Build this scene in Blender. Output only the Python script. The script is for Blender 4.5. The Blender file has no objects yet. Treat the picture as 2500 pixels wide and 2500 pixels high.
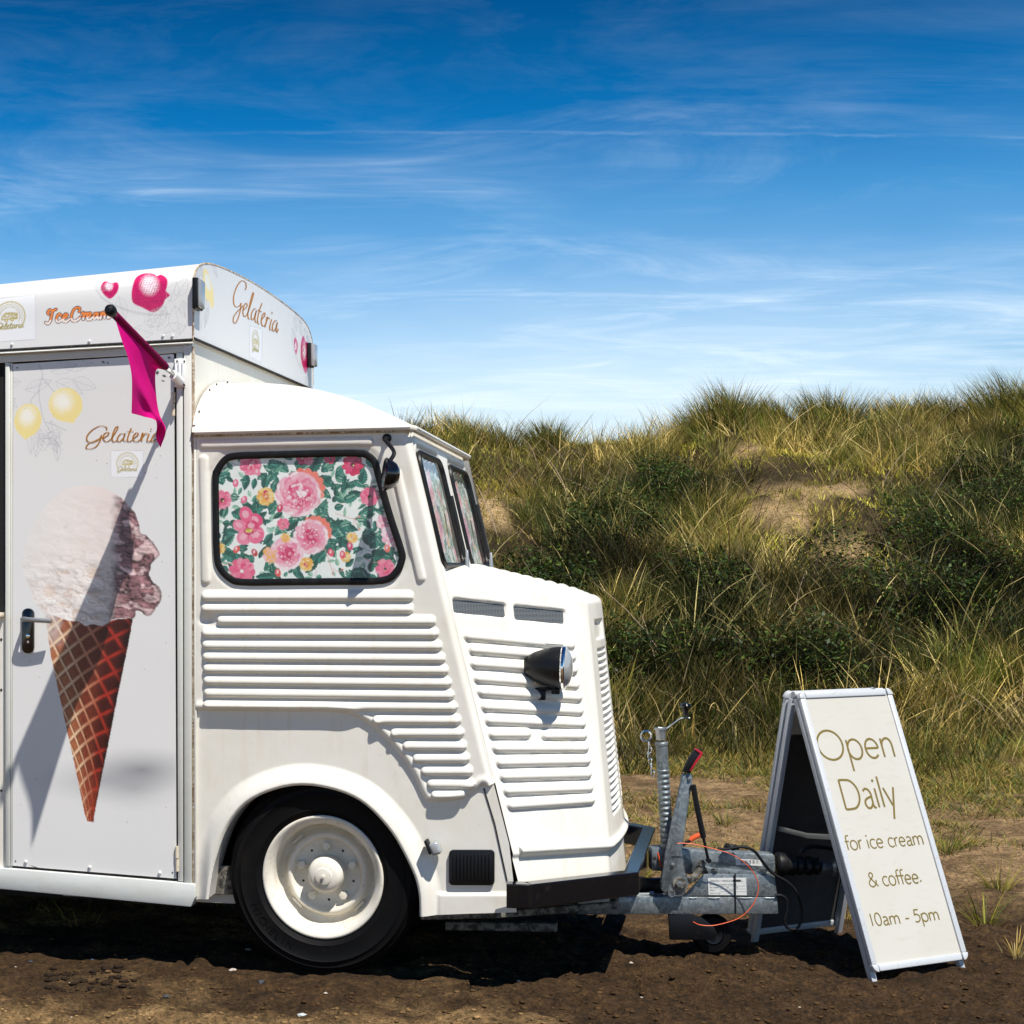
import bpy, bmesh, math, random
import numpy as np
from mathutils import Vector, Matrix

random.seed(7)
RNG = np.random.default_rng(7)
scene = bpy.context.scene
COL = scene.collection
R = math.radians

# ------------------------------------------------------------------ camera
F, CX, CY, CAMH = 3900.0, 700.0, 1400.0, 1.414     # focal length / principal point in photo pixels, eye height (m)
cam_d = bpy.data.cameras.new("camera"); cam = bpy.data.objects.new("camera", cam_d); COL.objects.link(cam)
cam.location = (0, 0, CAMH); cam.rotation_euler = (R(90), 0, 0)
cam_d.sensor_width = 36; cam_d.lens = 36 * F / 2500.0
cam_d.shift_x = (1250 - CX) / 2500.0; cam_d.shift_y = (CY - 1250) / 2500.0
cam_d.clip_start = 0.05; cam_d.clip_end = 3000
scene.camera = cam

# ------------------------------------------------------------------ sun, sky, exposure
SUN = Vector((0.466, -0.734, 1.64)).normalized()
SUN_EL = math.asin(SUN.z); SUN_AZ = math.atan2(SUN.x, SUN.y)
sd = bpy.data.lights.new("sun", 'SUN'); sun = bpy.data.objects.new("sun", sd); COL.objects.link(sun)
sd.energy = 5.0; sd.angle = R(0.53); sd.color = (1.0, 0.955, 0.88)
sun.rotation_euler = (-SUN).to_track_quat('-Z', 'Y').to_euler(); sun.location = (4, -6, 14)
scene.view_settings.view_transform = 'Standard'; scene.view_settings.look = 'None'
scene.view_settings.exposure = 0.47; scene.view_settings.gamma = 1.0
scene.render.film_transparent = False

world = bpy.data.worlds.new("World"); scene.world = world; world.use_nodes = True
nt = world.node_tree; nt.nodes.clear()
def N(tree, typ, **kw):
    n = tree.nodes.new(typ)
    for k, v in kw.items():
        if k == 'inp':
            for kk, vv in v.items(): n.inputs[kk].default_value = vv
        else: setattr(n, k, v)
    return n
def mth(tree, op, a, b=None, clamp=False):
    n = tree.nodes.new('ShaderNodeMath'); n.operation = op; n.use_clamp = clamp
    for i, v in enumerate((a, b)):
        if v is None: continue
        if isinstance(v, (int, float)): n.inputs[i].default_value = v
        else: tree.links.new(v, n.inputs[i])
    return n.outputs[0]
def ramp(tree, fac, stops, interp='LINEAR'):
    n = tree.nodes.new('ShaderNodeValToRGB'); n.color_ramp.interpolation = interp
    el = n.color_ramp.elements
    while len(el) < len(stops): el.new(0.5)
    for e, (p, c) in zip(el, stops):
        e.position = p; e.color = (c[0], c[1], c[2], 1) if hasattr(c, '__len__') else (c, c, c, 1)
    if fac is not None: tree.links.new(fac, n.inputs[0])
    return n.outputs[0]
def mixc(tree, fac, a, b, mode='MIX'):
    n = tree.nodes.new('ShaderNodeMix'); n.data_type = 'RGBA'; n.blend_type = mode
    for idx, v in ((0, fac), (6, a), (7, b)):
        if isinstance(v, (int, float)): n.inputs[idx].default_value = v
        elif hasattr(v, '__len__'): n.inputs[idx].default_value = (v[0], v[1], v[2], 1)
        else: tree.links.new(v, n.inputs[idx])
    return n.outputs[2]
sky = N(nt, 'ShaderNodeTexSky', sky_type='NISHITA', sun_disc=False)
sky.sun_elevation = SUN_EL; sky.sun_rotation = SUN_AZ; sky.altitude = 10
sky.air_density = 1.0; sky.dust_density = 0.6; sky.ozone_density = 2.0
tc = N(nt, 'ShaderNodeTexCoord'); sx = N(nt, 'ShaderNodeSeparateXYZ'); nt.links.new(tc.outputs['Generated'], sx.inputs[0])
# polarised, deep blue sky: tint that depends on elevation only
tint = ramp(nt, sx.outputs[2], [(0.0, (1.0, 1.0, 1.0)), (0.09, (0.98, 1.0, 1.0)), (0.13, (0.70, 0.90, 1.0)), (0.174, (0.36, 0.74, 0.97)), (0.22, (0.15, 0.62, 0.90)),
                               (0.266, (0.016, 0.43, 0.74)), (0.338, (0.002, 0.245, 0.47)), (0.55, (0.004, 0.145, 0.36)), (1.0, (0.006, 0.11, 0.29))])
skyc = mixc(nt, 1.0, sky.outputs[0], tint, 'MULTIPLY')
# cirrus on a flat layer overhead: direction divided by height
zz = mth(nt, 'ADD', mth(nt, 'MAXIMUM', sx.outputs[2], 0.0), 0.06)
cv = N(nt, 'ShaderNodeCombineXYZ')
nt.links.new(mth(nt, 'DIVIDE', sx.outputs[0], zz), cv.inputs[0]); nt.links.new(mth(nt, 'DIVIDE', sx.outputs[1], zz), cv.inputs[1])
def cloud(scale, rot, sc, lo, hi, detail=8, dist=0.6, rough=0.6):
    m = N(nt, 'ShaderNodeMapping'); m.inputs['Rotation'].default_value = (0, 0, R(rot)); m.inputs['Scale'].default_value = sc
    nt.links.new(cv.outputs[0], m.inputs[0])
    n = N(nt, 'ShaderNodeTexNoise', inp={'Scale': scale, 'Detail': detail, 'Roughness': rough, 'Distortion': dist})
    nt.links.new(m.outputs[0], n.inputs[0])
    return ramp(nt, n.outputs[0], [(lo, 0.0), (hi, 1.0)])
c1 = cloud(1.7, 24, (0.75, 1.25, 1), 0.44, 0.72, 10, 1.0, 0.66)
c3 = cloud(5.0, 52, (0.30, 1.5, 1), 0.40, 0.78, 8, 1.6, 0.62)
c2 = cloud(0.50, -18, (0.8, 1.1, 1), 0.34, 0.56, 4, 0.5)
c4 = cloud(7.0, 12, (0.25, 1.6, 1), 0.52, 0.85, 8, 0.8, 0.6)
cc = mth(nt, 'MULTIPLY', mth(nt, 'MULTIPLY', c1, mth(nt, 'ADD', mth(nt, 'MULTIPLY', c3, 0.9), 0.45)), c2)
cc = mth(nt, 'ADD', cc, mth(nt, 'MULTIPLY', mth(nt, 'MULTIPLY', c4, c2), 0.08))
low = ramp(nt, sx.outputs[2], [(0.0, 0.9), (0.17, 1.0), (0.235, 0.85), (0.28, 0.25), (0.36, 0.10), (1.0, 0.10)])
cc = mth(nt, 'MULTIPLY', cc, low)
# thin contrail crossing the layer
def trail(ang, off, wid, x0, x1, amp):
    m = N(nt, 'ShaderNodeMapping'); m.inputs['Rotation'].default_value = (0, 0, R(ang)); nt.links.new(cv.outputs[0], m.inputs[0])
    s2 = N(nt, 'ShaderNodeSeparateXYZ'); nt.links.new(m.outputs[0], s2.inputs[0])
    n = N(nt, 'ShaderNodeTexNoise', inp={'Scale': 9.0, 'Detail': 5.0, 'Roughness': 0.65}); nt.links.new(m.outputs[0], n.inputs[0])
    d = mth(nt, 'ABSOLUTE', mth(nt, 'SUBTRACT', s2.outputs[1], mth(nt, 'ADD', mth(nt, 'MULTIPLY', n.outputs[0], 0.05), off)))
    a = mth(nt, 'SUBTRACT', 1.0, mth(nt, 'DIVIDE', d, wid), clamp=True)
    a = mth(nt, 'MULTIPLY', a, mth(nt, 'MULTIPLY', ramp(nt, n.outputs[0], [(0.35, 0.1), (0.65, 1.0)]), amp))
    e = mth(nt, 'MULTIPLY', mth(nt, 'MULTIPLY', mth(nt, 'SUBTRACT', s2.outputs[0], x0), 2.0, clamp=True), mth(nt, 'MULTIPLY', mth(nt, 'SUBTRACT', x1, s2.outputs[0]), 2.0, clamp=True))
    return mth(nt, 'MULTIPLY', a, e)
t1 = trail(1.0, 2.93, 0.014, -0.3, 3.0, 0.17)
cc = mth(nt, 'ADD', cc, t1, clamp=True)
hz = cloud(0.30, 64, (0.8, 1.0, 1), 0.36, 0.60, 5, 0.5)
lowh = ramp(nt, sx.outputs[2], [(0.0, 0.85), (0.10, 0.58), (0.14, 0.34), (0.20, 0.08), (0.27, 0.0), (1.0, 0.0)])
cc = mth(nt, 'ADD', mth(nt, 'MULTIPLY', cc, 0.56), mth(nt, 'MULTIPLY', hz, lowh), clamp=True)
skyc = mixc(nt, cc, skyc, (6.4, 7.3, 8.1))
bg = N(nt, 'ShaderNodeBackground'); bg.inputs[1].default_value = 0.108
nt.links.new(skyc, bg.inputs[0])
wo = N(nt, 'ShaderNodeOutputWorld'); nt.links.new(bg.outputs[0], wo.inputs[0])

# ------------------------------------------------------------------ helpers: colour, noise, geometry
def lin(c):
    if isinstance(c, str): c = tuple(int(c[i:i + 2], 16) / 255 for i in (1, 3, 5))
    return tuple(x / 12.92 if x <= 0.04045 else ((x + 0.055) / 1.055) ** 2.4 for x in c)
_T = RNG.random((256, 256))
def vnoise(x, y):
    xi = np.floor(x).astype(int); yi = np.floor(y).astype(int); fx = x - xi; fy = y - yi
    fx = fx * fx * (3 - 2 * fx); fy = fy * fy * (3 - 2 * fy)
    a = _T[xi % 256, yi % 256]; b = _T[(xi + 1) % 256, yi % 256]; c = _T[xi % 256, (yi + 1) % 256]; d = _T[(xi + 1) % 256, (yi + 1) % 256]
    return (a * (1 - fx) + b * fx) * (1 - fy) + (c * (1 - fx) + d * fx) * fy
def fbm(x, y, o=4, g=0.5):
    t = 0; a = 1; s = 0
    for i in range(o):
        t = t + a * vnoise(x * 2 ** i + 17.3 * i, y * 2 ** i + 5.1 * i); s += a; a *= g
    return t / s
def sm(x, a, b):
    t = np.clip((x - a) / (b - a), 0, 1); return t * t * (3 - 2 * t)
def cr(pts, n=8, closed=False):
    """Catmull-Rom resampling of a polyline"""
    p = np.asarray(pts, float)
    if closed: q = np.vstack([p[-1], p, p[0], p[1]])
    else: q = np.vstack([2 * p[0] - p[1], p, 2 * p[-1] - p[-2]])
    out = []
    for i in range(1, len(q) - 2):
        for k in range(n):
            t = k / n
            out.append(0.5 * ((2 * q[i]) + (q[i + 1] - q[i - 1]) * t + (2 * q[i - 1] - 5 * q[i] + 4 * q[i + 1] - q[i + 2]) * t * t + (3 * q[i] - q[i - 1] - 3 * q[i + 1] + q[i + 2]) * t ** 3))
    if not closed: out.append(q[-2])
    return np.array(out)

# van frame: local x = towards the nose, y = across to the far side, z = up
TH = R(14.0); VO = np.array([0.124, 5.685, 0.0])
ES = np.array([math.cos(TH), -math.sin(TH), 0]); EL = np.array([math.sin(TH), math.cos(TH), 0]); EZ = np.array([0, 0, 1.0])
VW = 1.90; VC = 1.58; VR = 1.44                                 # width of the box and of the cab front
M_V = np.stack([ES, EL, EZ])                         # world -> van rows
CAM_V = M_V @ (np.array([0, 0, CAMH]) - VO)
def vray(x, y):
    x = np.asarray(x, float); y = np.asarray(y, float)
    d = np.stack([(x - CX) / F, np.ones_like(x), (CY - y) / F], -1)
    return d @ M_V.T
def VP(x, y, p0, n):
    """point (van coordinates) where the sight line through photo pixel x, y meets a plane"""
    d = vray(x, y); p0 = np.asarray(p0, float); n = np.asarray(n, float)
    t = ((p0 - CAM_V) @ n) / (d @ n)
    return CAM_V + d * t[..., None]
def VS(x, y, l=0.0): return VP(x, y, (0, l, 0), (0, 1, 0))
def vpx(p):
    """van coordinates -> photo pixel"""
    w = np.asarray(p, float) @ M_V + VO
    return CX + F * w[..., 0] / w[..., 1], CY - F * (w[..., 2] - CAMH) / w[..., 1]

# ------------------------------------------------------------------ mesh builders
def link(o, parent=None, label=None, cat=None, group=None, kind=None):
    if o.name not in COL.objects: COL.objects.link(o)
    if parent is not None: o.parent = parent
    for k, v in (('label', label), ('category', cat), ('group', group), ('kind', kind)):
        if v: o[k] = v
    return o
def empty(name, loc=(0, 0, 0), rz=0.0, **kw):
    o = bpy.data.objects.new(name, None); o.location = loc; o.rotation_euler = (0, 0, rz); o.empty_display_size = 0.2
    return link(o, **kw)
def mesh(name, v, f, mat, parent=None, smooth=True, col=None, fm=None, **kw):
    v = np.asarray(v, np.float32).reshape(-1, 3)
    me = bpy.data.meshes.new(name)
    if isinstance(f, np.ndarray):
        k = f.shape[1]; nf = len(f)
        me.vertices.add(len(v)); me.vertices.foreach_set('co', v.ravel())
        me.loops.add(nf * k); me.loops.foreach_set('vertex_index', f.astype(np.int32).ravel())
        me.polygons.add(nf); me.polygons.foreach_set('loop_start', np.arange(0, nf * k, k, dtype=np.int32))
        me.update(calc_edges=True); me.validate()
    else:
        me.from_pydata([tuple(map(float, p)) for p in v], [], f); me.update()
    if col is not None and len(col) == len(me.vertices):
        a = me.color_attributes.new('Col', 'FLOAT_COLOR', 'POINT')
        c = np.ones((len(v), 4), np.float32); c[:, :3] = col; a.data.foreach_set('color', c.ravel())
    if smooth: me.polygons.foreach_set('use_smooth', np.ones(len(me.polygons), bool))
    for m in (mat if isinstance(mat, (list, tuple)) else [mat]): me.materials.append(m)
    if fm is not None: me.polygons.foreach_set('material_index', np.asarray(fm, np.int32))
    return link(bpy.data.objects.new(name, me), parent, **kw)
class MB:
    """collects shapes, becomes ONE mesh object"""
    def __init__(s): s.v = []; s.f = []; s.n = 0
    def add(s, v, f):
        v = np.asarray(v, float).reshape(-1, 3)
        s.v.append(v); s.f += [tuple(int(i) + s.n for i in q) for q in f]; s.n += len(v); return s
    def box(s, c, d, rot=None, bev=0.0, seg=2):
        bm = bmesh.new(); bmesh.ops.create_cube(bm, size=1.0)
        for w in bm.verts: w.co = Vector((w.co.x * d[0], w.co.y * d[1], w.co.z * d[2]))
        if bev: bmesh.ops.bevel(bm, geom=bm.edges[:], offset=bev, segments=seg, profile=0.5, affect='EDGES')
        v = np.array([w.co[:] for w in bm.verts]); bm.verts.index_update(); f = [[w.index for w in q.verts] for q in bm.faces]; bm.free()
        if rot is not None: v = v @ np.asarray(rot).T
        return s.add(v + np.asarray(c), f)
    def prism(s, pts, off, bev=0.0):
        """extrude a planar 3D polygon by vector off"""
        p = np.asarray(pts, float); n = len(p); bm = bmesh.new()
        a = [bm.verts.new(q) for q in p]; b = [bm.verts.new(q) for q in p + np.asarray(off)]
        bm.faces.new(a); bm.faces.new(b[::-1])
        for i in range(n): bm.faces.new((a[i], b[i], b[(i + 1) % n], a[(i + 1) % n]))
        bmesh.ops.recalc_face_normals(bm, faces=bm.faces[:])
        if bev: bmesh.ops.bevel(bm, geom=bm.edges[:], offset=bev, segments=2, profile=0.5, affect='EDGES')
        bm.verts.index_update(); v = [w.co[:] for w in bm.verts]; f = [[w.index for w in q.verts] for q in bm.faces]; bm.free()
        return s.add(v, f)
    def tube(s, pts, r, n=10, closed=False, caps=True, flat=None):
        p = np.asarray(pts, float); m = len(p); r = np.broadcast_to(np.asarray(r, float), (m,))
        t = np.roll(p, -1, 0) - np.roll(p, 1, 0)
        if not closed: t[0] = p[1] - p[0]; t[-1] = p[-1] - p[-2]
        t /= np.linalg.norm(t, axis=1)[:, None] + 1e-12
        ref = np.array([0, 0, 1.0]) if abs(t[0][2]) < 0.9 else np.array([1.0, 0, 0])
        if flat is not None: ref = np.asarray(flat[0], float)
        u = np.cross(t[0], ref); u /= np.linalg.norm(u); us = []
        for i in range(m):
            if flat is not None: u = np.cross(t[i], ref); u /= np.linalg.norm(u)
            else: u = u - t[i] * (u @ t[i]); u /= np.linalg.norm(u)
            us.append(u)
        us = np.array(us); ws = np.cross(t, us)
        a = np.linspace(0, 2 * np.pi, n, endpoint=False); k = flat[1] if flat is not None else 1.0
        v = p[:, None] + r[:, None, None] * (np.cos(a)[None, :, None] * us[:, None] + k * np.sin(a)[None, :, None] * ws[:, None])
        f = []
        for i in range(m if closed else m - 1):
            j = (i + 1) % m
            for q in range(n): f.append((i * n + q, i * n + (q + 1) % n, j * n + (q + 1) % n, j * n + q))
        if caps and not closed: f.append(tuple(range(n))[::-1]); f.append(tuple((m - 1) * n + q for q in range(n)))
        return s.add(v.reshape(-1, 3), f)
    def lathe(s, prof, c, axis, n=48, capa=False, capb=False):
        ax = np.asarray(axis, float); ax = ax / np.linalg.norm(ax)
        ref = np.array([0, 0, 1.0]) if abs(ax[2]) < 0.9 else np.array([1.0, 0, 0])
        u = np.cross(ax, ref); u /= np.linalg.norm(u); w = np.cross(ax, u)
        pr = np.asarray(prof, float); a = np.linspace(0, 2 * np.pi, n, endpoint=False)
        v = np.asarray(c, float) + pr[:, 1][:, None, None] * ax + pr[:, 0][:, None, None] * (np.cos(a)[None, :, None] * u + np.sin(a)[None, :, None] * w)
        f = []; m = len(pr)
        for i in range(m - 1):
            for q in range(n): f.append((i * n + q, (i + 1) * n + q, (i + 1) * n + (q + 1) % n, i * n + (q + 1) % n))
        if capa: f.append(tuple(range(n)))
        if capb: f.append(tuple((m - 1) * n + q for q in range(n))[::-1])
        return s.add(v.reshape(-1, 3), f)
    def grid(s, P):
        nu, nv = P.shape[:2]; i = np.arange(nu * nv).reshape(nu, nv)
        f = np.stack([i[:-1, :-1], i[1:, :-1], i[1:, 1:], i[:-1, 1:]], -1).reshape(-1, 4)
        return s.add(P.reshape(-1, 3), f.tolist())
    def build(s, name, mat, parent=None, smooth=True, sharp=35, **kw):
        o = mesh(name, np.vstack(s.v), s.f, mat, parent, smooth, **kw)
        bm = bmesh.new(); bm.from_mesh(o.data); bmesh.ops.recalc_face_normals(bm, faces=bm.faces[:])
        if smooth:
            c = math.cos(R(sharp))
            for e in bm.edges:
                if len(e.link_faces) == 2 and e.link_faces[0].normal.dot(e.link_faces[1].normal) < c: e.smooth = False
        bm.to_mesh(o.data); bm.free(); return o
def sd_poly(poly):
    P = np.asarray(poly, float); Q = np.roll(P, -1, 0)
    def fn(u, v):
        d = np.full(u.shape, 1e9); ins = np.zeros(u.shape, bool)
        for (ax, ay), (bx, by) in zip(P, Q):
            ex, ey = bx - ax, by - ay; wx, wy = u - ax, v - ay
            t = np.clip((wx * ex + wy * ey) / (ex * ex + ey * ey + 1e-12), 0, 1)
            d = np.minimum(d, (wx - ex * t) ** 2 + (wy - ey * t) ** 2)
            if ay != by:
                c = (ay > v) != (by > v); ins ^= c & (u < (bx - ax) * (v - ay) / (by - ay) + ax)
        return np.where(ins, -1, 1) * np.sqrt(d)
    return fn
def sd_line(pts, closed=False):
    P = np.asarray(pts, float); pairs = list(zip(P[:-1], P[1:])) + ([(P[-1], P[0])] if closed else [])
    def fn(u, v):
        d = np.full(np.shape(u), 1e9)
        for (ax, ay), (bx, by) in pairs:
            ex, ey = bx - ax, by - ay; wx, wy = u - ax, v - ay
            t = np.clip((wx * ex + wy * ey) / (ex * ex + ey * ey + 1e-12), 0, 1)
            d = np.minimum(d, (wx - ex * t) ** 2 + (wy - ey * t) ** 2)
        return np.sqrt(d)
    return fn
def sheet(us, vs, P, keep=None, hf=None):
    """grid over (u, v), clipped to keep(u, v) < 0 with edges snapped on the outline; P(u, v, h) -> points"""
    U, V = np.meshgrid(us, vs, indexing='ij'); U = U.astype(float); V = V.astype(float)
    nu, nv = U.shape; i = np.arange(nu * nv).reshape(nu, nv)
    f = np.stack([i[:-1, :-1], i[1:, :-1], i[1:, 1:], i[:-1, 1:]], -1).reshape(-1, 4)
    if keep is not None:
        sdv = keep(U, V); ins = (sdv < 0).ravel()
        f = f[ins[f].any(1)]
        used = np.zeros(nu * nv, bool); used[f] = True
        e = 0.01 * (us[1] - us[0])
        for _ in range(4):
            m = used & (keep(U, V).ravel() > 0)
            if not m.any(): break
            u = U.ravel()[m]; v = V.ravel()[m]; s0 = keep(u, v)
            gu = (keep(u + e, v) - keep(u - e, v)) / (2 * e); gv = (keep(u, v + e) - keep(u, v - e)) / (2 * e); g = gu ** 2 + gv ** 2 + 1e-9
            U.ravel()[m] = u - s0 * gu / g; V.ravel()[m] = v - s0 * gv / g
        idx = -np.ones(nu * nv, int); k = np.flatnonzero(used); idx[k] = np.arange(len(k)); f = idx[f]
        U = U.ravel()[k]; V = V.ravel()[k]
    else: U = U.ravel(); V = V.ravel()
    h = hf(U, V) if hf is not None else np.zeros_like(U)
    return P(U, V, h), f, U, V
def pane(name, pts, out, material, parent):
    p = np.asarray(pts, float); n = np.cross(p[len(p) // 3] - p[0], p[2 * len(p) // 3] - p[0]); p = p if n @ np.asarray(out, float) > 0 else p[::-1]
    return mesh(name, p, [tuple(range(len(p)))], material, parent, smooth=False)
def text_mesh(s, size=1.0, extrude=0.0):
    c = bpy.data.curves.new('t', 'FONT'); c.body = s; c.size = size; c.extrude = extrude; c.align_x = 'CENTER'; c.resolution_u = 3
    o = bpy.data.objects.new('t', c); COL.objects.link(o)
    me = o.evaluated_get(bpy.context.evaluated_depsgraph_get()).to_mesh()
    v = np.array([w.co[:] for w in me.vertices]); f = [tuple(p.vertices) for p in me.polygons]
    bpy.data.objects.remove(o); bpy.data.curves.remove(c); return v, f

class Paint:
    """flat print: colours evaluated per vertex of a fine mesh, addressed in photo pixels"""
    def __init__(s, X, Y, bg):
        s.X = X.ravel(); s.Y = Y.ravel(); s.C = np.tile(np.array(lin(bg)), (len(s.X), 1))
    def sel(s, x0, y0, x1, y1): return np.flatnonzero((s.X > x0) & (s.X < x1) & (s.Y > y0) & (s.Y < y1))
    def put(s, i, a, c):
        c = np.asarray(lin(c) if isinstance(c, str) else c); a = np.clip(a, 0, 1)[:, None]; s.C[i] = s.C[i] * (1 - a) + c * a
    def ell(s, cx, cy, rx, ry, ang, c, al=1.0, soft=0.8):
        r = max(rx, ry) + 3; i = s.sel(cx - r, cy - r, cx + r, cy + r)
        if not len(i): return
        a = R(ang); dx = s.X[i] - cx; dy = s.Y[i] - cy; u = dx * math.cos(a) + dy * math.sin(a); v = -dx * math.sin(a) + dy * math.cos(a)
        d = (np.sqrt((u / rx) ** 2 + (v / ry) ** 2) - 1) * min(rx, ry); s.put(i, al * (0.5 - d / (2 * soft)), c)
    def leaf(s, x, y, L, W, ang, c, c2=None, c3=None, vein=None):
        a = R(ang); mx, my = x + math.cos(a) * L / 2, y + math.sin(a) * L / 2; r = L / 2 + W + 2; i = s.sel(mx - r, my - r, mx + r, my + r)
        if not len(i): return
        dx = s.X[i] - x; dy = s.Y[i] - y; u = (dx * math.cos(a) + dy * math.sin(a)) / L; v = -dx * math.sin(a) + dy * math.cos(a)
        w = W * np.sin(np.pi * np.clip(u, 0, 1) ** 0.8) ** 0.85 * (1 + 0.08 * np.sin(u * 40)); ok = (u > 0) & (u < 1)
        d = np.abs(v) - w; s.put(i, np.where(ok, 0.5 - d, 0), c)
        if c2: s.put(i, np.where(ok & (v > 0), 0.5 - d, 0) * (0.75 + 0.25 * np.sin(u * 23)), c2)
        if c3: s.put(i, np.where(ok & (np.abs(v + W * 0.25) < W * 0.22) & (u > 0.25) & (u < 0.8), 0.8, 0), c3)
        if vein:
            s.put(i, np.where(ok, 0.9 * (np.abs(v) < 0.9), 0), vein)
            s.put(i, np.where(ok & (d < 0), 0.5 * (np.abs(((u * 6 - np.abs(v) / W * 0.9) % 1) - 0.5) < 0.12), 0), vein)
    def line(s, pts, w, c, al=1.0, n=6):
        p = cr(pts, n) if n else np.asarray(pts, float); w = np.broadcast_to(np.asarray(w, float), (len(p),)) if np.ndim(w) == 0 else w
        m = float(np.max(w)) + 2; i = s.sel(p[:, 0].min() - m, p[:, 1].min() - m, p[:, 0].max() + m, p[:, 1].max() + m)
        if not len(i): return
        x = s.X[i]; y = s.Y[i]; a = np.zeros(len(i))
        for k in range(len(p) - 1):
            ex, ey = p[k + 1] - p[k]; wx = x - p[k][0]; wy = y - p[k][1]; t = np.clip((wx * ex + wy * ey) / (ex * ex + ey * ey + 1e-9), 0, 1)
            d = np.hypot(wx - ex * t, wy - ey * t) - w[k] / 2; a = np.maximum(a, np.clip(0.5 - d / 1.2, 0, 1))
        s.put(i, a * al, c)
    def poly(s, pts, c, al=1.0, soft=0.8, grad=None):
        p = np.asarray(pts, float); i = s.sel(p[:, 0].min() - 2, p[:, 1].min() - 2, p[:, 0].max() + 2, p[:, 1].max() + 2)
        if not len(i): return i, None
        d = sd_poly(p)(s.X[i], s.Y[i]); s.put(i, al * (0.5 - d / (2 * soft)), c); return i, d
    def leaf_lines(s, x, y, L, W, ang, c, w=1.1, al=0.5, nv=5):
        a = R(ang); ca, sa = math.cos(a), math.sin(a)
        def q(u, v): return (x + u * L * ca - v * W * sa, y + u * L * sa + v * W * ca)
        us = np.linspace(0, 1, 9)
        for sg in (1, -1):
            s.line([q(u, sg * math.sin(math.pi * u ** 0.85)) for u in us], w, c, al, 3)
            for k in range(nv):
                u = 0.12 + 0.75 * k / nv; s.line([q(u, 0), q(u + 0.1, sg * 0.45 * math.sin(math.pi * u)), q(u + 0.17, sg * 0.8 * math.sin(math.pi * (u + 0.1)))], w * 0.7, c, al * 0.7, 3)
        s.line([q(0, 0), q(0.5, 0.04), q(1, 0)], w, c, al, 3)

# ------------------------------------------------------------------ materials
def mat(name, base, rough=0.5, metal=0.0, noise=None, bump=None, spec=0.5, vary=None, coat=0.0, attr=False, tint=None):
    m = bpy.data.materials.new(name); m.use_nodes = True; t = m.node_tree; b = t.nodes['Principled BSDF']
    b.inputs['Roughness'].default_value = rough; b.inputs['Metallic'].default_value = metal; b.inputs['Specular IOR Level'].default_value = spec
    b.inputs['Coat Weight'].default_value = coat; b.inputs['Coat Roughness'].default_value = 0.08
    tcn = N(t, 'ShaderNodeTexCoord'); c = None
    if attr:
        a = N(t, 'ShaderNodeVertexColor', layer_name='Col'); c = a.outputs[0]
    else:
        rgb = N(t, 'ShaderNodeRGB'); rgb.outputs[0].default_value = (*base, 1); c = rgb.outputs[0]
    for (sc, lo, hi, col2, amt, stretch) in (noise or []):
        mp = N(t, 'ShaderNodeMapping'); mp.inputs['Scale'].default_value = stretch; t.links.new(tcn.outputs['Object'], mp.inputs[0])
        n = N(t, 'ShaderNodeTexNoise', inp={'Scale': sc, 'Detail': 6.0, 'Roughness': 0.6}); t.links.new(mp.outputs[0], n.inputs[0])
        fac = mth(t, 'MULTIPLY', ramp(t, n.outputs[0], [(lo, 0.0), (hi, 1.0)]), amt); c = mixc(t, fac, c, col2)
    t.links.new(c, b.inputs['Base Color'])
    if vary:
        n = N(t, 'ShaderNodeTexNoise', inp={'Scale': vary[0], 'Detail': 4.0}); t.links.new(tcn.outputs['Object'], n.inputs[0])
        t.links.new(ramp(t, n.outputs[0], [(0.3, vary[1]), (0.7, vary[2])]), b.inputs['Roughness'])
    if bump:
        n = N(t, 'ShaderNodeTexNoise', inp={'Scale': bump[0], 'Detail': 5.0, 'Roughness': 0.6}); t.links.new(tcn.outputs['Object'], n.inputs[0])
        bn = N(t, 'ShaderNodeBump', inp={'Strength': bump[1], 'Distance': bump[2]}); t.links.new(n.outputs[0], bn.inputs['Height']); t.links.new(bn.outputs[0], b.inputs['Normal'])
    return m
ONE = (1, 1, 1)
M = {}
M['cream'] = mat('cream_paint', (0.77, 0.745, 0.675), 0.38, noise=[(2.2, 0.42, 0.72, (0.73, 0.69, 0.585), 0.7, ONE), (16, 0.60, 0.78, (0.60, 0.52, 0.37), 0.35, (1, 1, 0.5)), (55, 0.70, 0.73, (0.30, 0.20, 0.11), 0.55, (1, 1, 1.6)), (120, 0.725, 0.745, (0.05, 0.04, 0.03), 0.85, (0.8, 1, 1.5)), (5, 0.55, 0.80, (0.60, 0.49, 0.32), 0.35, (6, 6, 0.6))], bump=(7, 0.10, 0.012), vary=(6, 0.30, 0.48), coat=0.15)
M['rust_seam'] = mat('rusty_seam', (0.50, 0.40, 0.27), 0.8, noise=[(40, 0.42, 0.62, (0.20, 0.10, 0.04), 0.9, (1, 1, 0.5)), (90, 0.5, 0.6, (0.75, 0.70, 0.6), 0.8, ONE)])
M['rim'] = mat('rim_paint', (0.74, 0.70, 0.61), 0.45, noise=[(9, 0.42, 0.70, (0.60, 0.54, 0.42), 0.7, ONE), (45, 0.60, 0.72, (0.36, 0.28, 0.19), 0.6, ONE), (140, 0.68, 0.71, (0.05, 0.04, 0.035), 0.8, ONE)], bump=(40, 0.15, 0.002))
M['gap'] = mat('dark_gap', (0.012, 0.011, 0.010), 0.9, noise=[(60, 0.5, 0.7, (0.10, 0.08, 0.05), 0.5, ONE)])
M['white'] = mat('white_panel', (0.76, 0.76, 0.755), 0.36, noise=[(3, 0.4, 0.8, (0.70, 0.70, 0.70), 0.5, ONE), (120, 0.74, 0.77, (0.12, 0.10, 0.08), 0.6, ONE)], bump=(5, 0.06, 0.01), coat=0.1)
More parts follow.
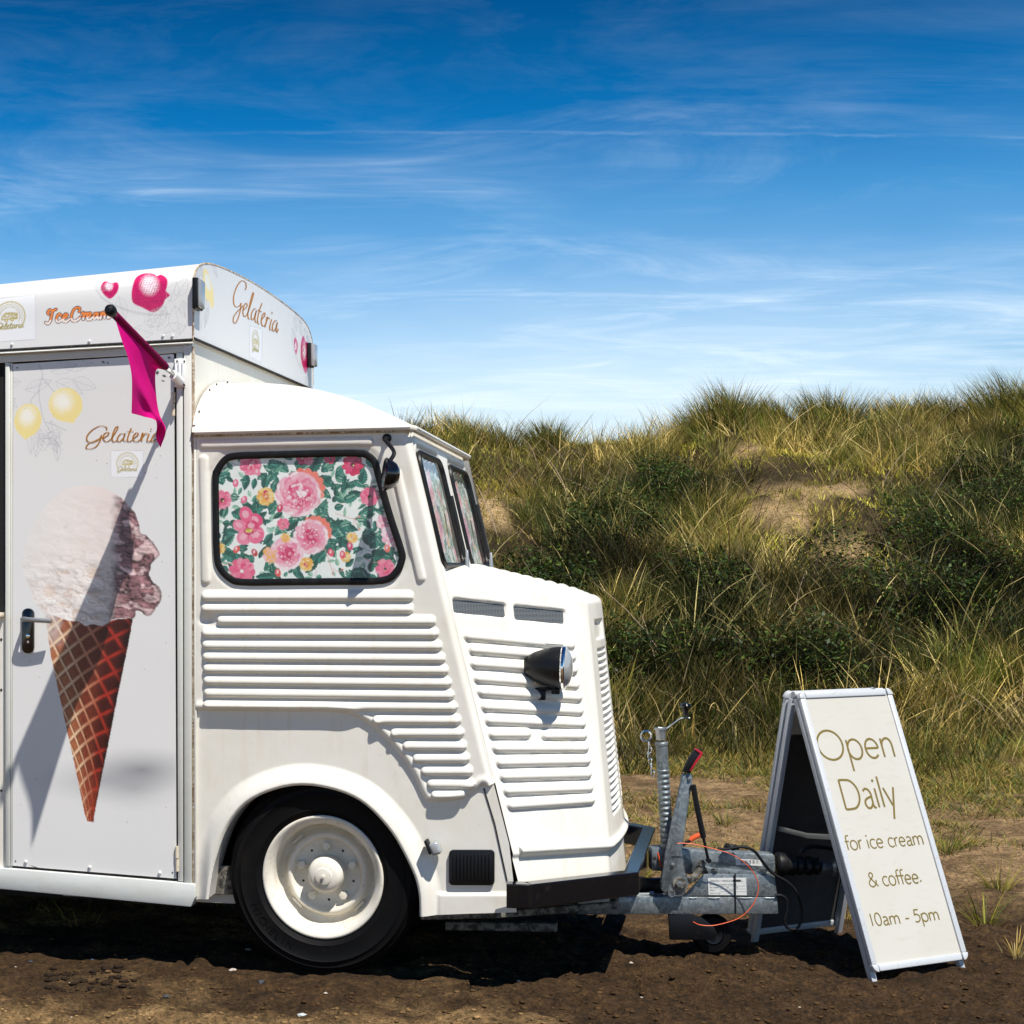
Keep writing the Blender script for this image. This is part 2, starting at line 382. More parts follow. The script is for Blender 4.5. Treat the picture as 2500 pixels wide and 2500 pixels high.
M['frame'] = mat('grey_white_frame', (0.66, 0.665, 0.62), 0.42, noise=[(4, 0.45, 0.75, (0.56, 0.55, 0.47), 0.6, ONE), (60, 0.66, 0.75, (0.35, 0.27, 0.17), 0.5, ONE)], bump=(30, 0.1, 0.004))
M['sill'] = mat('grey_sill', (0.60, 0.62, 0.60), 0.45, noise=[(5, 0.4, 0.8, (0.48, 0.47, 0.42), 0.6, (1, 1, 4))], bump=(20, 0.15, 0.006))
M['print'] = mat('printed_vinyl', (0.8, 0.8, 0.8), 0.33, attr=True, bump=(6, 0.05, 0.01), coat=0.1)
M['curtain'] = mat('printed_curtain', (0.8, 0.8, 0.8), 0.85, attr=True, bump=(30, 0.2, 0.004))
M['rubber'] = mat('black_rubber', (0.005, 0.005, 0.0055), 0.45, spec=0.3, noise=[(30, 0.5, 0.8, (0.03, 0.028, 0.025), 0.6, ONE)], bump=(60, 0.1, 0.003))
M['tyre'] = mat('tyre_rubber', (0.004, 0.004, 0.0045), 0.60, spec=0.12, noise=[(9, 0.50, 0.85, (0.014, 0.011, 0.008), 0.7, ONE), (160, 0.70, 0.74, (0.12, 0.10, 0.08), 0.5, ONE)], bump=(90, 0.15, 0.002))
M['gloss'] = mat('black_gloss', (0.004, 0.0045, 0.006), 0.16, noise=[(25, 0.6, 0.8, (0.03, 0.028, 0.025), 0.5, ONE)], coat=0.3)
M['plastic'] = mat('black_plastic', (0.006, 0.0065, 0.008), 0.45, spec=0.3)
M['satin'] = mat('black_satin', (0.005, 0.0055, 0.007), 0.40, spec=0.3, noise=[(70, 0.68, 0.72, (0.25, 0.25, 0.26), 0.6, ONE)])
M['chrome'] = mat('chrome', (0.70, 0.71, 0.73), 0.12, 1.0)
M['steel'] = mat('brushed_steel', (0.42, 0.43, 0.43), 0.38, 0.9, noise=[(40, 0.4, 0.7, (0.38, 0.38, 0.38), 0.6, (1, 1, 6))])
M['alu'] = mat('white_aluminium', (0.52, 0.54, 0.56), 0.42, 0.1, noise=[(45, 0.60, 0.70, (0.30, 0.28, 0.25), 0.6, (1, 1, 3)), (110, 0.68, 0.71, (0.10, 0.085, 0.07), 0.8, (1, 1, 4)), (6, 0.4, 0.8, (0.45, 0.47, 0.49), 0.5, ONE)])
def galv():
    m = bpy.data.materials.new('galvanised_steel'); m.use_nodes = True; t = m.node_tree; b = t.nodes['Principled BSDF']
    tcn = N(t, 'ShaderNodeTexCoord'); vo = N(t, 'ShaderNodeTexVoronoi', inp={'Scale': 95.0, 'Randomness': 1.0}); no = N(t, 'ShaderNodeTexNoise', inp={'Scale': 14.0, 'Detail': 6.0})
    mx = N(t, 'ShaderNodeVectorMath', operation='ADD'); nz = N(t, 'ShaderNodeTexNoise', inp={'Scale': 30.0, 'Detail': 3.0})
    t.links.new(tcn.outputs['Object'], nz.inputs[0]); sc_ = N(t, 'ShaderNodeVectorMath', operation='SCALE'); sc_.inputs['Scale'].default_value = 0.04; t.links.new(nz.outputs['Color'], sc_.inputs[0])
    t.links.new(tcn.outputs['Object'], mx.inputs[0]); t.links.new(sc_.outputs[0], mx.inputs[1]); t.links.new(mx.outputs[0], vo.inputs[0]); t.links.new(tcn.outputs['Object'], no.inputs[0])
    g = N(t, 'ShaderNodeSeparateColor'); t.links.new(vo.outputs['Color'], g.inputs[0])
    c = ramp(t, g.outputs[0], [(0.0, (0.135, 0.16, 0.175)), (0.5, (0.19, 0.22, 0.235)), (1.0, (0.27, 0.305, 0.32))])
    c = mixc(t, mth(t, 'MULTIPLY', ramp(t, no.outputs[0], [(0.5, 0.0), (0.75, 1.0)]), 0.5), c, (0.17, 0.165, 0.15))
    t.links.new(c, b.inputs['Base Color']); b.inputs['Metallic'].default_value = 0.55
    t.links.new(ramp(t, no.outputs[0], [(0.3, 0.34), (0.7, 0.55)]), b.inputs['Roughness'])
    return m
M['galv'] = galv()
M['dirty'] = mat('dirty_chassis', (0.16, 0.15, 0.13), 0.8, noise=[(45, 0.45, 0.55, (0.02, 0.018, 0.015), 0.9, ONE), (20, 0.5, 0.7, (0.36, 0.33, 0.27), 0.7, ONE)], bump=(60, 0.5, 0.006))
M['under'] = mat('underbody', (0.012, 0.011, 0.010), 0.95)
M['dark'] = mat('hatch_shade_black', (0.006, 0.006, 0.007), 0.9)
M['orange'] = mat('orange_plastic', (0.72, 0.10, 0.025), 0.4)
M['red'] = mat('red_plastic', (0.42, 0.012, 0.03), 0.35)
M['magenta'] = None
M['gold'] = mat('brown_gold_vinyl', (0.42, 0.18, 0.03), 0.5)
M['olive'] = mat('olive_lettering', (0.15, 0.108, 0.016), 0.6)
M['board'] = mat('cream_board', (0.50, 0.485, 0.435), 0.30, noise=[(3, 0.4, 0.8, (0.46, 0.43, 0.36), 0.7, ONE), (70, 0.72, 0.76, lin('#8a7f66'), 0.5, ONE), (14, 0.55, 0.8, (0.42, 0.385, 0.31), 0.5, (1, 1, 5)), (85, 0.70, 0.72, (0.16, 0.12, 0.07), 0.6, (2, 2, 0.7))], coat=0.05)
M['slate'] = mat('dark_backboard', (0.030, 0.030, 0.031), 0.7, noise=[(5, 0.4, 0.7, (0.075, 0.072, 0.066), 0.7, ONE), (60, 0.6, 0.7, (0.10, 0.09, 0.08), 0.4, ONE)])
M['label'] = mat('white_label', (0.68, 0.69, 0.67), 0.5, noise=[(40, 0.5, 0.7, (0.52, 0.52, 0.50), 0.6, ONE)])
M['ink'] = mat('black_ink', (0.03, 0.03, 0.03), 0.6)
M['lens'] = mat('clear_plastic_lens', (0.34, 0.355, 0.36), 0.12, 0.1, noise=[(90, 0.45, 0.6, (0.30, 0.32, 0.34), 0.7, (1, 1, 5))], coat=0.5)
M['hinge'] = mat('cream_hinge', (0.66, 0.58, 0.44), 0.5, noise=[(60, 0.5, 0.7, (0.35, 0.22, 0.12), 0.6, ONE)])
def glass():
    m = bpy.data.materials.new('window_glass'); m.use_nodes = True; t = m.node_tree; t.nodes.remove(t.nodes['Principled BSDF'])
    tr = N(t, 'ShaderNodeBsdfTransparent'); tr.inputs[0].default_value = (0.95, 0.97, 0.96, 1); gl = N(t, 'ShaderNodeBsdfGlossy'); gl.inputs['Roughness'].default_value = 0.02
    lw = N(t, 'ShaderNodeLayerWeight', inp={'Blend': 0.5}); mx = N(t, 'ShaderNodeMixShader')      # Schlick, the same from both sides of the thin pane
    t.links.new(mth(t, 'ADD', mth(t, 'MULTIPLY', mth(t, 'POWER', lw.outputs['Facing'], 5.0), 0.95), 0.045), mx.inputs[0]); t.links.new(tr.outputs[0], mx.inputs[1]); t.links.new(gl.outputs[0], mx.inputs[2]); t.links.new(mx.outputs[0], t.nodes['Material Output'].inputs[0]); return m
M['glass'] = glass()
def perforated():
    m = mat('perforated_mesh', (0.36, 0.38, 0.39), 0.45, 0.4); t = m.node_tree; b = t.nodes['Principled BSDF']
    tcn = N(t, 'ShaderNodeTexCoord'); vo = N(t, 'ShaderNodeTexVoronoi', inp={'Scale': 210.0, 'Randomness': 0.0}); t.links.new(tcn.outputs['Object'], vo.inputs[0])
    t.links.new(ramp(t, vo.outputs[0], [(0.36, (0.02, 0.02, 0.02)), (0.50, (0.20, 0.21, 0.21))]), b.inputs['Base Color']); return m
M['perf'] = perforated()
def cloth():
    m = mat('magenta_cloth', (0.62, 0.001, 0.19), 0.85, spec=0.1, bump=(400, 0.1, 0.001)); t = m.node_tree; b = t.nodes['Principled BSDF']
    tl = N(t, 'ShaderNodeBsdfTranslucent'); tl.inputs[0].default_value = (0.60, 0.001, 0.17, 1); mx = N(t, 'ShaderNodeMixShader'); mx.inputs[0].default_value = 0.22
    t.links.new(b.outputs[0], mx.inputs[1]); t.links.new(tl.outputs[0], mx.inputs[2]); t.links.new(mx.outputs[0], t.nodes['Material Output'].inputs[0]); return m
M['magenta'] = cloth(); M['sleeve'] = mat('shaded_magenta_sleeve', (0.16, 0.001, 0.045), 0.85, spec=0.1)  # sleeve is the same cloth, its shade put into a darker colour
def ribbon(strokes, P, width, name, material, parent, calli=0.0, dots=(), lift=0.0006, n=7, **kw):
    """lettering: each stroke a flat ribbon; P(x, y, lift) -> points; strokes stepped 0.15 mm apart"""
    mb = MB(); k = 0
    for st in strokes:
        p = cr(st, n) if len(st) > 2 else np.asarray(st, float)
        t = np.gradient(p, axis=0); t /= np.linalg.norm(t, axis=1)[:, None] + 1e-9; nn = np.stack([-t[:, 1], t[:, 0]], 1)
        w = width * (1 - calli + calli * 2 * np.abs(t[:, 1]) ** 1.5)
        a = p + nn * w[:, None] / 2; b = p - nn * w[:, None] / 2
        q = np.concatenate([a, b]); m = len(p)
        mb.add(P(q[:, 0], q[:, 1], lift + 0.00006 * k), [(i, i + 1, m + i + 1, m + i) for i in range(m - 1)]); k += 1
    for (x, y, r) in dots:
        a = np.linspace(0, 2 * np.pi, 12, endpoint=False); mb.add(P(x + r * np.cos(a), y + r * np.sin(a), lift + 0.00012 * k), [tuple(range(12))]); k += 1
    return mb.build(name, material, parent, smooth=False, **kw)

# ------------------------------------------------------------------ ground and dune (one sheet)
def ridge_y(X):
    return np.interp(CX + F * X / 24.0, [-2500, 300, 1050, 1300, 1600, 1700, 1770, 1850, 1950, 2030, 2150, 2300, 2400, 2470, 2700, 5000],
                     [1140, 1120, 1094, 1088, 1080, 1054, 1012, 1034, 1040, 1024, 1034, 1034, 1018, 998, 994, 1010])
def terrain(X, Y, fine=True):
    X = np.asarray(X, float); Y = np.asarray(Y, float)
    Dr = 24.5 + 2.0 * (fbm(X * 0.12 + 9, X * 0 + 3.3, 2) - 0.5); Y0 = 14.0 + 1.6 * (fbm(X * 0.25 + 4, X * 0 + 1.7, 2) - 0.5)
    zr = CAMH + (CY - ridge_y(X)) / F * Dr; t = (Y - Y0) / (Dr - Y0)
    g = np.where(t < 0, 0, np.where(t < 1, t * (1.22 - 0.22 * t) * sm(t, -0.25, 0.18), 1 - 0.55 * np.clip(t - 1, 0, 4) * sm(t, 0.98, 1.5)))
    z = zr * g + (0.62 * (fbm(X * 0.42 + 2, Y * 0.42, 3) - 0.5) + 0.30 * (fbm(X * 1.5, Y * 1.5, 3) - 0.5)) * sm(t, 0.0, 0.25)
    far = sm(Y, 45, 90); z = z * (1 - far)
    flat = -0.028 - 0.028 * sm(X, 0.5, 1.7) + 0.03 * (fbm(X * 0.9 + 7, Y * 0.9 + 2, 3) - 0.5)
    # the tyre stands in a shallow scrape; a low crumbly bank runs along the camera side of it
    wd = np.hypot((X - 0.12) / 0.55, (Y - 5.72) / 0.30); flat = flat * sm(wd, 0.3, 1.2) - 0.020 * (1 - sm(wd, 0.3, 1.2))
    if fine:
        k = 1 - sm(Y, 9, 13)
        flat = flat + k * (0.030 * (fbm(X * 5, Y * 7, 4, 0.55) - 0.5) * 2 + 0.016 * np.abs(fbm(X * 11 + 3, Y * 16 + 8, 3) - 0.5) * 2 * (0.6 + 0.8 * sm(X, 0.2, 1.2)) + 0.022 * (np.abs(fbm(X * 15 + 1, Y * 22 + 5, 3) - 0.5) * 2 - 0.3) * (0.35 + 1.0 * sm(fbm(X * 2.1, Y * 2.1 + 3, 2) + 0.25 * sm(X, 0, 1.5), 0.45, 0.7)))
    return z + flat * (1 - sm(t, -0.05, 0.3))
def axis(lo, a, b, hi, d, grow):
    m = list(np.arange(a, b, d)); s = d; x = b
    r = []
    while x < hi: r.append(x); s *= grow; x += s
    s = d; x = a - d; l = []
    while x > lo: l.append(x); s *= grow; x -= s
    return np.array(l[::-1] + m + r)
gx = axis(-900, -1.15, 3.0, 900, 0.0150, 1.060); gy = axis(-40, 5.0, 6.6, 1500, 0.0150, 1.034)
GX, GY = np.meshgrid(gx, gy, indexing='ij'); GZ = terrain(GX, GY)
def wpx(X, Y, Z): Yc = np.maximum(Y, 0.5); return CX + F * X / Yc, CY - F * (Z - CAMH) / Yc
SAND = [(1180, 1235, 95, 45), (1930, 1255, 130, 50), (2080, 1330, 75, 40), (1800, 1100, 100, 22), (1990, 1195, 120, 22)]
def sandmask(X, Y, Z):
    px, py = wpx(X, Y, Z); m = np.zeros(np.shape(X))
    for (a, b, c, d) in SAND: m = np.maximum(m, 1 - sm(np.hypot((px - a) / c, (py - b) / d) + 1.7 * (fbm(X * 1.9, Y * 1.9, 4) - 0.5), 0.60, 1.05))
    return m * (Y > 13)
def ground_col(X, Y, Z):
    n1 = fbm(X * 1.7 + 3, Y * 1.7, 4); n2 = fbm(X * 7, Y * 11, 4); n3 = fbm(X * 0.5, Y * 0.8 + 6, 3)
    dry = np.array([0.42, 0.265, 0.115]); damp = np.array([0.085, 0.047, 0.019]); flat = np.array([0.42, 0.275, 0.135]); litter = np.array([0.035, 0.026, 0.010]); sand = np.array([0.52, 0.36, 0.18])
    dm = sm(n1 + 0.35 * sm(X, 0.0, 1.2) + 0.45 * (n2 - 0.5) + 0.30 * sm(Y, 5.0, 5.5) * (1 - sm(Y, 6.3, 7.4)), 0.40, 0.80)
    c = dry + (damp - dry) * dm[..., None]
    fl = sm(Y + 1.2 * (n1 - 0.5), 6.2, 8.2) * (0.40 + 0.60 * sm(n2 + 0.5 * n3, 0.45, 0.95)); c = c + (flat - c) * fl[..., None]
    li = sm(Y + 3.5 * (n3 - 0.5) + 1.2 * (n2 - 0.5), 11.5, 15.0) * 0.95; c = c + (litter - c) * li[..., None]
    s = sandmask(X, Y, Z); c = c + (sand - c) * s[..., None]
    return c * (0.8 + 0.4 * n2)[..., None]
def soil():
    m = mat('sandy_soil', (0.1, 0.1, 0.1), 0.95, attr=True, spec=0.2); t = m.node_tree; b = t.nodes['Principled BSDF']
    a = [n for n in t.nodes if n.type == 'VERTEX_COLOR'][0]; tcn = N(t, 'ShaderNodeTexCoord')
    n1 = N(t, 'ShaderNodeTexNoise', inp={'Scale': 55.0, 'Detail': 8.0, 'Roughness': 0.7}); n2 = N(t, 'ShaderNodeTexNoise', inp={'Scale': 240.0, 'Detail': 3.0}); n3 = N(t, 'ShaderNodeTexNoise', inp={'Scale': 12.0, 'Detail': 6.0, 'Roughness': 0.65})
    for n in (n1, n2, n3): t.links.new(tcn.outputs['Object'], n.inputs[0])
    c = mixc(t, 1.0, a.outputs[0], ramp(t, n1.outputs[0], [(0.33, 0.30), (0.50, 0.95), (0.68, 1.7)]), 'MULTIPLY')
    c = mixc(t, 1.0, c, ramp(t, n3.outputs[0], [(0.35, 0.55), (0.62, 1.25)]), 'MULTIPLY')
    c = mixc(t, mth(t, 'MULTIPLY', ramp(t, n2.outputs[0], [(0.70, 0.0), (0.74, 1.0)]), 0.5), c, (0.40, 0.29, 0.16))
    t.links.new(c, b.inputs['Base Color'])
    hh = mth(t, 'ADD', n1.outputs[0], mth(t, 'ADD', mth(t, 'MULTIPLY', n2.outputs[0], 0.30), mth(t, 'MULTIPLY', n3.outputs[0], 1.2)))
    bn = N(t, 'ShaderNodeBump', inp={'Strength': 1.0, 'Distance': 0.045}); t.links.new(hh, bn.inputs['Height']); t.links.new(bn.outputs[0], b.inputs['Normal']); return m
_i = np.arange(GX.size).reshape(GX.shape)
mesh('ground', np.stack([GX, GY, GZ], -1), np.stack([_i[:-1, :-1], _i[1:, :-1], _i[1:, 1:], _i[:-1, 1:]], -1).reshape(-1, 4), soil(), col=ground_col(GX, GY, GZ).reshape(-1, 3),
     label='brown sandy soil rising into a grassy dune behind the van', kind='structure')

# ------------------------------------------------------------------ the van
van = empty('ice_cream_van', tuple(VO), -TH, label='vintage cream ice cream van trailer with ribbed nose and floral curtains', cat='van')
A3 = lambda *p: np.array(p, float)
def side(l0): return lambda u, v, h: VS(u, v, l0) - np.stack([0 * u, np.broadcast_to(h, np.shape(u)), 0 * u], -1)
def capsule(a, b, r):
    d = sd_line([a, b]); return lambda u, v: d(u, v) - r
def bump_up(d, r, hgt):
    """rounded pressing: d = distance outside the capsule axis"""
    t = np.clip(1 - d / r, 0, 1); return hgt * np.sqrt(np.clip(1 - (1 - t) ** 2, 0, 1)) * sm(t, 0, 0.35)

def press(d, dv, r, hgt):
    """pressed rib: rises gently from its upper edge, crisp return on the lower edge; closed by round ends"""
    t = np.clip(dv / r, -1, 1); s_ = np.where(t < 0.35, np.sin(np.pi / 2 * (t + 1) / 1.35) ** 0.85, np.clip(np.cos(np.pi / 2 * (t - 0.35) / 0.65), 0, 1) ** 0.55)
    rr = np.clip(d / r, 0, 1); cap = np.sqrt(np.clip(1 - rr ** 2, 0, 1)) / np.sqrt(np.clip(1 - t ** 2, 1e-3, 1)); return hgt * s_ * np.clip(cap, 0, 1) ** 0.6 * (rr < 1)
# --- cab side: pressed sheet with ribs and the window opening
RIB_L = [(493, 1468), (493, 1497), (531, 1526), (494, 1557), (495, 1586), (496, 1615), (497, 1644), (498, 1673), (499, 1703), (499, 1732), (912, 1769), (955, 1801), (985, 1832), (1009, 1863), (1029, 1894), (1044, 1925), (1054, 1951)]
RIB_R = [(1009, 1468), (1009, 1498), (1063, 1528), (1070, 1558), (1079, 1589), (1087, 1619), (1094, 1648), (1101, 1679), (1108, 1709), (1116, 1738), (1125, 1770), (1132, 1801), (1139, 1833), (1146, 1863), (1154, 1894), (1160, 1926), (1136, 1952)]
RR = 13.5
ribs = [sd_line([(a + RR, b - RR), (c - RR, d - RR)]) for (a, b), (c, d) in zip(RIB_L, RIB_R)]
extra = [sd_line([(498, 1085), (900, 1078)]), sd_line([(497, 1122), (503, 1415)]), sd_line([(968, 1155), (1028, 1410)])]
WIN = cr(np.array([(165, 640), (178, 590), (225, 525), (290, 497), (450, 490), (600, 486), (850, 480), (1020, 479), (1085, 492), (1140, 545), (1170, 650), (1230, 860), (1295, 1060), (1302, 1130), (1262, 1215), (1170, 1268), (900, 1274), (600, 1277), (340, 1278), (255, 1250), (192, 1180), (172, 1090), (167, 860)]) * 0.41408 + (450, 900), 4, True)
WC = WIN.mean(0)
def inset(P, d):
    t = np.roll(P, -1, 0) - np.roll(P, 1, 0); t /= np.linalg.norm(t, axis=1)[:, None]; n = np.stack([-t[:, 1], t[:, 0]], 1)
    if ((P[0] + n[0] - WC) ** 2).sum() > ((P[0] - n[0] - WC) ** 2).sum(): n = -n
    return P + n * d
sdW = sd_poly(inset(WIN, 8)[::2])
LEDGE = np.vstack([[(480, 1742), (700, 1744)], cr([(800, 1744), (855, 1752), (900, 1776), (936, 1808), (972, 1848), (1001, 1892), (1022, 1938), (1036, 1961)], 4), cr([(1050, 1964), (1085, 1964), (1125, 1958), (1154, 1944), (1180, 1924)], 3)])
OUT_A = np.vstack([LEDGE, [(1208, 1912), (1149, 1680), (1087, 1425), (1043, 1230), (999, 1049), (740, 1053), (480, 1059)]])
sdA = sd_poly(OUT_A); sdL = sd_line(LEDGE)
def hA(u, v):
    h = np.zeros_like(u)
    for d, (a, b), (c, e_) in zip(ribs, RIB_L, RIB_R): h = np.maximum(h, press(d(u, v), v - (b - RR + (e_ - b) * (u - a) / (c - a)), RR, 0.0155))
    for d in extra: h = np.maximum(h, bump_up(d(u, v), 13, 0.008))
    e = sdL(u, v); h = h + 0.006 * np.exp(-((e - 20) / 9.0) ** 2) - 0.018 * (1 - sm(e, 0, 13))
    h -= 0.006 * sm(-sdW(u, v), -26, -6) * 0.7                                  # soft dish round the window
    dn = np.hypot((u - 505) / 16, (v - 1514) / 10); h -= 0.009 * np.exp(-dn ** 2)   # dent
    h += 0.0012 * (fbm(u / 55, v / 55, 3) - 0.5)
    f = sd_line([(1208, 1912), (1149, 1680), (1087, 1425), (1043, 1230), (999, 1049)])(u, v)
    return h - 0.014 * (1 - sm(f, 0, 24)) ** 2
v, f, U, V_ = sheet(np.arange(476, 1215, 2.6), np.arange(1045, 1972, 2.6), side(0.0), lambda u, w: np.maximum(sdA(u, w), -sdW(u, w)), hA)
cab = mesh('cab_side_panel', v, f, M['cream'], van, label='ribbed cream side of the cab')

# --- lower wing with the flared wheel arch
ARCH = cr([(512, 2262), (514, 2189), (530, 2100), (566, 2007), (628, 1945), (740, 1915), (864, 1943), (947, 2015), (1001, 2106), (1024, 2173), (1028, 2262)], 6)
sdArch = sd_poly(np.vstack([ARCH, [(1028, 2400), (512, 2400)]]))
OUT_B = [(478, 1700), (1148, 1700), (1202, 1900), (1243, 2060), (1262, 2226), (1150, 2229), (1026, 2234), (512, 2192), (478, 2196)]
sdB = sd_poly(OUT_B)
def hB(u, v):
    d = sdArch(u, v); t = np.clip(1 - d / 52, 0, 1); h = 0.032 * np.sin(t * np.pi / 2) ** 1.4 * sm(u, 476, 520)
    h -= 0.010 * (1 - sm(d, 0, 5))
    low = sm(v, 2176, 2186) * sm(u, 1066, 1078); h += 0.010 * low                    # sill strip ahead of the wheel
    return h + 0.0015 * (fbm(u / 70, v / 70, 3) - 0.5)
v, f, U, V_ = sheet(np.arange(476, 1268, 3.0), np.arange(1698, 2242, 3.0), side(0.010), lambda u, w: np.maximum(sdB(u, w), -sdArch(u, w)), hB)
wing = mesh('wing', v, f, M['cream'], van, label='smooth cream wing with flared wheel arch')
AL = ARCH[(ARCH[:, 1] < 2231) & ((ARCH[:, 0] > 700) | (ARCH[:, 1] < 2191))]; a0 = side(0.010)(AL[:, 0], AL[:, 1], 0.022); a1 = a0 + A3(0, 0.12, 0)
mb = MB(); mb.grid(np.stack([a0, a0 + A3(0, 0.03, 0), a1], 1)); mb.build('arch_lip', M['cream'], wing)
wc = VS(np.array(788.0), np.array(2141.0), 0.03)
mb = MB(); th_ = np.linspace(-0.15, np.pi + 0.15, 30)
lin_in = np.stack([np.stack([wc[0] + 0.41 * np.cos(th_), np.full(30, l), wc[2] + 0.40 * np.sin(th_)], -1) for l in (0.10, 0.45)], 1)
mb.grid(lin_in); mb.add(np.vstack([lin_in[:, 1]]), [tuple(range(30))]); mb.build('wheel_well', M['under'], wing)
# indicator lamp, scoop vent
p = VS(np.array(1056.0), np.array(2063.0), 0.010); mb = MB()
rot = np.array(Matrix.Rotation(R(-22), 3, 'Y'))
mb.box(p + A3(-0.008, -0.035, 0.0), (0.012, 0.05, 0.052), rot, 0.005).build('indicator_base', M['plastic'], van)
mb = MB(); mb.box(p + A3(0.016, -0.035, -0.004), (0.036, 0.05, 0.046), rot, 0.011, 3); mb.build('indicator_lamp', M['lens'], van, label='clear indicator lamp on the front wing')
def rrect(x0, y0, x1, y1, r, n=5):
    o = []
    for cx, cy, a in ((x1 - r, y0 + r, -90), (x1 - r, y1 - r, 0), (x0 + r, y1 - r, 90), (x0 + r, y0 + r, 180)):
        for k in range(n + 1): o.append((cx + r * math.cos(R(a + 90 * k / n)), cy + r * math.sin(R(a + 90 * k / n))))
    return np.array(o)
q = rrect(1097, 2074, 1208, 2160, 10); mb = MB(); mb.prism(side(0.010)(q[:, 0], q[:, 1], 0.012), (0, 0.012, 0), 0.002)
q = rrect(1103, 2080, 1202, 2154, 7)
vent = mb.build('wing_vent', M['plastic'], van, label='black slatted vent behind the bumper')
for k in range(11):
    x = 1109 + 8.7 * k; q = np.array([(x, 2084), (x + 4.2, 2084), (x + 4.2, 2148), (x, 2148)], float)
    MB().prism(side(0.010)(q[:, 0], q[:, 1], 0.018), (0, 0.006, 0), 0.0012).build('slat', M['plastic'], vent)

# --- side window: rubber seal, glass, floral curtain
seal = side(0.0)(inset(WIN, 8)[:, 0], inset(WIN, 8)[:, 1], 0.001)
window = empty('side_window', (0, 0, 0), parent=van)
MB().tube(seal, 0.0128, 10, closed=True, flat=((0, 1, 0), 0.5)).build('window_seal', M['rubber'], window)
gi = inset(WIN, 9)[::3]; pane('pane', side(0.0015)(gi[:, 0], gi[:, 1], 0.0), (0, -1, 0), M['glass'], window)

def flower(P, x, y, r, pal, n=5, rings=4, seed=0, sq=1.0):
    rg = random.Random(seed)
    for k in range(rings):
        rr = r * (1 - k / (rings + 0.6)); m = max(5, int(n + (rings - k) * 2.2))
        for j in range(m):
            a = 2 * math.pi * (j + rg.random() * 0.5) / m; d = rr * 0.62; c = rg.choice(pal[min(k, len(pal) - 1)])
            P.ell(x + d * math.cos(a), y + d * math.sin(a) * sq, rr * 0.42, rr * 0.30 * (0.8 + 0.5 * rg.random()), math.degrees(a) + rg.uniform(-25, 25), c)
            if rg.random() < 0.65: P.ell(x + d * 1.12 * math.cos(a), y + d * 1.12 * math.sin(a) * sq, rr * 0.24, rr * 0.13, math.degrees(a), rg.choice(pal[0]), 0.8)
            if rg.random() < 0.5: P.line([(x + d * 0.55 * math.cos(a), y + d * 0.55 * math.sin(a) * sq), (x + d * 0.9 * math.cos(a + 0.1), y + d * 0.9 * math.sin(a + 0.1) * sq)], 1.1, rg.choice(pal[-1]), 0.75, 0)
GR = [('#1f6b5f', '#3f8f80', '#8fc4ae'), ('#14584f', '#2f7f70', '#7ab79d'), ('#2c7c6c', '#68a68f', '#b9d9c6'), ('#0f4b45', '#1f6f60', '#5fa48d')]
PALE = [('#9cc6b0', '#bcd8c7', None), ('#86b6a0', '#aacdb9', None)]
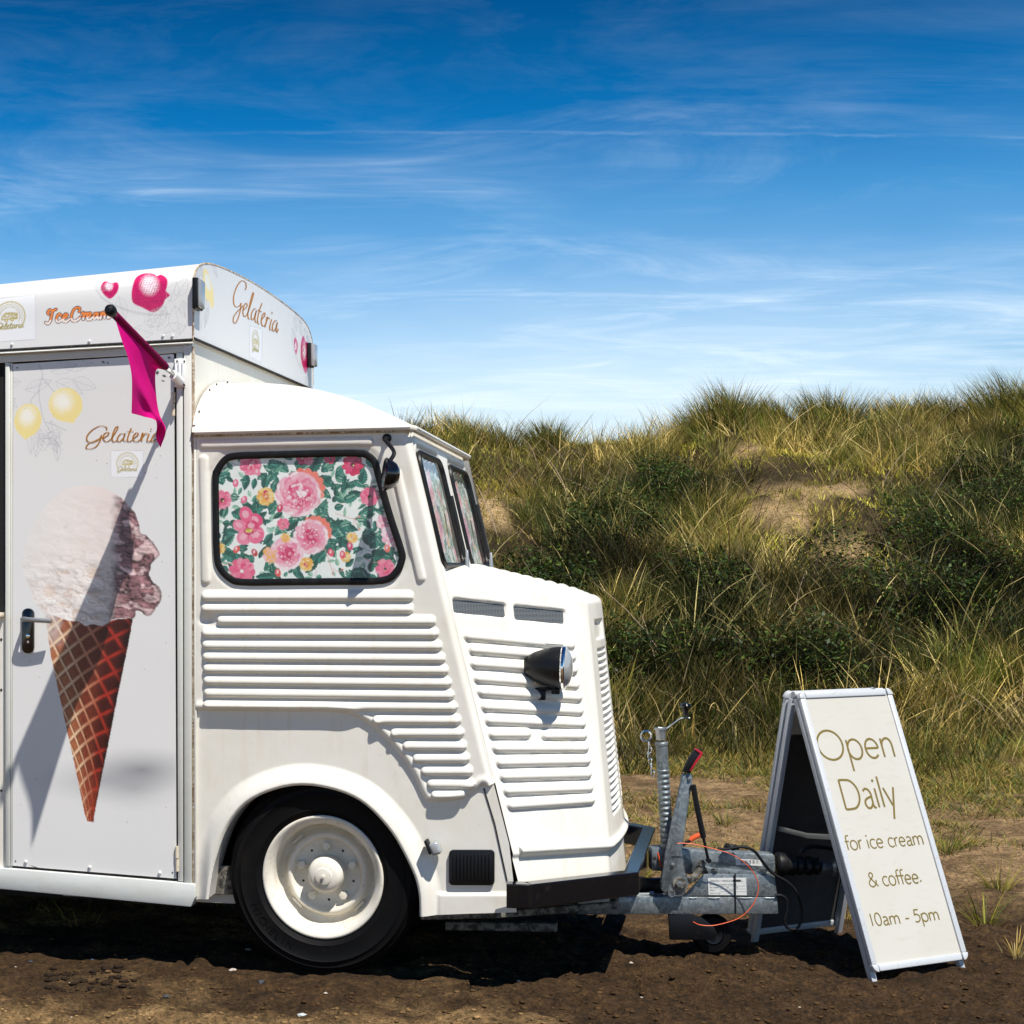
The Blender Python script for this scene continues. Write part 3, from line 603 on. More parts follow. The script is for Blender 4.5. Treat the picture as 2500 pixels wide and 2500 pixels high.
def floral(P, jitter=0):
    rg = random.Random(5 + jitter)
    z = lambda x, y: (500 + x * 0.2588, 1080 + y * 0.2588)
    for k in range(170):                                                    # pale background sprigs
        x, y = rg.uniform(520, 990), rg.uniform(1100, 1428); g = rg.choice(PALE + [GR[2]])
        P.leaf(x, y, rg.uniform(14, 26), rg.uniform(3.5, 6), rg.uniform(0, 360), g[0], g[1])
    for k in range(26):
        x, y = rg.uniform(525, 985), rg.uniform(1105, 1425); P.line([(x, y), (x + rg.uniform(-14, 14), y + rg.uniform(-14, 14)), (x + rg.uniform(-26, 26), y + rg.uniform(-26, 26))], 1.0, rg.choice(['#2c6b5c', '#e07a72', '#3f8f80']), 0.8)
    L = [(640, 180, 42, 13, 35), (700, 300, 40, 12, -150), (1000, 290, 48, 14, -60), (1100, 280, 50, 14, -45), (1060, 330, 44, 15, 25), (1060, 420, 40, 12, 40), (1250, 360, 32, 11, -70), (1480, 400, 36, 12, -80), (1330, 420, 34, 9, -20),
         (1350, 480, 36, 10, 5), (560, 440, 34, 11, -80), (470, 570, 32, 11, 20), (600, 640, 34, 14, -40), (480, 700, 46, 15, -80), (640, 480, 36, 12, -70), (250, 660, 36, 12, 20), (330, 700, 40, 11, 85), (350, 570, 34, 9, 30), (150, 980, 40, 13, -40), (160, 1040, 56, 16, 22), (190, 960, 34, 12, -75),
         (1080, 720, 46, 14, -70), (1150, 700, 42, 13, 60), (1190, 760, 62, 16, 15), (1200, 780, 58, 15, 50), (1170, 900, 44, 14, 75), (1250, 900, 40, 12, 35), (880, 740, 44, 14, 150), (850, 820, 40, 12, 95), (760, 760, 36, 12, 130), (1560, 1000, 50, 17, -55), (1570, 1030, 60, 18, 22), (1540, 970, 36, 12, -100),
         (560, 1210, 62, 17, -38), (700, 1110, 44, 14, -60), (1030, 1140, 44, 16, -50), (1060, 1100, 40, 13, 130), (480, 1270, 54, 9, -5), (1380, 1230, 46, 18, 15), (1450, 1180, 40, 14, 60), (830, 1200, 34, 10, 40), (1300, 560, 42, 12, -25), (1480, 660, 34, 12, -15), (1620, 640, 40, 14, 10), (1680, 560, 36, 12, -60), (170, 400, 34, 12, -110), (150, 700, 30, 11, -60), (200, 830, 26, 9, 10), (1640, 820, 28, 10, -30), (1600, 880, 26, 9, 60), (400, 300, 36, 11, 100), (240, 290, 34, 10, 160),
         (1180, 180, 44, 12, -35), (900, 220, 38, 10, -20), (1520, 150, 36, 12, 40), (1700, 1180, 38, 14, 110), (330, 1060, 34, 11, 30), (580, 900, 36, 10, 60), (640, 860, 32, 9, 130), (960, 690, 40, 12, 170), (1240, 470, 26, 8, 70), (1190, 440, 26, 9, -20), (1400, 360, 30, 9, 30)]
    for (x, y, l, w, a) in L:
        g = rg.choice(GR); X, Y = z(x, y); P.leaf(X, Y, l * 1.12, w * 0.92, a, g[0], g[1], g[2] if rg.random() < 0.6 else None, '#0e4039')
    for k in range(250):
        g = rg.choice(GR); P.leaf(rg.uniform(515, 990), rg.uniform(1100, 1430), rg.uniform(16, 34), rg.uniform(4.5, 9), rg.uniform(0, 360), g[0], g[1], g[2] if rg.random() < 0.5 else None, '#0e4039')
    for x, y, a in ((610, 270, 40), (640, 1090, 20), (520, 320, 30)): X, Y = z(x, y); P.line([(X, Y), (X + 22 * math.cos(R(a)), Y + 22 * math.sin(R(a))), (X + 42 * math.cos(R(a + 12)), Y + 42 * math.sin(R(a + 12)))], 1.6, '#164c44')
    pk = [['#f7d3dc', '#f3b9ca', '#fbe6ea'], ['#f4a9bf', '#f7c6d3', '#ee88a8'], ['#ef7f9f', '#f4a3b9'], ['#d6346c', '#e85c8b']]
    hot = [['#f27d9d', '#f599b1', '#ee6690'], ['#e94f80', '#f27d9d'], ['#d93068', '#f6b0c2'], ['#b81a4f', '#e2d46a']]
    salm = [['#f5826f', '#f39a86'], ['#f4a9a0', '#f5826f']]; yel = [['#f4c46d', '#f7d795', '#eeb052'], ['#f3b552', '#f9e0ad'], ['#e5993b', '#d93068']]; redf = [['#d81e5b', '#e23b6f'], ['#c01550', '#e0527f'], ['#5a0f2d', '#5a0f2d']]
    for k in range(9): a = R(-100 + 24 * k); X, Y = z(930, 440); P.ell(X + 40 * math.cos(a), Y + 38 * math.sin(a), 14, 11, -100 + 24 * k, random.Random(k).choice(['#f5826f', '#f0705f', '#f39a86']))
    X, Y = z(880, 490); flower(P, X, Y, 54, pk, 9, 6, 3); 
    for k in range(26): a = rg.uniform(0, 6.28); d = rg.uniform(4, 36); P.ell(X + d * math.cos(a), Y + d * math.sin(a), rg.uniform(4, 8), rg.uniform(2.5, 4.5), rg.uniform(0, 180), rg.choice(['#fdeef1', '#f8d4de', '#f1a3bb', '#e9648f', '#fbe3e9']))
    for k in range(7): a = R(-120 + 22 * k); X, Y = z(1040, 850); P.ell(X + 30 * math.cos(a), Y + 30 * math.sin(a), 12, 9, -120 + 22 * k, '#f5826f')
    X, Y = z(1000, 890); flower(P, X, Y, 42, pk, 8, 5, 11); P.ell(X - 2, Y + 2, 9, 8, 0, '#cf2f67'); P.ell(X, Y, 5, 4, 20, '#f19ab3')
    X, Y = z(770, 1050); flower(P, X, Y, 40, pk, 8, 5, 17); P.ell(X + 6, Y + 2, 8, 10, 0, '#cf2f67'); P.ell(X + 8, Y, 4, 5, 20, '#f19ab3')
    X, Y = z(430, 810)
    for (dx, dy, rx, ry, a, c) in ((-10, -32, 16, 22, -20, '#f0608d'), (-26, -6, 18, 14, 30, '#f387a5'), (14, -20, 18, 15, 40, '#ec4f82'), (-14, 22, 20, 18, -30, '#f48ba8'), (14, 16, 20, 22, 20, '#ef6c94'), (4, -4, 16, 16, 0, '#e23f74'), (-4, 8, 12, 9, 10, '#c9235c')): P.ell(X + dx, Y + dy, rx, ry, a, c); P.ell(X + dx - 2, Y + dy - 2, rx * 0.55, ry * 0.45, a, '#f8b4c6', 0.65)
    for k in range(14): a = rg.uniform(0, 6.28); P.line([(X + 8 * math.cos(a), Y + 8 * math.sin(a)), (X + 30 * math.cos(a), Y + 30 * math.sin(a))], 1.0, rg.choice(['#c9235c', '#fbd3de']), 0.6, 0)
    P.ell(X - 3, Y + 6, 9, 4, -15, '#e6d76c'); P.ell(X - 6, Y + 3, 4, 3, 30, '#b9a838')
    for (x, y, r, pal, n, rings, sd_) in ((575, 510, 22, yel, 5, 3, 2), (1395, 215, 26, redf, 5, 2, 4), (1555, 510, 23, hot, 8, 2, 6), (165, 540, 23, hot, 7, 2, 8), (960, 1150, 17, yel, 6, 3, 9), (1330, 1080, 13, yel, 6, 2, 10), (430, 210, 26, hot, 7, 3, 12), (350, 1215, 32, hot, 6, 2, 13), (1720, 760, 26, pk, 6, 2, 14), (1770, 880, 28, pk, 6, 2, 15), (1700, 1190, 24, hot, 6, 2, 16), (740, 770, 15, hot, 5, 2, 18), (1390, 900, 14, yel, 5, 2, 19), (760, 900, 12, yel, 5, 2, 23), (620, 1060, 20, [['#f5c6d0', '#f4b36a']], 5, 2, 24), (140, 1000, 14, yel, 5, 2, 27), (920, 150, 15, redf, 5, 2, 31), (1180, 150, 14, redf, 5, 2, 33), (980, 170, 12, hot, 5, 2, 34)):
        X, Y = z(x, y); flower(P, X, Y, r, pal, n, rings, sd_)
    for (x, y, c) in ((575, 470, '#d8205c'), (1555, 515, '#3a1020'), (165, 545, '#3a1020'), (1395, 210, '#4a0a22')): X, Y = z(x, y); P.ell(X, Y, 5, 5, 0, c); P.ell(X + 2, Y + 2, 2, 2, 0, '#f3df9a')
    for (x, y, c) in ((290, 385, '#ef6c94'), (370, 540, '#ef6c94'), (495, 280, '#f48ba8'), (1300, 1060, '#ec5a6f'), (1190, 1040, '#ec5a6f'), (710, 620, '#d8205c'), (690, 1230, '#e8574f'), (300, 1010, '#e8574f'), (470, 1040, '#c8403f'), (1720, 1000, '#ef7565'), (1370, 980, '#d64571')): X, Y = z(x, y); P.ell(X, Y, 7, 10, rg.uniform(-40, 40), c); P.ell(X - 1, Y - 2, 3, 5, 10, '#fbd0da', 0.7)
    for pts in ([(1230, 670), (1320, 700), (1400, 720), (1460, 700)], [(1400, 720), (1440, 780), (1460, 820)], [(1100, 960), (1150, 1050), (1190, 1170), (1210, 1240)], [(1520, 1100), (1580, 1130), (1640, 1130)], [(1210, 1190), (1260, 1220), (1300, 1200)], [(150, 1130), (200, 1150), (260, 1140)]):
        P.line([z(*q) for q in pts], 1.2, '#e58a80')
        X, Y = z(*pts[-1]); P.ell(X, Y, 2.6, 2.6, 0, '#ea8f86')
cl, cf, CU, CV_ = sheet(np.linspace(505, 1005, 400), np.linspace(1095, 1436, 275), lambda u, w, h: side(0.0045)(u, w, 0.0016 * np.sin(u / 31.0 + 0.6 * np.sin(w / 70)) + 0.001 * (fbm(u / 40, w / 60, 2) - 0.5)), lambda u, w: sdW(u, w) - 1.0)
P_ = Paint(CU, CV_, '#f4f6f3'); floral(P_)
quads = lambda i: np.stack([i[:-1, :-1], i[1:, :-1], i[1:, 1:], i[:-1, 1:]], -1).reshape(-1, 4)
cl = side(0.0045)(CU.ravel(), CV_.ravel(), 0.0016 * np.sin(CU.ravel() / 31.0 + 0.6 * np.sin(CV_.ravel() / 70)) + 0.001 * (fbm(CU.ravel() / 40, CV_.ravel() / 60, 2) - 0.5))
mesh('floral_curtain', cl, cf, M['curtain'], window, col=P_.C, label='rose print curtain filling the side window')

# --- cab front with two windscreen panes
pt = VS(np.array(1001.0), np.array(1049.0), 0.012); pb = VS(np.array(1088.0), np.array(1420.0), 0.012)
rk = (pb - pt); rkl = np.linalg.norm(rk); rk = rk / rkl; nF = np.cross(A3(0, 1, 0), rk); nF /= np.linalg.norm(nF)
if nF[0] < 0: nF = -nF
def front(w, t, h): w = np.asarray(w, float); return pt + w[..., None] * A3(0, 1, 0) + np.asarray(t, float)[..., None] * rk + np.broadcast_to(np.asarray(h, float), w.shape)[..., None] * nF
def front_wt(x, y):
    q = VP(np.array(float(x)), np.array(float(y)), pt, nF) - pt; return q[1], q @ rk
NP = np.array([front_wt(*q) for q in ((1009, 1090), (1069, 1126), (1137, 1384), (1085, 1384))]); FP = np.array([front_wt(*q) for q in ((1088, 1124), (1137, 1159), (1191, 1391), (1154, 1388))])
w0, w1 = NP[[0, 3], 0].mean() + 0.0, NP[[1, 2], 0].mean(); tA, tB = NP[[0, 1], 1].mean(), NP[[2, 3], 1].mean(); 
WF = VR - 0.024
panes = [(0.045, 0.605, tA, tB)]; panes.append((WF - 0.605, WF - 0.045, tA, tB))
def rr_sd(x0, y0, x1, y1, r):
    def fn(u, v):
        qx = np.abs(u - (x0 + x1) / 2) - (x1 - x0) / 2 + r; qy = np.abs(v - (y0 + y1) / 2) - (y1 - y0) / 2 + r
        return np.hypot(np.maximum(qx, 0), np.maximum(qy, 0)) + np.minimum(np.maximum(qx, qy), 0) - r
    return fn
ps = [rr_sd(*[p[k] for k in (0, 2, 1, 3)], 0.06) for p in panes]
def hF(u, v):
    d = np.minimum(ps[0](u, v), ps[1](u, v)); h = -0.010 * (1 - sm(d, 0.004, 0.03)); e = np.minimum(u, WF - u); return h - 0.05 * (1 - sm(e, 0, 0.055)) ** 2
v, f, U, V_ = sheet(np.arange(0, WF + 0.006, 0.0125), np.arange(0, rkl + 0.03, 0.0125), front, lambda u, w: -np.minimum(ps[0](u, w), ps[1](u, w)), hF)
mesh('windscreen_surround', v, f, M['cream'], van)
for k, (a, b, c, d) in enumerate(panes):
    ws = empty('windscreen', (0, 0, 0), parent=van, label=('nearer' if k == 0 else 'farther') + ' windscreen pane with floral curtain behind')
    q = rrect(a + 0.006, c + 0.006, b - 0.006, d - 0.006, 0.055)
    MB().tube(front(q[:, 0], q[:, 1], 0.0), 0.010, 8, closed=True, flat=(nF, 1.0)).build('windscreen_seal', M['rubber'], ws)
    q2 = rrect(a + 0.012, c + 0.012, b - 0.012, d - 0.012, 0.05); pane('pane', front(q2[:, 0], q2[:, 1], -0.004), nF, M['glass'], ws)
    uu = np.linspace(a, b, 110); vv = np.linspace(c, d, 130); UU, VV = np.meshgrid(uu, vv, indexing='ij')
    XX = 540 + (UU - a) / (b - a) * 430; YY = 1110 + (VV - c) / (d - c) * 320; fold = np.sin(XX / 11.0 + 1.5 * np.sin(YY / 60))
    Pw = Paint(XX + 5 * fold, YY + 14 * (vnoise(XX / 9, YY / 300) - 0.5) * 3, '#e9efec'); floral(Pw, k + 1)
    Pw.C = 0.62 * Pw.C + 0.38 * np.array([0.78, 0.82, 0.84]); i2 = np.arange(UU.size).reshape(UU.shape); mesh('floral_curtain', front(UU.ravel(), VV.ravel(), -0.02 + 0.004 * fold.ravel()), quads(i2), M['curtain'], ws, col=Pw.C)
    # wiper
    wp = front(np.array([b - 0.17, b - 0.16, b - 0.15]), np.array([d + 0.055, d - 0.02, d - 0.055]), np.array([0.02, 0.035, 0.04])); wip = empty('wiper', (0, 0, 0), parent=van)
    MB().tube(wp, [0.010, 0.007, 0.006], 8).lathe([(0.014, -0.02), (0.016, 0.0), (0.014, 0.02)], wp[0], nF, 14, True, True).build('wiper_arm', M['steel'], wip)
    wb = front(np.array([b - 0.15, b - 0.125]), np.array([d - 0.03, d - 0.27]), np.array([0.028, 0.026])); MB().tube(wb, 0.009, 6).build('wiper_blade', M['rubber'], wip)

# --- cab roof: lofted dome with drip rail
g0 = VS(np.array(478.0), np.array(1059.0)); g1 = VS(np.array(1000.0), np.array(1046.0)); ZG0, ZG1 = g0[2], g1[2]; S0, S1 = g0[0], g1[0]
_h = cr([(0, 0.235), (0.2, 0.234), (0.4, 0.214), (0.6, 0.168), (0.8, 0.098), (0.93, 0.040), (1.0, 0.004)], 12); HCX, HCY = _h[:, 0], _h[:, 1]
ns, nl = 46, 60; P3 = np.zeros((ns, nl, 3))
for i, a in enumerate(np.linspace(0, 1, ns)):
    s_ = S0 - 0.01 + (S1 + 0.015 - S0) * a; zg = ZG0 + (ZG1 - ZG0) * a
    hc = np.interp(a, HCX, HCY); pw = np.interp(a, [0, 0.5, 1.0], [5.0, 3.4, 2.4])
    w_ = np.linspace(-1, 1, nl); w_ = np.sign(w_) * (1 - (1 - np.abs(w_)) ** 1.7)
    P3[i, :, 0] = s_; vw = VW + (VR - VW) * a; P3[i, :, 1] = vw / 2 + w_ * (vw / 2 + 0.018); P3[i, :, 2] = zg + hc * (1 - np.abs(w_) ** pw) ** 0.75 + 0.004
roof = MB().grid(P3).build('cab_roof', M['cream'], van, sharp=80)
dr = np.array([(S0, -0.014, ZG0 + 0.003), (S1 + 0.005, -0.014, ZG1 + 0.003), (S1 + 0.02, 0.0, ZG1 + 0.001), (S1 + 0.02, VR, ZG1 + 0.001), (S1 + 0.005, VR + 0.014, ZG1 + 0.003), (S0, VW + 0.014, ZG0 + 0.003)])
MB().tube(dr, 0.009, 8).build('drip_rail', M['cream'], roof); MB().tube(dr + A3(-0.004, 0.004, -0.012), 0.004, 6).build('rusty_joint', M['rust_seam'], roof)
# roof flange against the box front
fl = P3[0].copy(); fl[:, 0] += 0.006; MB().tube(fl[2:-2:2], 0.007, 6).build('roof_flange', M['cream'], roof)
for k in (5, 11, 14, 18): MB().box(fl[k] + A3(0.008, 0, 0.002), (0.004, 0.006, 0.012)).build('rivet', M['gap'], roof)

# --- far side, floor, bulkhead closing the cab; the dark boxes are added to block light
mb = MB(); q = np.array([VS(np.array(float(x)), np.array(float(y)), 0.0) for x, y in OUT_A]); q[:, 1] = VW + (VC - VW) * sm(q[:, 0], S0, S1 + 0.1); mb.add(q, [tuple(range(len(q)))])
q = np.array([VS(np.array(float(x)), np.array(float(y)), 0.0) for x, y in OUT_B[:6] + OUT_B[8:]]); q[:, 1] = VW - 0.02 + (VC - VW) * sm(q[:, 0], S0, S1 + 0.1); mb.add(q, [tuple(range(len(q)))]); mb.build('far_side_panel', M['cream'], van, smooth=False)
mb = MB(); mb.box((0.06, VW / 2, 0.43), (1.20, VW - 0.72, 0.16)); mb.box((0.72, VC / 2, 0.36), (0.16, VC - 0.4, 0.09)); mb.box((-0.15, VC / 2, 1.1), (0.7, VC - 0.2, 0.9)); mb.build('underbody', M['under'], van, smooth=False)

# --- bonnet: lofted plan outline with pressed ribs
F0 = VS(np.array(1085.0), np.array(1420.0), 0.0135); F1 = VS(np.array(1286.0), np.array(2218.0), 0.0135); fd = F1 - F0
tdir = A3(math.cos(R(45)), math.sin(R(45)), 0); nB = np.cross(tdir, fd); nB /= np.linalg.norm(nB)
C0 = VP(np.array(1437.0), np.array(1478.0), F0, nB); C1 = VP(np.array(1503.0), np.array(2192.0), F0, nB)
nvb = 210; nside, narc, nfr = 114, 10, 90; vs_ = np.linspace(0, 1, nvb)
def outline(v):
    Fv = F0 + (F1 - F0) * v; Cv = C0 + (C1 - C0) * v; d1 = Cv - Fv; L1 = np.linalg.norm(d1); d1 /= L1; d2 = A3(0, 1, 0); r = 0.030
    a = [Fv + d1 * (L1 - r) * k / nside for k in range(nside)]
    p0, p2 = Cv - d1 * r, Cv + d2 * r
    b = [p0 * (1 - k / narc) ** 2 + 2 * Cv * (k / narc) * (1 - k / narc) + p2 * (k / narc) ** 2 for k in range(narc)]
    half = VC / 2 - p2[1]; c = [p2 + d2 * half * k / (nfr / 2) + A3(0.030 * (1 - (1 - k / (nfr / 2)) ** 2), 0, 0) for k in range(nfr // 2 + 1)]
    near = np.array(a + b + c); far = near[::-1][1:].copy(); far[:, 1] = VC - far[:, 1]; return np.vstack([near, far])
RT = 0.045
G = np.stack([outline(v) for v in vs_], 0)                                   # (v, u, 3)
def hBon(P):
    X, Y = vpx(P); l = P[..., 1]; near = (np.arange(P.shape[1]) < nside + narc // 2)[None, :]
    h = np.zeros(X.shape)
    br = [((1139, 1550), (1393, 1573)), ((1150, 1583), (1396, 1602)), ((1155, 1617), (1400, 1633)), ((1163, 1653), (1404, 1670)), ((1172, 1686), (1411, 1700)), ((1181, 1722), (1414, 1733)), ((1190, 1755), (1420, 1764)), ((1199, 1789), (1286, 1789)), ((1327, 1793), (1423, 1793)), ((1208, 1823), (1427, 1823)), ((1217, 1858), (1431, 1854)), ((1226, 1892), (1434, 1887)), ((1235, 1927), (1438, 1920)), ((1244, 1963), (1442, 1950))]
    for a, b in br: h = np.maximum(h, press(sd_line([(a[0] + 8, a[1]), (b[0] - 6, b[1])])(X, Y), Y - (a[1] + (b[1] - a[1]) * (X - a[0]) / (b[0] - a[0])), 15, 0.0150))
    for q in VENTS: h = h - 0.012 * sm(-sd_poly(q)(X, Y), -1, 5)
    h = h * near
    # rolled lip low down, all round
    yl = np.interp(X, [1250, 1495, 1540], [2085, 2074, 2000]); vl = (np.linspace(0, 1, P.shape[0])[:, None]); h = h + 0.016 * np.exp(-((vl - 0.826) / 0.013) ** 2) * (np.arange(P.shape[1])[None, :] > 8) - 0.010 * sm(vl, 0.835, 0.85)
    # louvred nose: two columns of fine horizontal slats on the front
    iu = np.arange(P.shape[1])[None, :]; fr = (iu - nside - narc) / nfr; colm = np.maximum(sm(np.abs(fr - 0.27), 0.17, 0.155), sm(np.abs(fr - 0.73), 0.17, 0.155)) * (fr > 0) * (fr < 1)
    rows = sm(vl, 0.155, 0.165) * sm(vl, 0.745, 0.73); h = h + colm * rows * (-0.010 + 0.012 * np.clip(1 - np.abs(((vl * 42) % 1) - 0.35) * 2.6, 0, 1)) - 0.012 * colm * sm(vl, 0.055, 0.06) * sm(vl, 0.125, 0.12)
    return h
def ease(q, r=5):
    q = np.asarray(q, float); o = []
    for i in range(len(q)):
        a, b, c = q[i - 1], q[i], q[(i + 1) % len(q)]; o.append(b + (a - b) / np.linalg.norm(a - b) * r); o.append(b + (c - b) / np.linalg.norm(c - b) * r)
    return np.array(o)
VENTS = [ease([(1104, 1458), (1237, 1472), (1240, 1511), (1108, 1498)]), ease([(1253, 1475), (1382, 1488), (1383, 1527), (1257, 1515)])]
tu = np.gradient(G, axis=1); tv = np.gradient(G, axis=0); nrm = np.cross(tu, tv); nrm /= np.linalg.norm(nrm, axis=-1)[..., None] + 1e-9
if nrm[nvb // 2, 20, 1] > 0: nrm = -nrm
Gd = G + nrm * hBon(G)[..., None]
# rounded top edge, then the crowned top with cross ribs
topn = nrm[0].copy(); topn[:, 2] = 0; topn /= np.linalg.norm(topn, axis=1)[:, None]
rows = [Gd[0] * 1.0 - topn * RT * (1 - math.cos(a)) + A3(0, 0, RT * math.sin(a)) * 0.8 for a in np.linspace(0, math.pi / 2, 9)[1:]]
full = np.concatenate([np.array(rows)[::-1], Gd], 0)
bon = MB(); bon.grid(full); nh = nside + narc + nfr // 2; top = rows[-1]; cols = 40; T = np.zeros((nh, cols, 3))
for i in range(nh):
    a, b = top[i], top[len(top) - 1 - i]; t = np.linspace(0, 1, cols); T[i] = a + (b - a) * t[:, None]
    wv = abs(b[1] - a[1]); T[i, :, 2] += 0.035 * (wv / VC) * (1 - (2 * t - 1) ** 2)
    if i < nside: T[i, :, 2] += 0.008 * (0.5 + 0.5 * np.cos(2 * np.pi * i / nside * 9.5)) * sm(np.minimum(t, 1 - t), 0.0, 0.04) * sm(i, 2, 8) * sm(nside - i, 0, 12)
bon.grid(T); bonnet = bon.build('bonnet', M['cream'], van, sharp=65, label='cream ribbed pig-nose bonnet')
for q in VENTS:
    qq = VP(q[:, 0], q[:, 1], F0, nB); nn = nrm[nvb // 2, 60]; MB().add(qq - nn * 0.009, [tuple(range(len(qq)))]).build('vent_mesh', M['perf'], bonnet, smooth=False)
# fold strip that hides the joint between cab side and bonnet, with its seam
sf = np.array([VS(np.array(float(x)), np.array(float(y)), 0.0085) for x, y in ((1181, 1924), (1208, 2012), (1240, 2160))]); MB().tube(sf, 0.0026, 6).build('wing_seam', M['gap'], bonnet)

# --- headlight
hc_ = VP(np.array(1371.0), np.array(1630.0), F0 + A3(0, -0.125, 0), nB); hl = empty('headlight', (0, 0, 0), parent=van, label='black bullet headlight with clear lens')
ax = A3(1, -0.02, -0.02); mb = MB(); mb.lathe([(0.004, -0.140), (0.020, -0.136), (0.036, -0.124), (0.052, -0.098), (0.064, -0.066), (0.072, -0.034), (0.0755, -0.006), (0.076, 0.004)], hc_, ax, 40, True, False); mb.build('headlight_bowl', M['satin'], hl)
MB().lathe([(0.0765, 0.000), (0.0795, 0.004), (0.0795, 0.012), (0.074, 0.016), (0.070, 0.014)], hc_, ax, 40).build('chrome_rim', M['chrome'], hl)
MB().lathe([(0.073, 0.010), (0.066, 0.022), (0.050, 0.032), (0.028, 0.038), (0.004, 0.040)], hc_, ax, 40, False, True).build('headlight_lens', M['lens'], hl)
MB().prism(np.array([hc_ + A3(0.006, 0.0, 0.078), hc_ + A3(-0.055, -0.012, 0.082), hc_ + A3(-0.035, 0.012, 0.080)]), (0, 0, 0.004)).build('rim_clip', M['chrome'], hl)
MB().box(hc_ + A3(-0.095, 0.03, -0.100), (0.075, 0.05, 0.035), None, 0.004).box(hc_ + A3(-0.07, 0.06, -0.078), (0.07, 0.11, 0.010), None, 0.003).box(hc_ + A3(-0.02, 0.0, -0.084), (0.03, 0.03, 0.020), None, 0.003).build('headlight_bracket', M['plastic'], hl)
wr = cr([hc_ + A3(-0.13, 0.05, -0.085), hc_ + A3(-0.115, 0.02, -0.080), hc_ + A3(-0.095, 0.0, -0.062), hc_ + A3(-0.090, -0.004, -0.045)], 5); MB().tube(wr, 0.004, 6).build('headlight_wire', M['hinge'], hl)

# --- wing mirror
mp = VS(np.array(945.0), np.array(1070.0), 0.0); md = VS(np.array(944.0), np.array(1158.0), -0.12); mi = empty('wing_mirror', (0, 0, 0), parent=van, label='black teardrop wing mirror on a bent arm')
MB().lathe([(0.016, -0.002), (0.016, 0.006), (0.010, 0.012)], mp, (0, -1, 0), 20, True, True).build('mirror_bracket', M['rubber'], mi)
am = np.array([mp + A3(0, -0.005, 0), mp + A3(0.004, -0.05, -0.012), VS(np.array(962.0), np.array(1103.0), -0.10), VS(np.array(953.0), np.array(1124.0), -0.12), md + A3(0.004, 0, 0.03)]); MB().tube(cr(am, 5), 0.0075, 8).build('mirror_arm', M['plastic'], mi)
mb = MB(); mb.lathe([(0.001, -0.046), (0.026, -0.042), (0.044, -0.028), (0.055, -0.006), (0.057, 0.006), (0.052, 0.010), (0.0, 0.010)], md, A3(-0.93, -0.30, 0.10), 32); mb.build('mirror_head', M['gloss'], mi)
MB().lathe([(0.0575, 0.004), (0.0585, 0.007), (0.054, 0.011)], md, A3(-0.93, -0.30, 0.10), 32).build('mirror_rim', M['gloss'], mi)

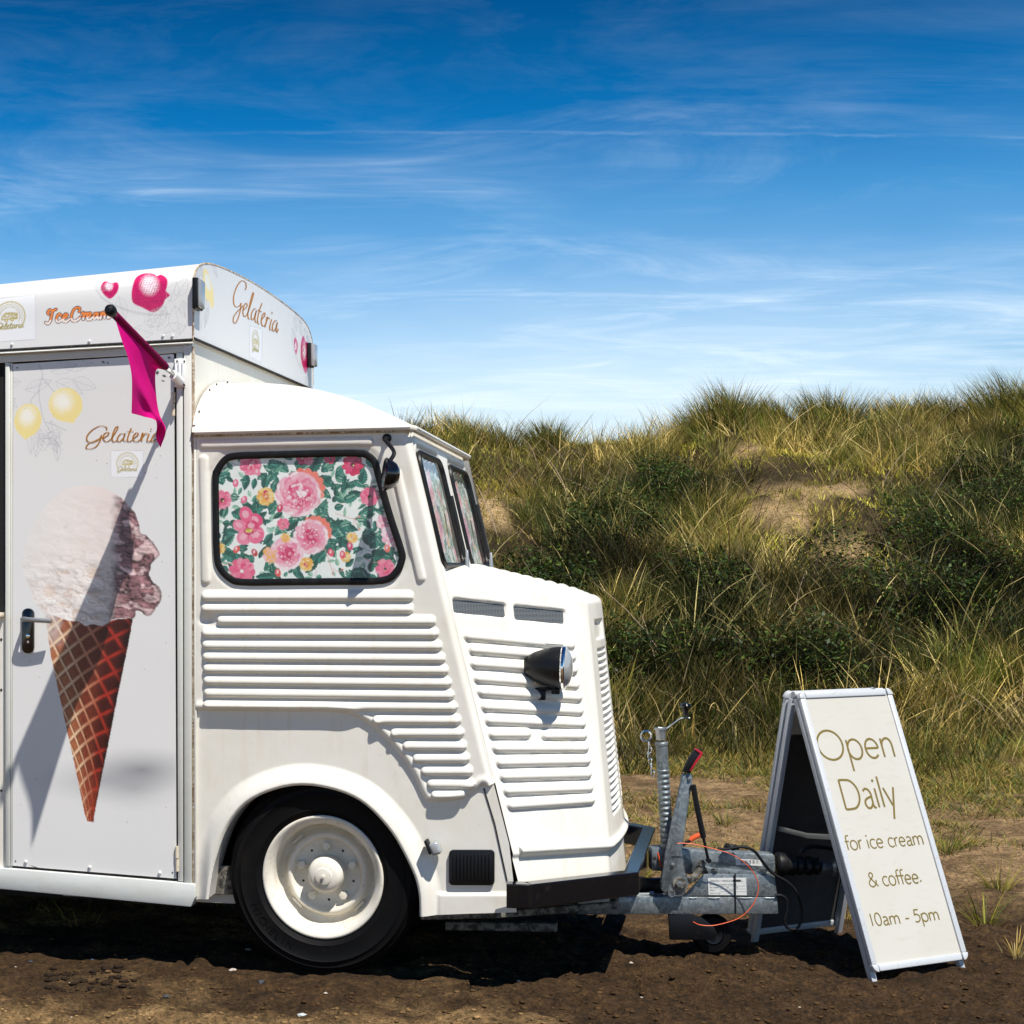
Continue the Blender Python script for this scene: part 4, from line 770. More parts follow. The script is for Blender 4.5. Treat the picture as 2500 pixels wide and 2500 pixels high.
# --- front wheel (and its three fellows)
def make_wheel():
    w = empty('wheel', (0, 0, 0), parent=van); axw = (0, -1, 0); o = (0, 0, 0)
    tp = [(0.212, -0.03), (0.216, -0.004), (0.228, 0.008), (0.240, 0.012), (0.243, 0.0155), (0.247, 0.0145), (0.272, 0.019), (0.296, 0.019), (0.299, 0.0215), (0.303, 0.0185), (0.318, 0.014), (0.321, 0.0155), (0.325, 0.011), (0.336, 0.0), (0.338, 0.0005), (0.343, -0.008), (0.350, -0.022)]
    for k in range(5): z0 = -0.024 - 0.024 * k; tp += [(0.351, z0), (0.351, z0 - 0.018), (0.344, z0 - 0.019), (0.344, z0 - 0.023)]
    tp += [(0.350, -0.150), (0.335, -0.172), (0.28, -0.182), (0.215, -0.17)]
    ty = MB().lathe(tp, o, axw, 96).build('tyre', M['tyre'], w, sharp=50)
    rp = [(0.2195, -0.012), (0.222, 0.004), (0.220, 0.009), (0.214, 0.010), (0.206, 0.006), (0.196, -0.002), (0.188, -0.010), (0.185, -0.030), (0.182, -0.078), (0.176, -0.096), (0.166, -0.102), (0.157, -0.094), (0.151, -0.076), (0.145, -0.066), (0.137, -0.063), (0.129, -0.069), (0.124, -0.082), (0.118, -0.088), (0.062, -0.090)]
    MB().lathe(rp, o, axw, 96).build('rim', M['rim'], w, sharp=60)
    MB().lathe([(0.0665, -0.095), (0.0665, -0.055), (0.064, -0.036), (0.059, -0.024), (0.051, -0.016), (0.047, -0.0145), (0.037, -0.0105), (0.031, -0.0095), (0.0295, -0.006), (0.021, -0.004), (0.006, -0.0035), (0.006, 0.002), (0.0005, 0.0025)], o, axw, 48).build('hub_cap', M['rim'], w, sharp=28)
    for k in range(5):
        a = R(20 + 72 * k); c = A3(0.098 * math.cos(a), 0.085, 0.098 * math.sin(a)); MB().lathe([(0.0165, -0.006), (0.0165, 0.014), (0.014, 0.018), (0.0005, 0.019)], c, axw, 6).build('wheel_bolt', M['rim'], w, sharp=20)
        b = R(56 + 72 * k); c = A3(0.098 * math.cos(b), 0.0875, 0.098 * math.sin(b)); MB().lathe([(0.0045, 0.0), (0.0035, 0.001), (0.0005, 0.001)], c, axw, 10).build('wheel_stud_hole', M['gap'], w)
    for k in range(4): a = R(45 + 90 * k); c = A3(0.163 * math.cos(a), 0.096, 0.163 * math.sin(a)); MB().box(c, (0.012, 0.016, 0.05), np.array(Matrix.Rotation(-a, 3, 'Y')), 0.005).build('rim_spoke', M['rim'], w)
    mb = MB()
    for k, ch in enumerate('MICHELIN'):
        v, f = text_mesh(ch, 0.040, 0.0010); a = R(205 + 5.6 * k); r_ = 0.268
        up = -A3(math.cos(a), 0, math.sin(a)); rt = A3(-math.sin(a), 0, math.cos(a))        # read from the hub, feet outwards
        mb.add(A3(r_ * math.cos(a), -0.0195, r_ * math.sin(a)) + v[:, [0]] * rt + (v[:, [1]] - 0.014) * up + v[:, [2]] * A3(0, -1, 0), f)
    mb.build('tyre_lettering', M['tyre'], w, smooth=False, label='raised lettering on the tyre wall')
    MB().tube(np.array([(0.150, -0.002 + 0.03, 0.135), (0.163, -0.004, 0.147)]), 0.005, 8).build('valve', M['rubber'], w)
    return w
def copy_tree(o, parent):
    c = o.copy(); COL.objects.link(c); c.parent = parent
    for ch in o.children: copy_tree(ch, c)
    return c
wheel = make_wheel(); wheel.location = (wc[0], 0.03, wc[2]); wheel['label'] = 'near front wheel with cream steel rim and exposed bolts'
for (s_, l_, rz) in ((wc[0], VW - 0.03, math.pi), (-2.35, 0.03, 0), (-2.35, VW - 0.03, math.pi)):
    c = copy_tree(wheel, van); c.location = (s_, l_, wc[2]); c.rotation_euler = (0, 0, rz); c['label'] = 'wheel with cream steel rim'

# --- box body behind the cab
SB = float(VS(np.array(467.0), np.array(900.0))[0]); SR = -3.3
def pz(x, y, l=0.0): return VS(np.array(float(x)), np.array(float(y)), l)
zb0 = pz(460, 827, -0.012); zb1 = pz(0, 853, -0.012); kz = (zb0[2] - zb1[2]) / (zb0[0] - zb1[0])
def zb(s): return zb0[2] + kz * (np.asarray(s) - zb0[0])
FPX = [(460, 826), (460.5, 760), (461, 692), (463.6, 662), (471, 645), (481, 637.5), (495, 636), (510, 638.5), (544, 651), (604, 681), (660, 717), (713, 757), (740, 784), (753, 812), (758, 840), (760, 900), (760, 950)]
cs = np.array([VP(np.array(x), np.array(float(y)), (SB + 0.012, 0, 0), (1, 0, 0)) for x, y in FPX])[:, 1:]
lF = cs[-1, 0]; cs[:, 0] = -0.012 + (cs[:, 0] - cs[0, 0]) * (VW + 0.024) / (cs[-1, 0] - cs[0, 0])
crs = cr(cs, 8); crs[:, 0] = np.clip(crs[:, 0], -0.012, VW + 0.012)
# roof canopy, printed vinyl; the painted part is the near side
def loft(s, arr): return np.stack([np.broadcast_to(s[:, None], (len(s), len(arr))), np.broadcast_to(arr[:, 0], (len(s), len(arr))), arr[:, 1][None] + 0.043 * (s[:, None] - SB) * (arr[:, 1][None] - 2.0) / 0.5 * 0.9 + kz * (s[:, None] - SB) * 0.4], -1)
nn_ = 0
d_ = np.r_[0, np.cumsum(np.linalg.norm(np.diff(crs, axis=0), axis=1))]
ar = np.r_[np.linspace(0, 0.52, 150), np.linspace(0.54, d_[-1], 60)]; prof = np.stack([np.interp(ar, d_, crs[:, 0]), np.interp(ar, d_, crs[:, 1])], 1)
ss = np.r_[np.linspace(SR, -1.26, 20), np.linspace(-1.25, SB + 0.012, 300)]
RP = loft(ss, prof); X, Y = vpx(RP); Pn = Paint(X, Y, '#e1e0de')
G1 = '#a9a8ae'
def strawberry(P, cx, cy, rx, ry, seed, poly):
    rg = random.Random(seed); q = cr(poly, 5, True); P.poly(q, '#cf1f66'); sdq = sd_poly(q)
    i = P.sel(q[:, 0].min(), q[:, 1].min(), q[:, 0].max(), q[:, 1].max())
    if not len(i): return
    x, y = P.X[i], P.Y[i]; d = sdq(x, y); n = fbm(x / 2.3, y / 2.3, 2); hi = np.clip(1 - np.hypot((x - cx + rx * 0.02) / (rx * 0.72), (y - cy + ry * 0.25) / (ry * 0.75)), 0, 1)
    P.put(i, np.where(d < -1, np.clip(hi * 2.3 - 0.8 * (1 - n), 0, 0.92), 0), '#fbeaf1'); P.put(i, np.where(d < 0, 0.55 * (n > 0.62), 0), '#a8104c')
    gx_, gy_ = (x * 0.9 + y * 0.35), (y * 0.9 - x * 0.35); sp = max(5.0, rx / 8); seeds = ((gx_ % sp) < sp * 0.28) & (((gy_ + (np.floor(gx_ / sp) % 2) * sp / 2) % sp) < sp * 0.45); P.put(i, np.where((d < -2) & seeds, 0.75, 0), '#7d0d3b')
def zz1(pts): return [(x * 0.41408, 600 + y * 0.41408) for x, y in pts]
strawberry(Pn, 366, 708, 46, 48, 1, zz1([(800, 190), (850, 163), (905, 165), (925, 178), (950, 170), (985, 195), (985, 240), (978, 265), (1002, 292), (975, 315), (960, 350), (925, 385), (890, 390), (840, 365), (795, 345), (778, 320), (778, 260)]))
strawberry(Pn, 267, 704, 21, 22, 2, zz1([(612, 212), (632, 210), (655, 220), (690, 215), (700, 240), (690, 275), (660, 308), (640, 310), (610, 285), (595, 255), (597, 232)]))
for (x, y, l, w, a) in ((700, 300, 60, 14, 75), (560, 240, 34, 8, 10), (850, 450, 62, 20, -20), (880, 480, 66, 22, -50), (930, 500, 62, 24, -80), (960, 520, 60, 18, -20), (1060, 520, 70, 22, -100), (1000, 330, 50, 16, -70), (1040, 300, 52, 15, -60), (900, 520, 46, 16, 200), (1090, 420, 40, 12, -95)): Pn.leaf_lines(x * 0.41408, 600 + y * 0.41408, l, w, a, G1, 1.1, 0.55)
Pn.line(zz1([(565, 260), (620, 320), (700, 360), (800, 390), (900, 405), (1000, 400)]), 2.0, G1, 0.6); Pn.line(zz1([(590, 300), (660, 345), (800, 400), (920, 412)]), 1.4, G1, 0.6)
# logo stickers
SCR = {'G': [[(630, 1085), (625, 1068), (590, 1062), (545, 1085), (515, 1120), (515, 1150), (545, 1160), (585, 1140), (600, 1115)], [(600, 1115), (590, 1150), (565, 1185), (530, 1197), (508, 1190), (525, 1165), (570, 1145), (605, 1128)]], 'e': [[(605, 1138), (640, 1112), (635, 1099), (615, 1110), (610, 1140), (630, 1155), (655, 1140)]], 'l': [[(655, 1140), (690, 1085), (695, 1065), (680, 1075), (662, 1125), (668, 1155), (690, 1148)]],
       'a': [[(735, 1108), (710, 1110), (692, 1140), (705, 1155), (730, 1130), (738, 1105), (728, 1145), (745, 1153)]], 't': [[(775, 1075), (768, 1090), (752, 1140), (762, 1155), (780, 1145)], [(750, 1096), (790, 1092)]], 'e2': [[(785, 1138), (815, 1113), (805, 1102), (788, 1120), (787, 1145), (808, 1155), (830, 1140)]], 'r': [[(830, 1140), (841, 1105), (842, 1114), (835, 1152)], [(838, 1130), (858, 1106), (872, 1109)]], 'i': [[(880, 1108), (868, 1145), (878, 1155), (895, 1142)]], 'a2': [[(935, 1108), (912, 1110), (895, 1140), (905, 1155), (930, 1130), (938, 1105), (930, 1143), (945, 1152)]]}
def shifted(k, dx): return [[(x + dx, y) for x, y in s_] for s_ in SCR[k]]
GEL = [s_ for k in ('G', 'e', 'l', 'a', 't', 'e2', 'r', 'i', 'a2') for s_ in SCR[k]]
GELE = SCR['G'] + SCR['e'] + SCR['l'] + shifted('e', 85) + shifted('t', -7) + shifted('a', 83) + shifted('r', 5) + shifted('i', 8) + shifted('a2', 8)
def logo(P, cx, cy, r, w, sx=1.0, skew=0.0):
    ol = '#b3a13c'; q = lambda x, y: (cx + x * r * sx, cy + y * r + skew * x * r * sx)
    for rad, ww in ((1.0, w), (0.86, w * 0.35), (0.66, w * 0.5)):
        a = np.linspace(R(-205), R(28), 30); P.line([q(rad * math.cos(t), rad * math.sin(t)) for t in a], ww, ol, 0.85, 0)
    for k in range(26): t = R(-195 + 8.2 * k); P.line([q(0.72 * math.cos(t), 0.72 * math.sin(t)), q(0.80 * math.cos(t), 0.80 * math.sin(t))], w * 0.55, '#b9b6a8', 0.75, 0)
    for pts in ([(-.5, .12), (-.45, -.12), (-.25, -.3), (.05, -.3), (.5, -.22), (.5, .12), (-.5, .12)], [(-.38, -.05), (-.2, -.22), (-.02, -.22), (-.02, -.04), (-.38, -.05)], [(.08, -.22), (.45, -.12)], [(.08, -.1), (.45, -.02)], [(.08, 0.02), (.45, .06)]): P.line([q(*p) for p in pts], w * 0.8, ol, 0.95, 0)
    P.poly([q(*p) for p in [(.08, -.24), (.5, -.18), (.5, -.12), (.08, -.16)]], ol, 0.9); P.poly([q(*p) for p in [(-.5, .05), (.5, .05), (.5, .13), (-.5, .13)]], ol, 0.6)
    for x in (-0.05, 0.32):
        X, Y = q(x - 0.15, .16); P.ell(X, Y, r * 0.12 * sx, r * 0.12, 0, ol); P.ell(X, Y, r * 0.05 * sx, r * 0.05, 0, '#f4f2e4')
    for s_ in GELE: P.line([q((x - 735) / 222 * 0.92, (y - 1130) / 222 * 0.92 + 0.62) for x, y in s_], w * 0.9, '#a09238', 0.95, 3)
def sticker(P, poly, c='#e9eaec'): P.poly(poly, c); P.line(list(poly) + [poly[0]], 1.2, '#aaa9b0', 0.6, 0)
sticker(Pn, [(-60, 735), (87, 719), (87, 828), (-60, 840)]); logo(Pn, 23, 775, 38, 3.0, 1.0, -0.1)
# Ice Cream in bold orange script with dark outline
ICE = [[(522, 560), (512, 540), (530, 515), (565, 520), (600, 506)], [(565, 518), (552, 580), (540, 630), (515, 660), (490, 648)], [(655, 572), (640, 556), (615, 575), (605, 615), (617, 640), (642, 635), (668, 612)], [(680, 603), (715, 582), (720, 562), (700, 557), (680, 590), (682, 630), (707, 640), (742, 612)],
       [(848, 530), (856, 498), (830, 487), (792, 510), (767, 570), (772, 620), (802, 633), (842, 612), (862, 588)], [(878, 550), (898, 545), (893, 615)], [(898, 580), (925, 546), (938, 550)], [(938, 592), (968, 570), (972, 550), (952, 546), (934, 575), (937, 612), (962, 618), (992, 592)], [(1045, 546), (1017, 552), (1002, 590), (1012, 608), (1035, 590), (1050, 546), (1045, 602), (1066, 598)],
       [(1085, 542), (1080, 605)], [(1085, 572), (1113, 537), (1124, 547), (1117, 600)], [(1122, 567), (1150, 532), (1164, 545), (1158, 598), (1182, 588)]]
ICE = [[(x * 0.2277, 640 + y * 0.2277) for x, y in s_] for s_ in ICE]
for s_ in ICE: Pn.line(s_, 8.4, '#1d1b28', 1.0, 6)
for s_ in ICE: Pn.line(s_, 5.0, '#f0893a', 1.0, 6)
i = Pn.sel(100, 740, 275, 800)                                             # lower half of the letters is white
msk = (Pn.C[i][:, 0] > 0.6) & (Pn.C[i][:, 2] < 0.2) & (Pn.Y[i] > 783 - 0.085 * (Pn.X[i] - 110)); Pn.C[i[msk]] = lin('#f6e9e0')
i2 = np.arange(RP[..., 0].size).reshape(RP.shape[:2]); canopy = mesh('roof_canopy', RP, quads(i2), M['print'], van, col=Pn.C, label='white curved roof canopy with strawberry and Ice Cream print')
# canopy front face
sF = sd_poly(np.vstack([crs[::2], [(crs[-1, 0], crs[-1, 1])]]))
bot = np.array([crs[0], crs[-1]]); front_poly = np.vstack([crs[::2], crs[-1:]])
def cfront(u, v, h): return np.stack([np.full_like(u, SB + 0.0125) + h, u, v], -1)
v, f, U, V_ = sheet(np.linspace(-0.03, VW + 0.03, 300), np.linspace(cs[:, 1].min() - 0.02, cs[:, 1].max() + 0.02, 110), cfront, sd_poly(front_poly))
X, Y = vpx(v); Pf = Paint(X, Y, '#dddddc')
def zf(pts): return [(450 + x * 0.18116, 620 + y * 0.18116) for x, y in pts]
q = cr(zf([(265, 200), (310, 230), (345, 340), (385, 480), (398, 600), (390, 720), (355, 720), (340, 640), (300, 640), (275, 540), (250, 420), (248, 290)]), 4, True); Pf.poly(q, '#efdc92'); Pf.ell(*zf([(315, 380)])[0], 6, 22, -12, '#e8e6da', 0.9)
for (x, y, l, w, a) in ((210, 110, 40, 5, 80), (130, 200, 26, 4, 60), (220, 160, 50, 6, 95), (380, 140, 34, 4, 70), (230, 560, 46, 5, 95), (300, 600, 60, 6, 92), (200, 700, 56, 5, 85), (320, 720, 50, 5, 100), (1480, 850, 34, 4, 80), (1560, 900, 36, 4, 85), (1620, 1000, 30, 4, 75), (1660, 1100, 26, 3, 80), (1640, 1650, 36, 4, 85), (1500, 800, 30, 4, 60), (1450, 1000, 30, 3, 70)): Pf.leaf_lines(450 + x * 0.18116, 620 + y * 0.18116, l, w, a, G1, 1.0, 0.6, 3)
Pf.line(zf([(1445, 1090), (1480, 1300), (1560, 1520), (1650, 1640)]), 1.3, G1, 0.6)
strawberry(Pf, 743, 868, 9, 44, 3, zf([(1600, 1100), (1625, 1150), (1640, 1190), (1655, 1180), (1668, 1300), (1668, 1520), (1645, 1600), (1625, 1600), (1590, 1500), (1570, 1380), (1572, 1200)])); strawberry(Pf, 722, 850, 5, 20, 4, zf([(1485, 1130), (1510, 1150), (1528, 1220), (1520, 1310), (1505, 1355), (1485, 1280), (1475, 1180)]))
sticker(Pf, zf([(880, 960), (1050, 1020), (1045, 1460), (878, 1390)]), '#e3e4e8'); logo(Pf, *zf([(960, 1190)])[0], 30, 1.6, 0.27, 0.4)
cfr = mesh('canopy_front', v, f, M['print'], van, col=Pf.C, label='canopy front with Gelateria lettering, lemon and strawberries')
GR2 = [[(815, 485), (832, 450), (825, 390), (780, 360), (730, 400), (685, 490), (662, 590), (668, 680), (700, 715), (740, 700), (765, 660)], [(765, 660), (755, 750), (725, 860), (690, 930), (662, 920), (660, 860), (700, 790), (760, 730), (790, 700)], [(785, 765), (830, 722), (845, 690), (832, 665), (805, 690), (790, 750), (790, 810), (810, 845), (840, 825)], [(840, 825), (880, 720), (925, 570), (930, 522), (914, 545), (880, 680), (855, 800), (862, 870), (885, 876)], [(965, 740), (937, 742), (905, 800), (900, 860), (912, 888), (940, 860), (970, 762), (950, 860), (957, 918), (977, 922)],
       [(1045, 665), (1010, 760), (985, 880), (992, 938), (1012, 942)], [(985, 755), (1040, 780)], [(1035, 885), (1075, 842), (1085, 802), (1070, 797), (1045, 840), (1035, 910), (1047, 960), (1072, 972), (1095, 940)], [(1095, 940), (1112, 852), (1114, 875), (1085, 985)], [(1098, 925), (1128, 862), (1148, 872)], [(1175, 880), (1150, 970), (1152, 1020), (1172, 1026)], [(1245, 900), (1217, 902), (1187, 960), (1186, 1020), (1202, 1038), (1230, 1000), (1250, 922), (1236, 1010), (1243, 1056), (1266, 1008)]]
def on_front(x, y, h): p = VP(x, y, (SB + 0.0125, 0, 0), (1, 0, 0)); p[..., 0] += h; return p
ribbon([zf(s_) for s_ in GR2], on_front, 2.2, 'canopy_lettering', M['gold'], cfr, 0.35, dots=[(*zf([(1177, 790)])[0], 1.8)], lift=0.0006, label='brown script lettering Gelateria')
# edge trims and dark joints of the canopy
tr = np.stack([np.full(len(crs), SB + 0.011), crs[:, 0], crs[:, 1]], -1); MB().tube(tr[::3], 0.0035, 6).build('canopy_edge', M['rust_seam'], canopy)
ln = np.array([(SB + 0.013, -0.012, zb(SB)), (SB + 0.013, VW + 0.012, crs[-1, 1])]); MB().tube(ln, 0.006, 6).build('front_joint', M['gap'], canopy)
ln = np.array([(SR, -0.010, zb(SR) - 0.004), (SB + 0.012, -0.010, zb(SB) - 0.004)]); MB().tube(ln, 0.006, 6).build('side_joint', M['gap'], canopy)
ln = ln + A3(0, -0.006, -0.012); MB().tube(ln, 0.006, 6, flat=((0, 0, 1), 0.6)).build('canopy_trim', M['frame'], canopy)
for x, y in ((29, 841), (218, 833), (398, 820), (421, 820)): MB().lathe([(0.006, 0), (0.005, 0.003), (0.001, 0.004)], pz(x, y, -0.012), (0, -1, 0), 10).build('rivet', M['white'], canopy)
for (x0, y0, x1, y1) in ((467, 683, 488, 752), ):
    ml = empty('marker_lamp', (0, 0, 0), parent=van, label='chrome marker lamp at the near end of the canopy front'); c = VP(np.array(476.0), np.array(719.0), (SB + 0.013, 0, 0), (1, 0, 0))
    MB().box(c + A3(0.010, 0, 0), (0.020, 0.075, 0.112), None, 0.004).build('marker_base', M['plastic'], ml); MB().box(c + A3(0.024, 0, 0), (0.012, 0.066, 0.104), None, 0.007).build('marker_lens', M['lens'], ml)
    ml = empty('marker_lamp', (0, 0, 0), parent=van, label='chrome marker lamp at the far end of the canopy front'); c = VP(np.array(753.0), np.array(868.0), (SB + 0.013, 0, 0), (1, 0, 0))
    MB().box(c + A3(0.010, 0, 0), (0.020, 0.075, 0.112), None, 0.004).build('marker_base', M['plastic'], ml); MB().box(c + A3(0.028, 0, 0), (0.020, 0.066, 0.104), None, 0.007).build('marker_lens', M['lens'], ml)

# box walls
zs = pz(300, 2150)[2]
mb = MB(); mb.add([(SR, 0.012, zs), (SB, 0.012, zs), (SB, 0.012, zb(SB)), (SR, 0.012, zb(SR)), (SR, VW, zs), (SB, VW, zs), (SB, VW, crs[-1, 1]), (SR, VW, zb(SR))], [(0, 1, 2, 3), (1, 5, 6, 2), (5, 4, 7, 6), (4, 0, 3, 7), (0, 4, 5, 1)])
box = mb.build('box_body', M['cream'], van, smooth=False, label='cream box body behind the cab')
def strip(pts, l0, th, m, name, parent=box, bev=0.002, **kw):
    q = np.array([pz(x, y, 0) for x, y in pts]); q[:, 1] = l0; return MB().prism(q, (0, th, 0), bev).build(name, m, parent, **kw)
strip([(-400, 886), (458, 840), (458, 860), (-400, 908)], 0.000, 0.02, M['sill'], 'door_header')
strip([(14, 886), (24, 886), (24, 2114), (14, 2113)], -0.004, 0.02, M['frame'], 'door_post'); strip([(24.6, 887), (30, 887), (30, 2114), (24.6, 2114)], 0.002, 0.014, M['frame'], 'door_post')
strip([(431, 862), (446, 861), (447, 2152), (435, 2151)], -0.003, 0.02, M['frame'], 'door_post'); strip([(450, 845), (467, 844), (468, 2160), (451, 2158)], -0.006, 0.022, M['frame'], 'corner_post')
strip([(468.6, 846), (472.5, 846), (473.5, 2188), (469.6, 2188)], 0.004, 0.012, M['rust_seam'], 'rusty_joint', bev=0)
strip([(473, 1060), (479.5, 1060), (480, 2190), (474.5, 2190)], -0.001, 0.012, M['cream'], 'cab_joint_flange')
strip([(28, 883), (428, 857), (434, 2152), (28, 2120)], 0.0075, 0.003, M['gap'], 'door_gap', bev=0)
strip([(-600, 2085), (20, 2119), (434, 2153), (478, 2158), (478, 2190), (468, 2213), (0, 2169), (-600, 2120)], -0.010, 0.05, M['sill'], 'sill', bev=0.003)
strip([(128, 2178), (590, 2180), (590, 2222), (128, 2200)], 0.10, 0.10, M['frame'], 'chassis_rail', bev=0.003); strip([(478, 2120), (600, 2125), (600, 2192), (478, 2196)], 0.07, 0.02, M['dirty'], 'chassis_bracket', bev=0.003)
strip([(-600, 860), (9, 876), (9, 1495), (-600, 1460)], 0.009, 0.004, M['dark'], 'serving_hatch', bev=0, label='near-black sheet for the shade inside the serving hatch')  # flat sheet; shade of the open hatch is put into its colour
strip([(-600, 1480), (9, 1496), (9, 1506), (-600, 1490)], -0.03, 0.05, M['hinge'], 'hatch_counter')
for y in (1561, 1684, 1930): MB().lathe([(0.005, 0), (0.004, 0.001), (0.0005, 0.001)], pz(3, y, 0.011), (0, -1, 0), 10).build('rivet_hole', M['gap'], box)
mb = MB(); mb.box(((SR + SB) / 2, VW / 2, zs - 0.05), (SB - SR - 0.1, VW - 0.5, 0.16)); mb.build('box_floor', M['under'], box, smooth=False)  # dark floor slab, added to block light under the box

# door with its print
DQ = np.array([(32, 889), (423.5, 864.5), (430, 2145), (31, 2113.5)], float)
du = np.linspace(0, 1, 225); dv = np.linspace(0, 1, 690); DU, DV = np.meshgrid(du, dv, indexing='ij')
DX = (DQ[0, 0] * (1 - DU) + DQ[1, 0] * DU) * (1 - DV) + (DQ[3, 0] * (1 - DU) + DQ[2, 0] * DU) * DV; DY = (DQ[0, 1] * (1 - DU) + DQ[1, 1] * DU) * (1 - DV) + (DQ[3, 1] * (1 - DU) + DQ[2, 1] * DU) * DV
Pd = Paint(DX, DY, '#e0dfdd'); x, y = Pd.X, Pd.Y
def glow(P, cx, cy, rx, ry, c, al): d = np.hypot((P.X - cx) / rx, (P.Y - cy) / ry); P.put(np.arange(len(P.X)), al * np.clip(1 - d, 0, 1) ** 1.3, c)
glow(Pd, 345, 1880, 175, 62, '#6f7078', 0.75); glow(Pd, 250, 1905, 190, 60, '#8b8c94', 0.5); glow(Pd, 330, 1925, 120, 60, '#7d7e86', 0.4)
# lemons and line-drawn sprigs
def lemon(P, cx, cy, rx, ry, ang, seed):
    a = R(ang); dx = P.X - cx; dy = P.Y - cy; u = dx * math.cos(a) + dy * math.sin(a); v_ = -dx * math.sin(a) + dy * math.cos(a)
    r_ = np.hypot(u / rx, v_ / ry) - 0.16 * np.exp(-((u / rx) / 0.20) ** 2) * (v_ > 0); n = fbm(P.X / 1.8 + seed, P.Y / 1.8, 2); P.put(np.arange(len(u)), (r_ < 1) * 1.0, '#eedc94')
    P.put(np.arange(len(u)), np.where(r_ < 1, np.clip((1.05 - np.hypot((u + rx * 0.1) / rx, (v_ + ry * 0.25) / ry) * 1.15) * 1.6 - 0.9 * n + 0.25, 0, 0.95), 0), '#f1efe6')
for (X_, Y_, l, w, a) in ((150, 850, 68, 14, -20), (90, 900, 70, 18, 150), (330, 800, 72, 20, 25), (430, 790, 60, 16, 20), (300, 740, 66, 14, -15), (380, 720, 70, 13, -10), (200, 1010, 90, 14, 95), (300, 1030, 80, 13, 80), (240, 1080, 70, 12, 100), (120, 800, 46, 12, 170), (100, 950, 50, 13, 200), (330, 1150, 50, 9, 85)): Pd.leaf_lines(X_ * 0.41408, 600 + Y_ * 0.41408, l, w, a, '#aeadb3', 1.1, 0.62)
for pts in ([(230, 700), (250, 760), (230, 850), (240, 950), (260, 1030), (300, 1100)], [(250, 780), (310, 850), (340, 860)], [(235, 850), (190, 900), (180, 930)], [(270, 1040), (330, 1060), (390, 1090)]): Pd.line(zz1(pts), 1.6, '#a5a4ab', 0.7)
for k in range(10): rg = random.Random(k); Pd.line([(112 + 12 * math.cos(t) * 0.5 + rg.uniform(-14, 40), 1078 + 5 * math.sin(t) + rg.uniform(-30, 25)) for t in (0, 1.5, 3, 4.5, 6)], 1.0, '#b0afb5', 0.6)
lemon(Pd, 68, 1026, 33, 41, 8, 1); lemon(Pd, 160, 988, 41, 42, -22, 2)
# speckles and chips
for k in range(26): rg = random.Random(100 + k); Pd.ell(rg.uniform(40, 420), rg.uniform(890, 2130), rg.uniform(0.6, 1.3), rg.uniform(0.6, 1.3), 0, '#3a3830', 0.8)
for (X_, Y_, a, b) in ((252, 884, 4, 2.5), (263, 886, 3, 2), (384, 910, 4, 5), (401, 918, 5, 3), (398, 930, 4, 2), (412, 873, 3, 3), (160, 1287, 2, 3), (147, 1483, 3, 1.6), (88, 2118, 14, 1.6)): Pd.ell(X_, Y_, a, b, 20, '#4a4438', 0.85)
# ice cream scoop
zi = lambda pts: [(x_ * 0.2847, 1150 + y_ * 0.2847) for x_, y_ in pts]
SCOOP = cr(zi([(440, 250), (520, 180), (620, 138), (740, 122), (860, 135), (960, 180), (1050, 240), (1105, 300), (1150, 345), (1172, 400), (1195, 470), (1203, 530), (1250, 548), (1300, 600), (1345, 660), (1370, 710), (1345, 750), (1300, 790), (1290, 850), (1275, 880), (1310, 950), (1360, 990), (1385, 1040), (1380, 1110), (1340, 1170), (1300, 1230), (1250, 1240), (1200, 1200), (1165, 1200), (1160, 1250), (1130, 1265), (1050, 1260), (980, 1270), (930, 1300), (870, 1330), (800, 1312), (730, 1328), (680, 1290), (600, 1285), (520, 1262), (430, 1225), (350, 1200), (300, 1120), (260, 1000), (210, 900), (190, 780), (210, 650), (260, 520), (320, 400), (380, 310)]), 3, True)
CONE = zi([(365, 1200), (430, 1215), (520, 1255), (640, 1265), (870, 1310), (1000, 1270), (1140, 1262)]) + [(316, 1560), (301, 1634), (286, 1706), (268, 1800), (248, 1897), (232, 1980), (228, 2007), (213, 2005), (207, 1988), (184, 1876), (159, 1764), (124, 1599), (110, 1500)]
sdc = sd_poly(CONE); i = Pd.sel(95, 1470, 345, 2015); x, y = Pd.X[i], Pd.Y[i]; d = sdc(x, y) + 1.5 * (fbm(x / 6, y / 6, 2) - 0.5)
xl = np.interp(y, [1490, 1599, 1764, 1876, 2005], [106, 124, 159, 184, 212]); xr = np.interp(y, [1500, 1560, 1706, 1897, 2005], [326, 316, 286, 248, 229]); t_ = np.clip((x - xl) / (xr - xl), 0, 1)
tw = t_ + 0.10 * np.sin(t_ * 3.1)
fa = ((tw * 260 * (1 - (y - 1500) / 1400) * 1.05 - (y - 1500) * 0.62) / 56.0) % 1; fb = ((y + 0.62 * x + 16 * np.sin(t_ * 2.6)) / 43.0) % 1
ln_a = np.exp(-((fa - 0.5) / 0.085) ** 2); ln_b = np.exp(-((fb - 0.5) / 0.10) ** 2); lat = np.maximum(ln_a, ln_b); shade_a = np.exp(-((fa - 0.64) / 0.09) ** 2); shade_b = np.exp(-((fb - 0.66) / 0.08) ** 2); nz = fbm(x / 2.2, y / 2.2, 3); nb = fbm(x / 14, y / 14, 3)
L_ = lambda c: np.array(lin(c))
cell = L_('#ac6845') * (1 - sm(t_, 0.05, 0.45))[:, None] + L_('#74301f') * (sm(t_, 0.05, 0.45) * (1 - sm(t_, 0.45, 0.8)))[:, None] + L_('#3f0f0a') * sm(t_, 0.45, 0.8)[:, None]
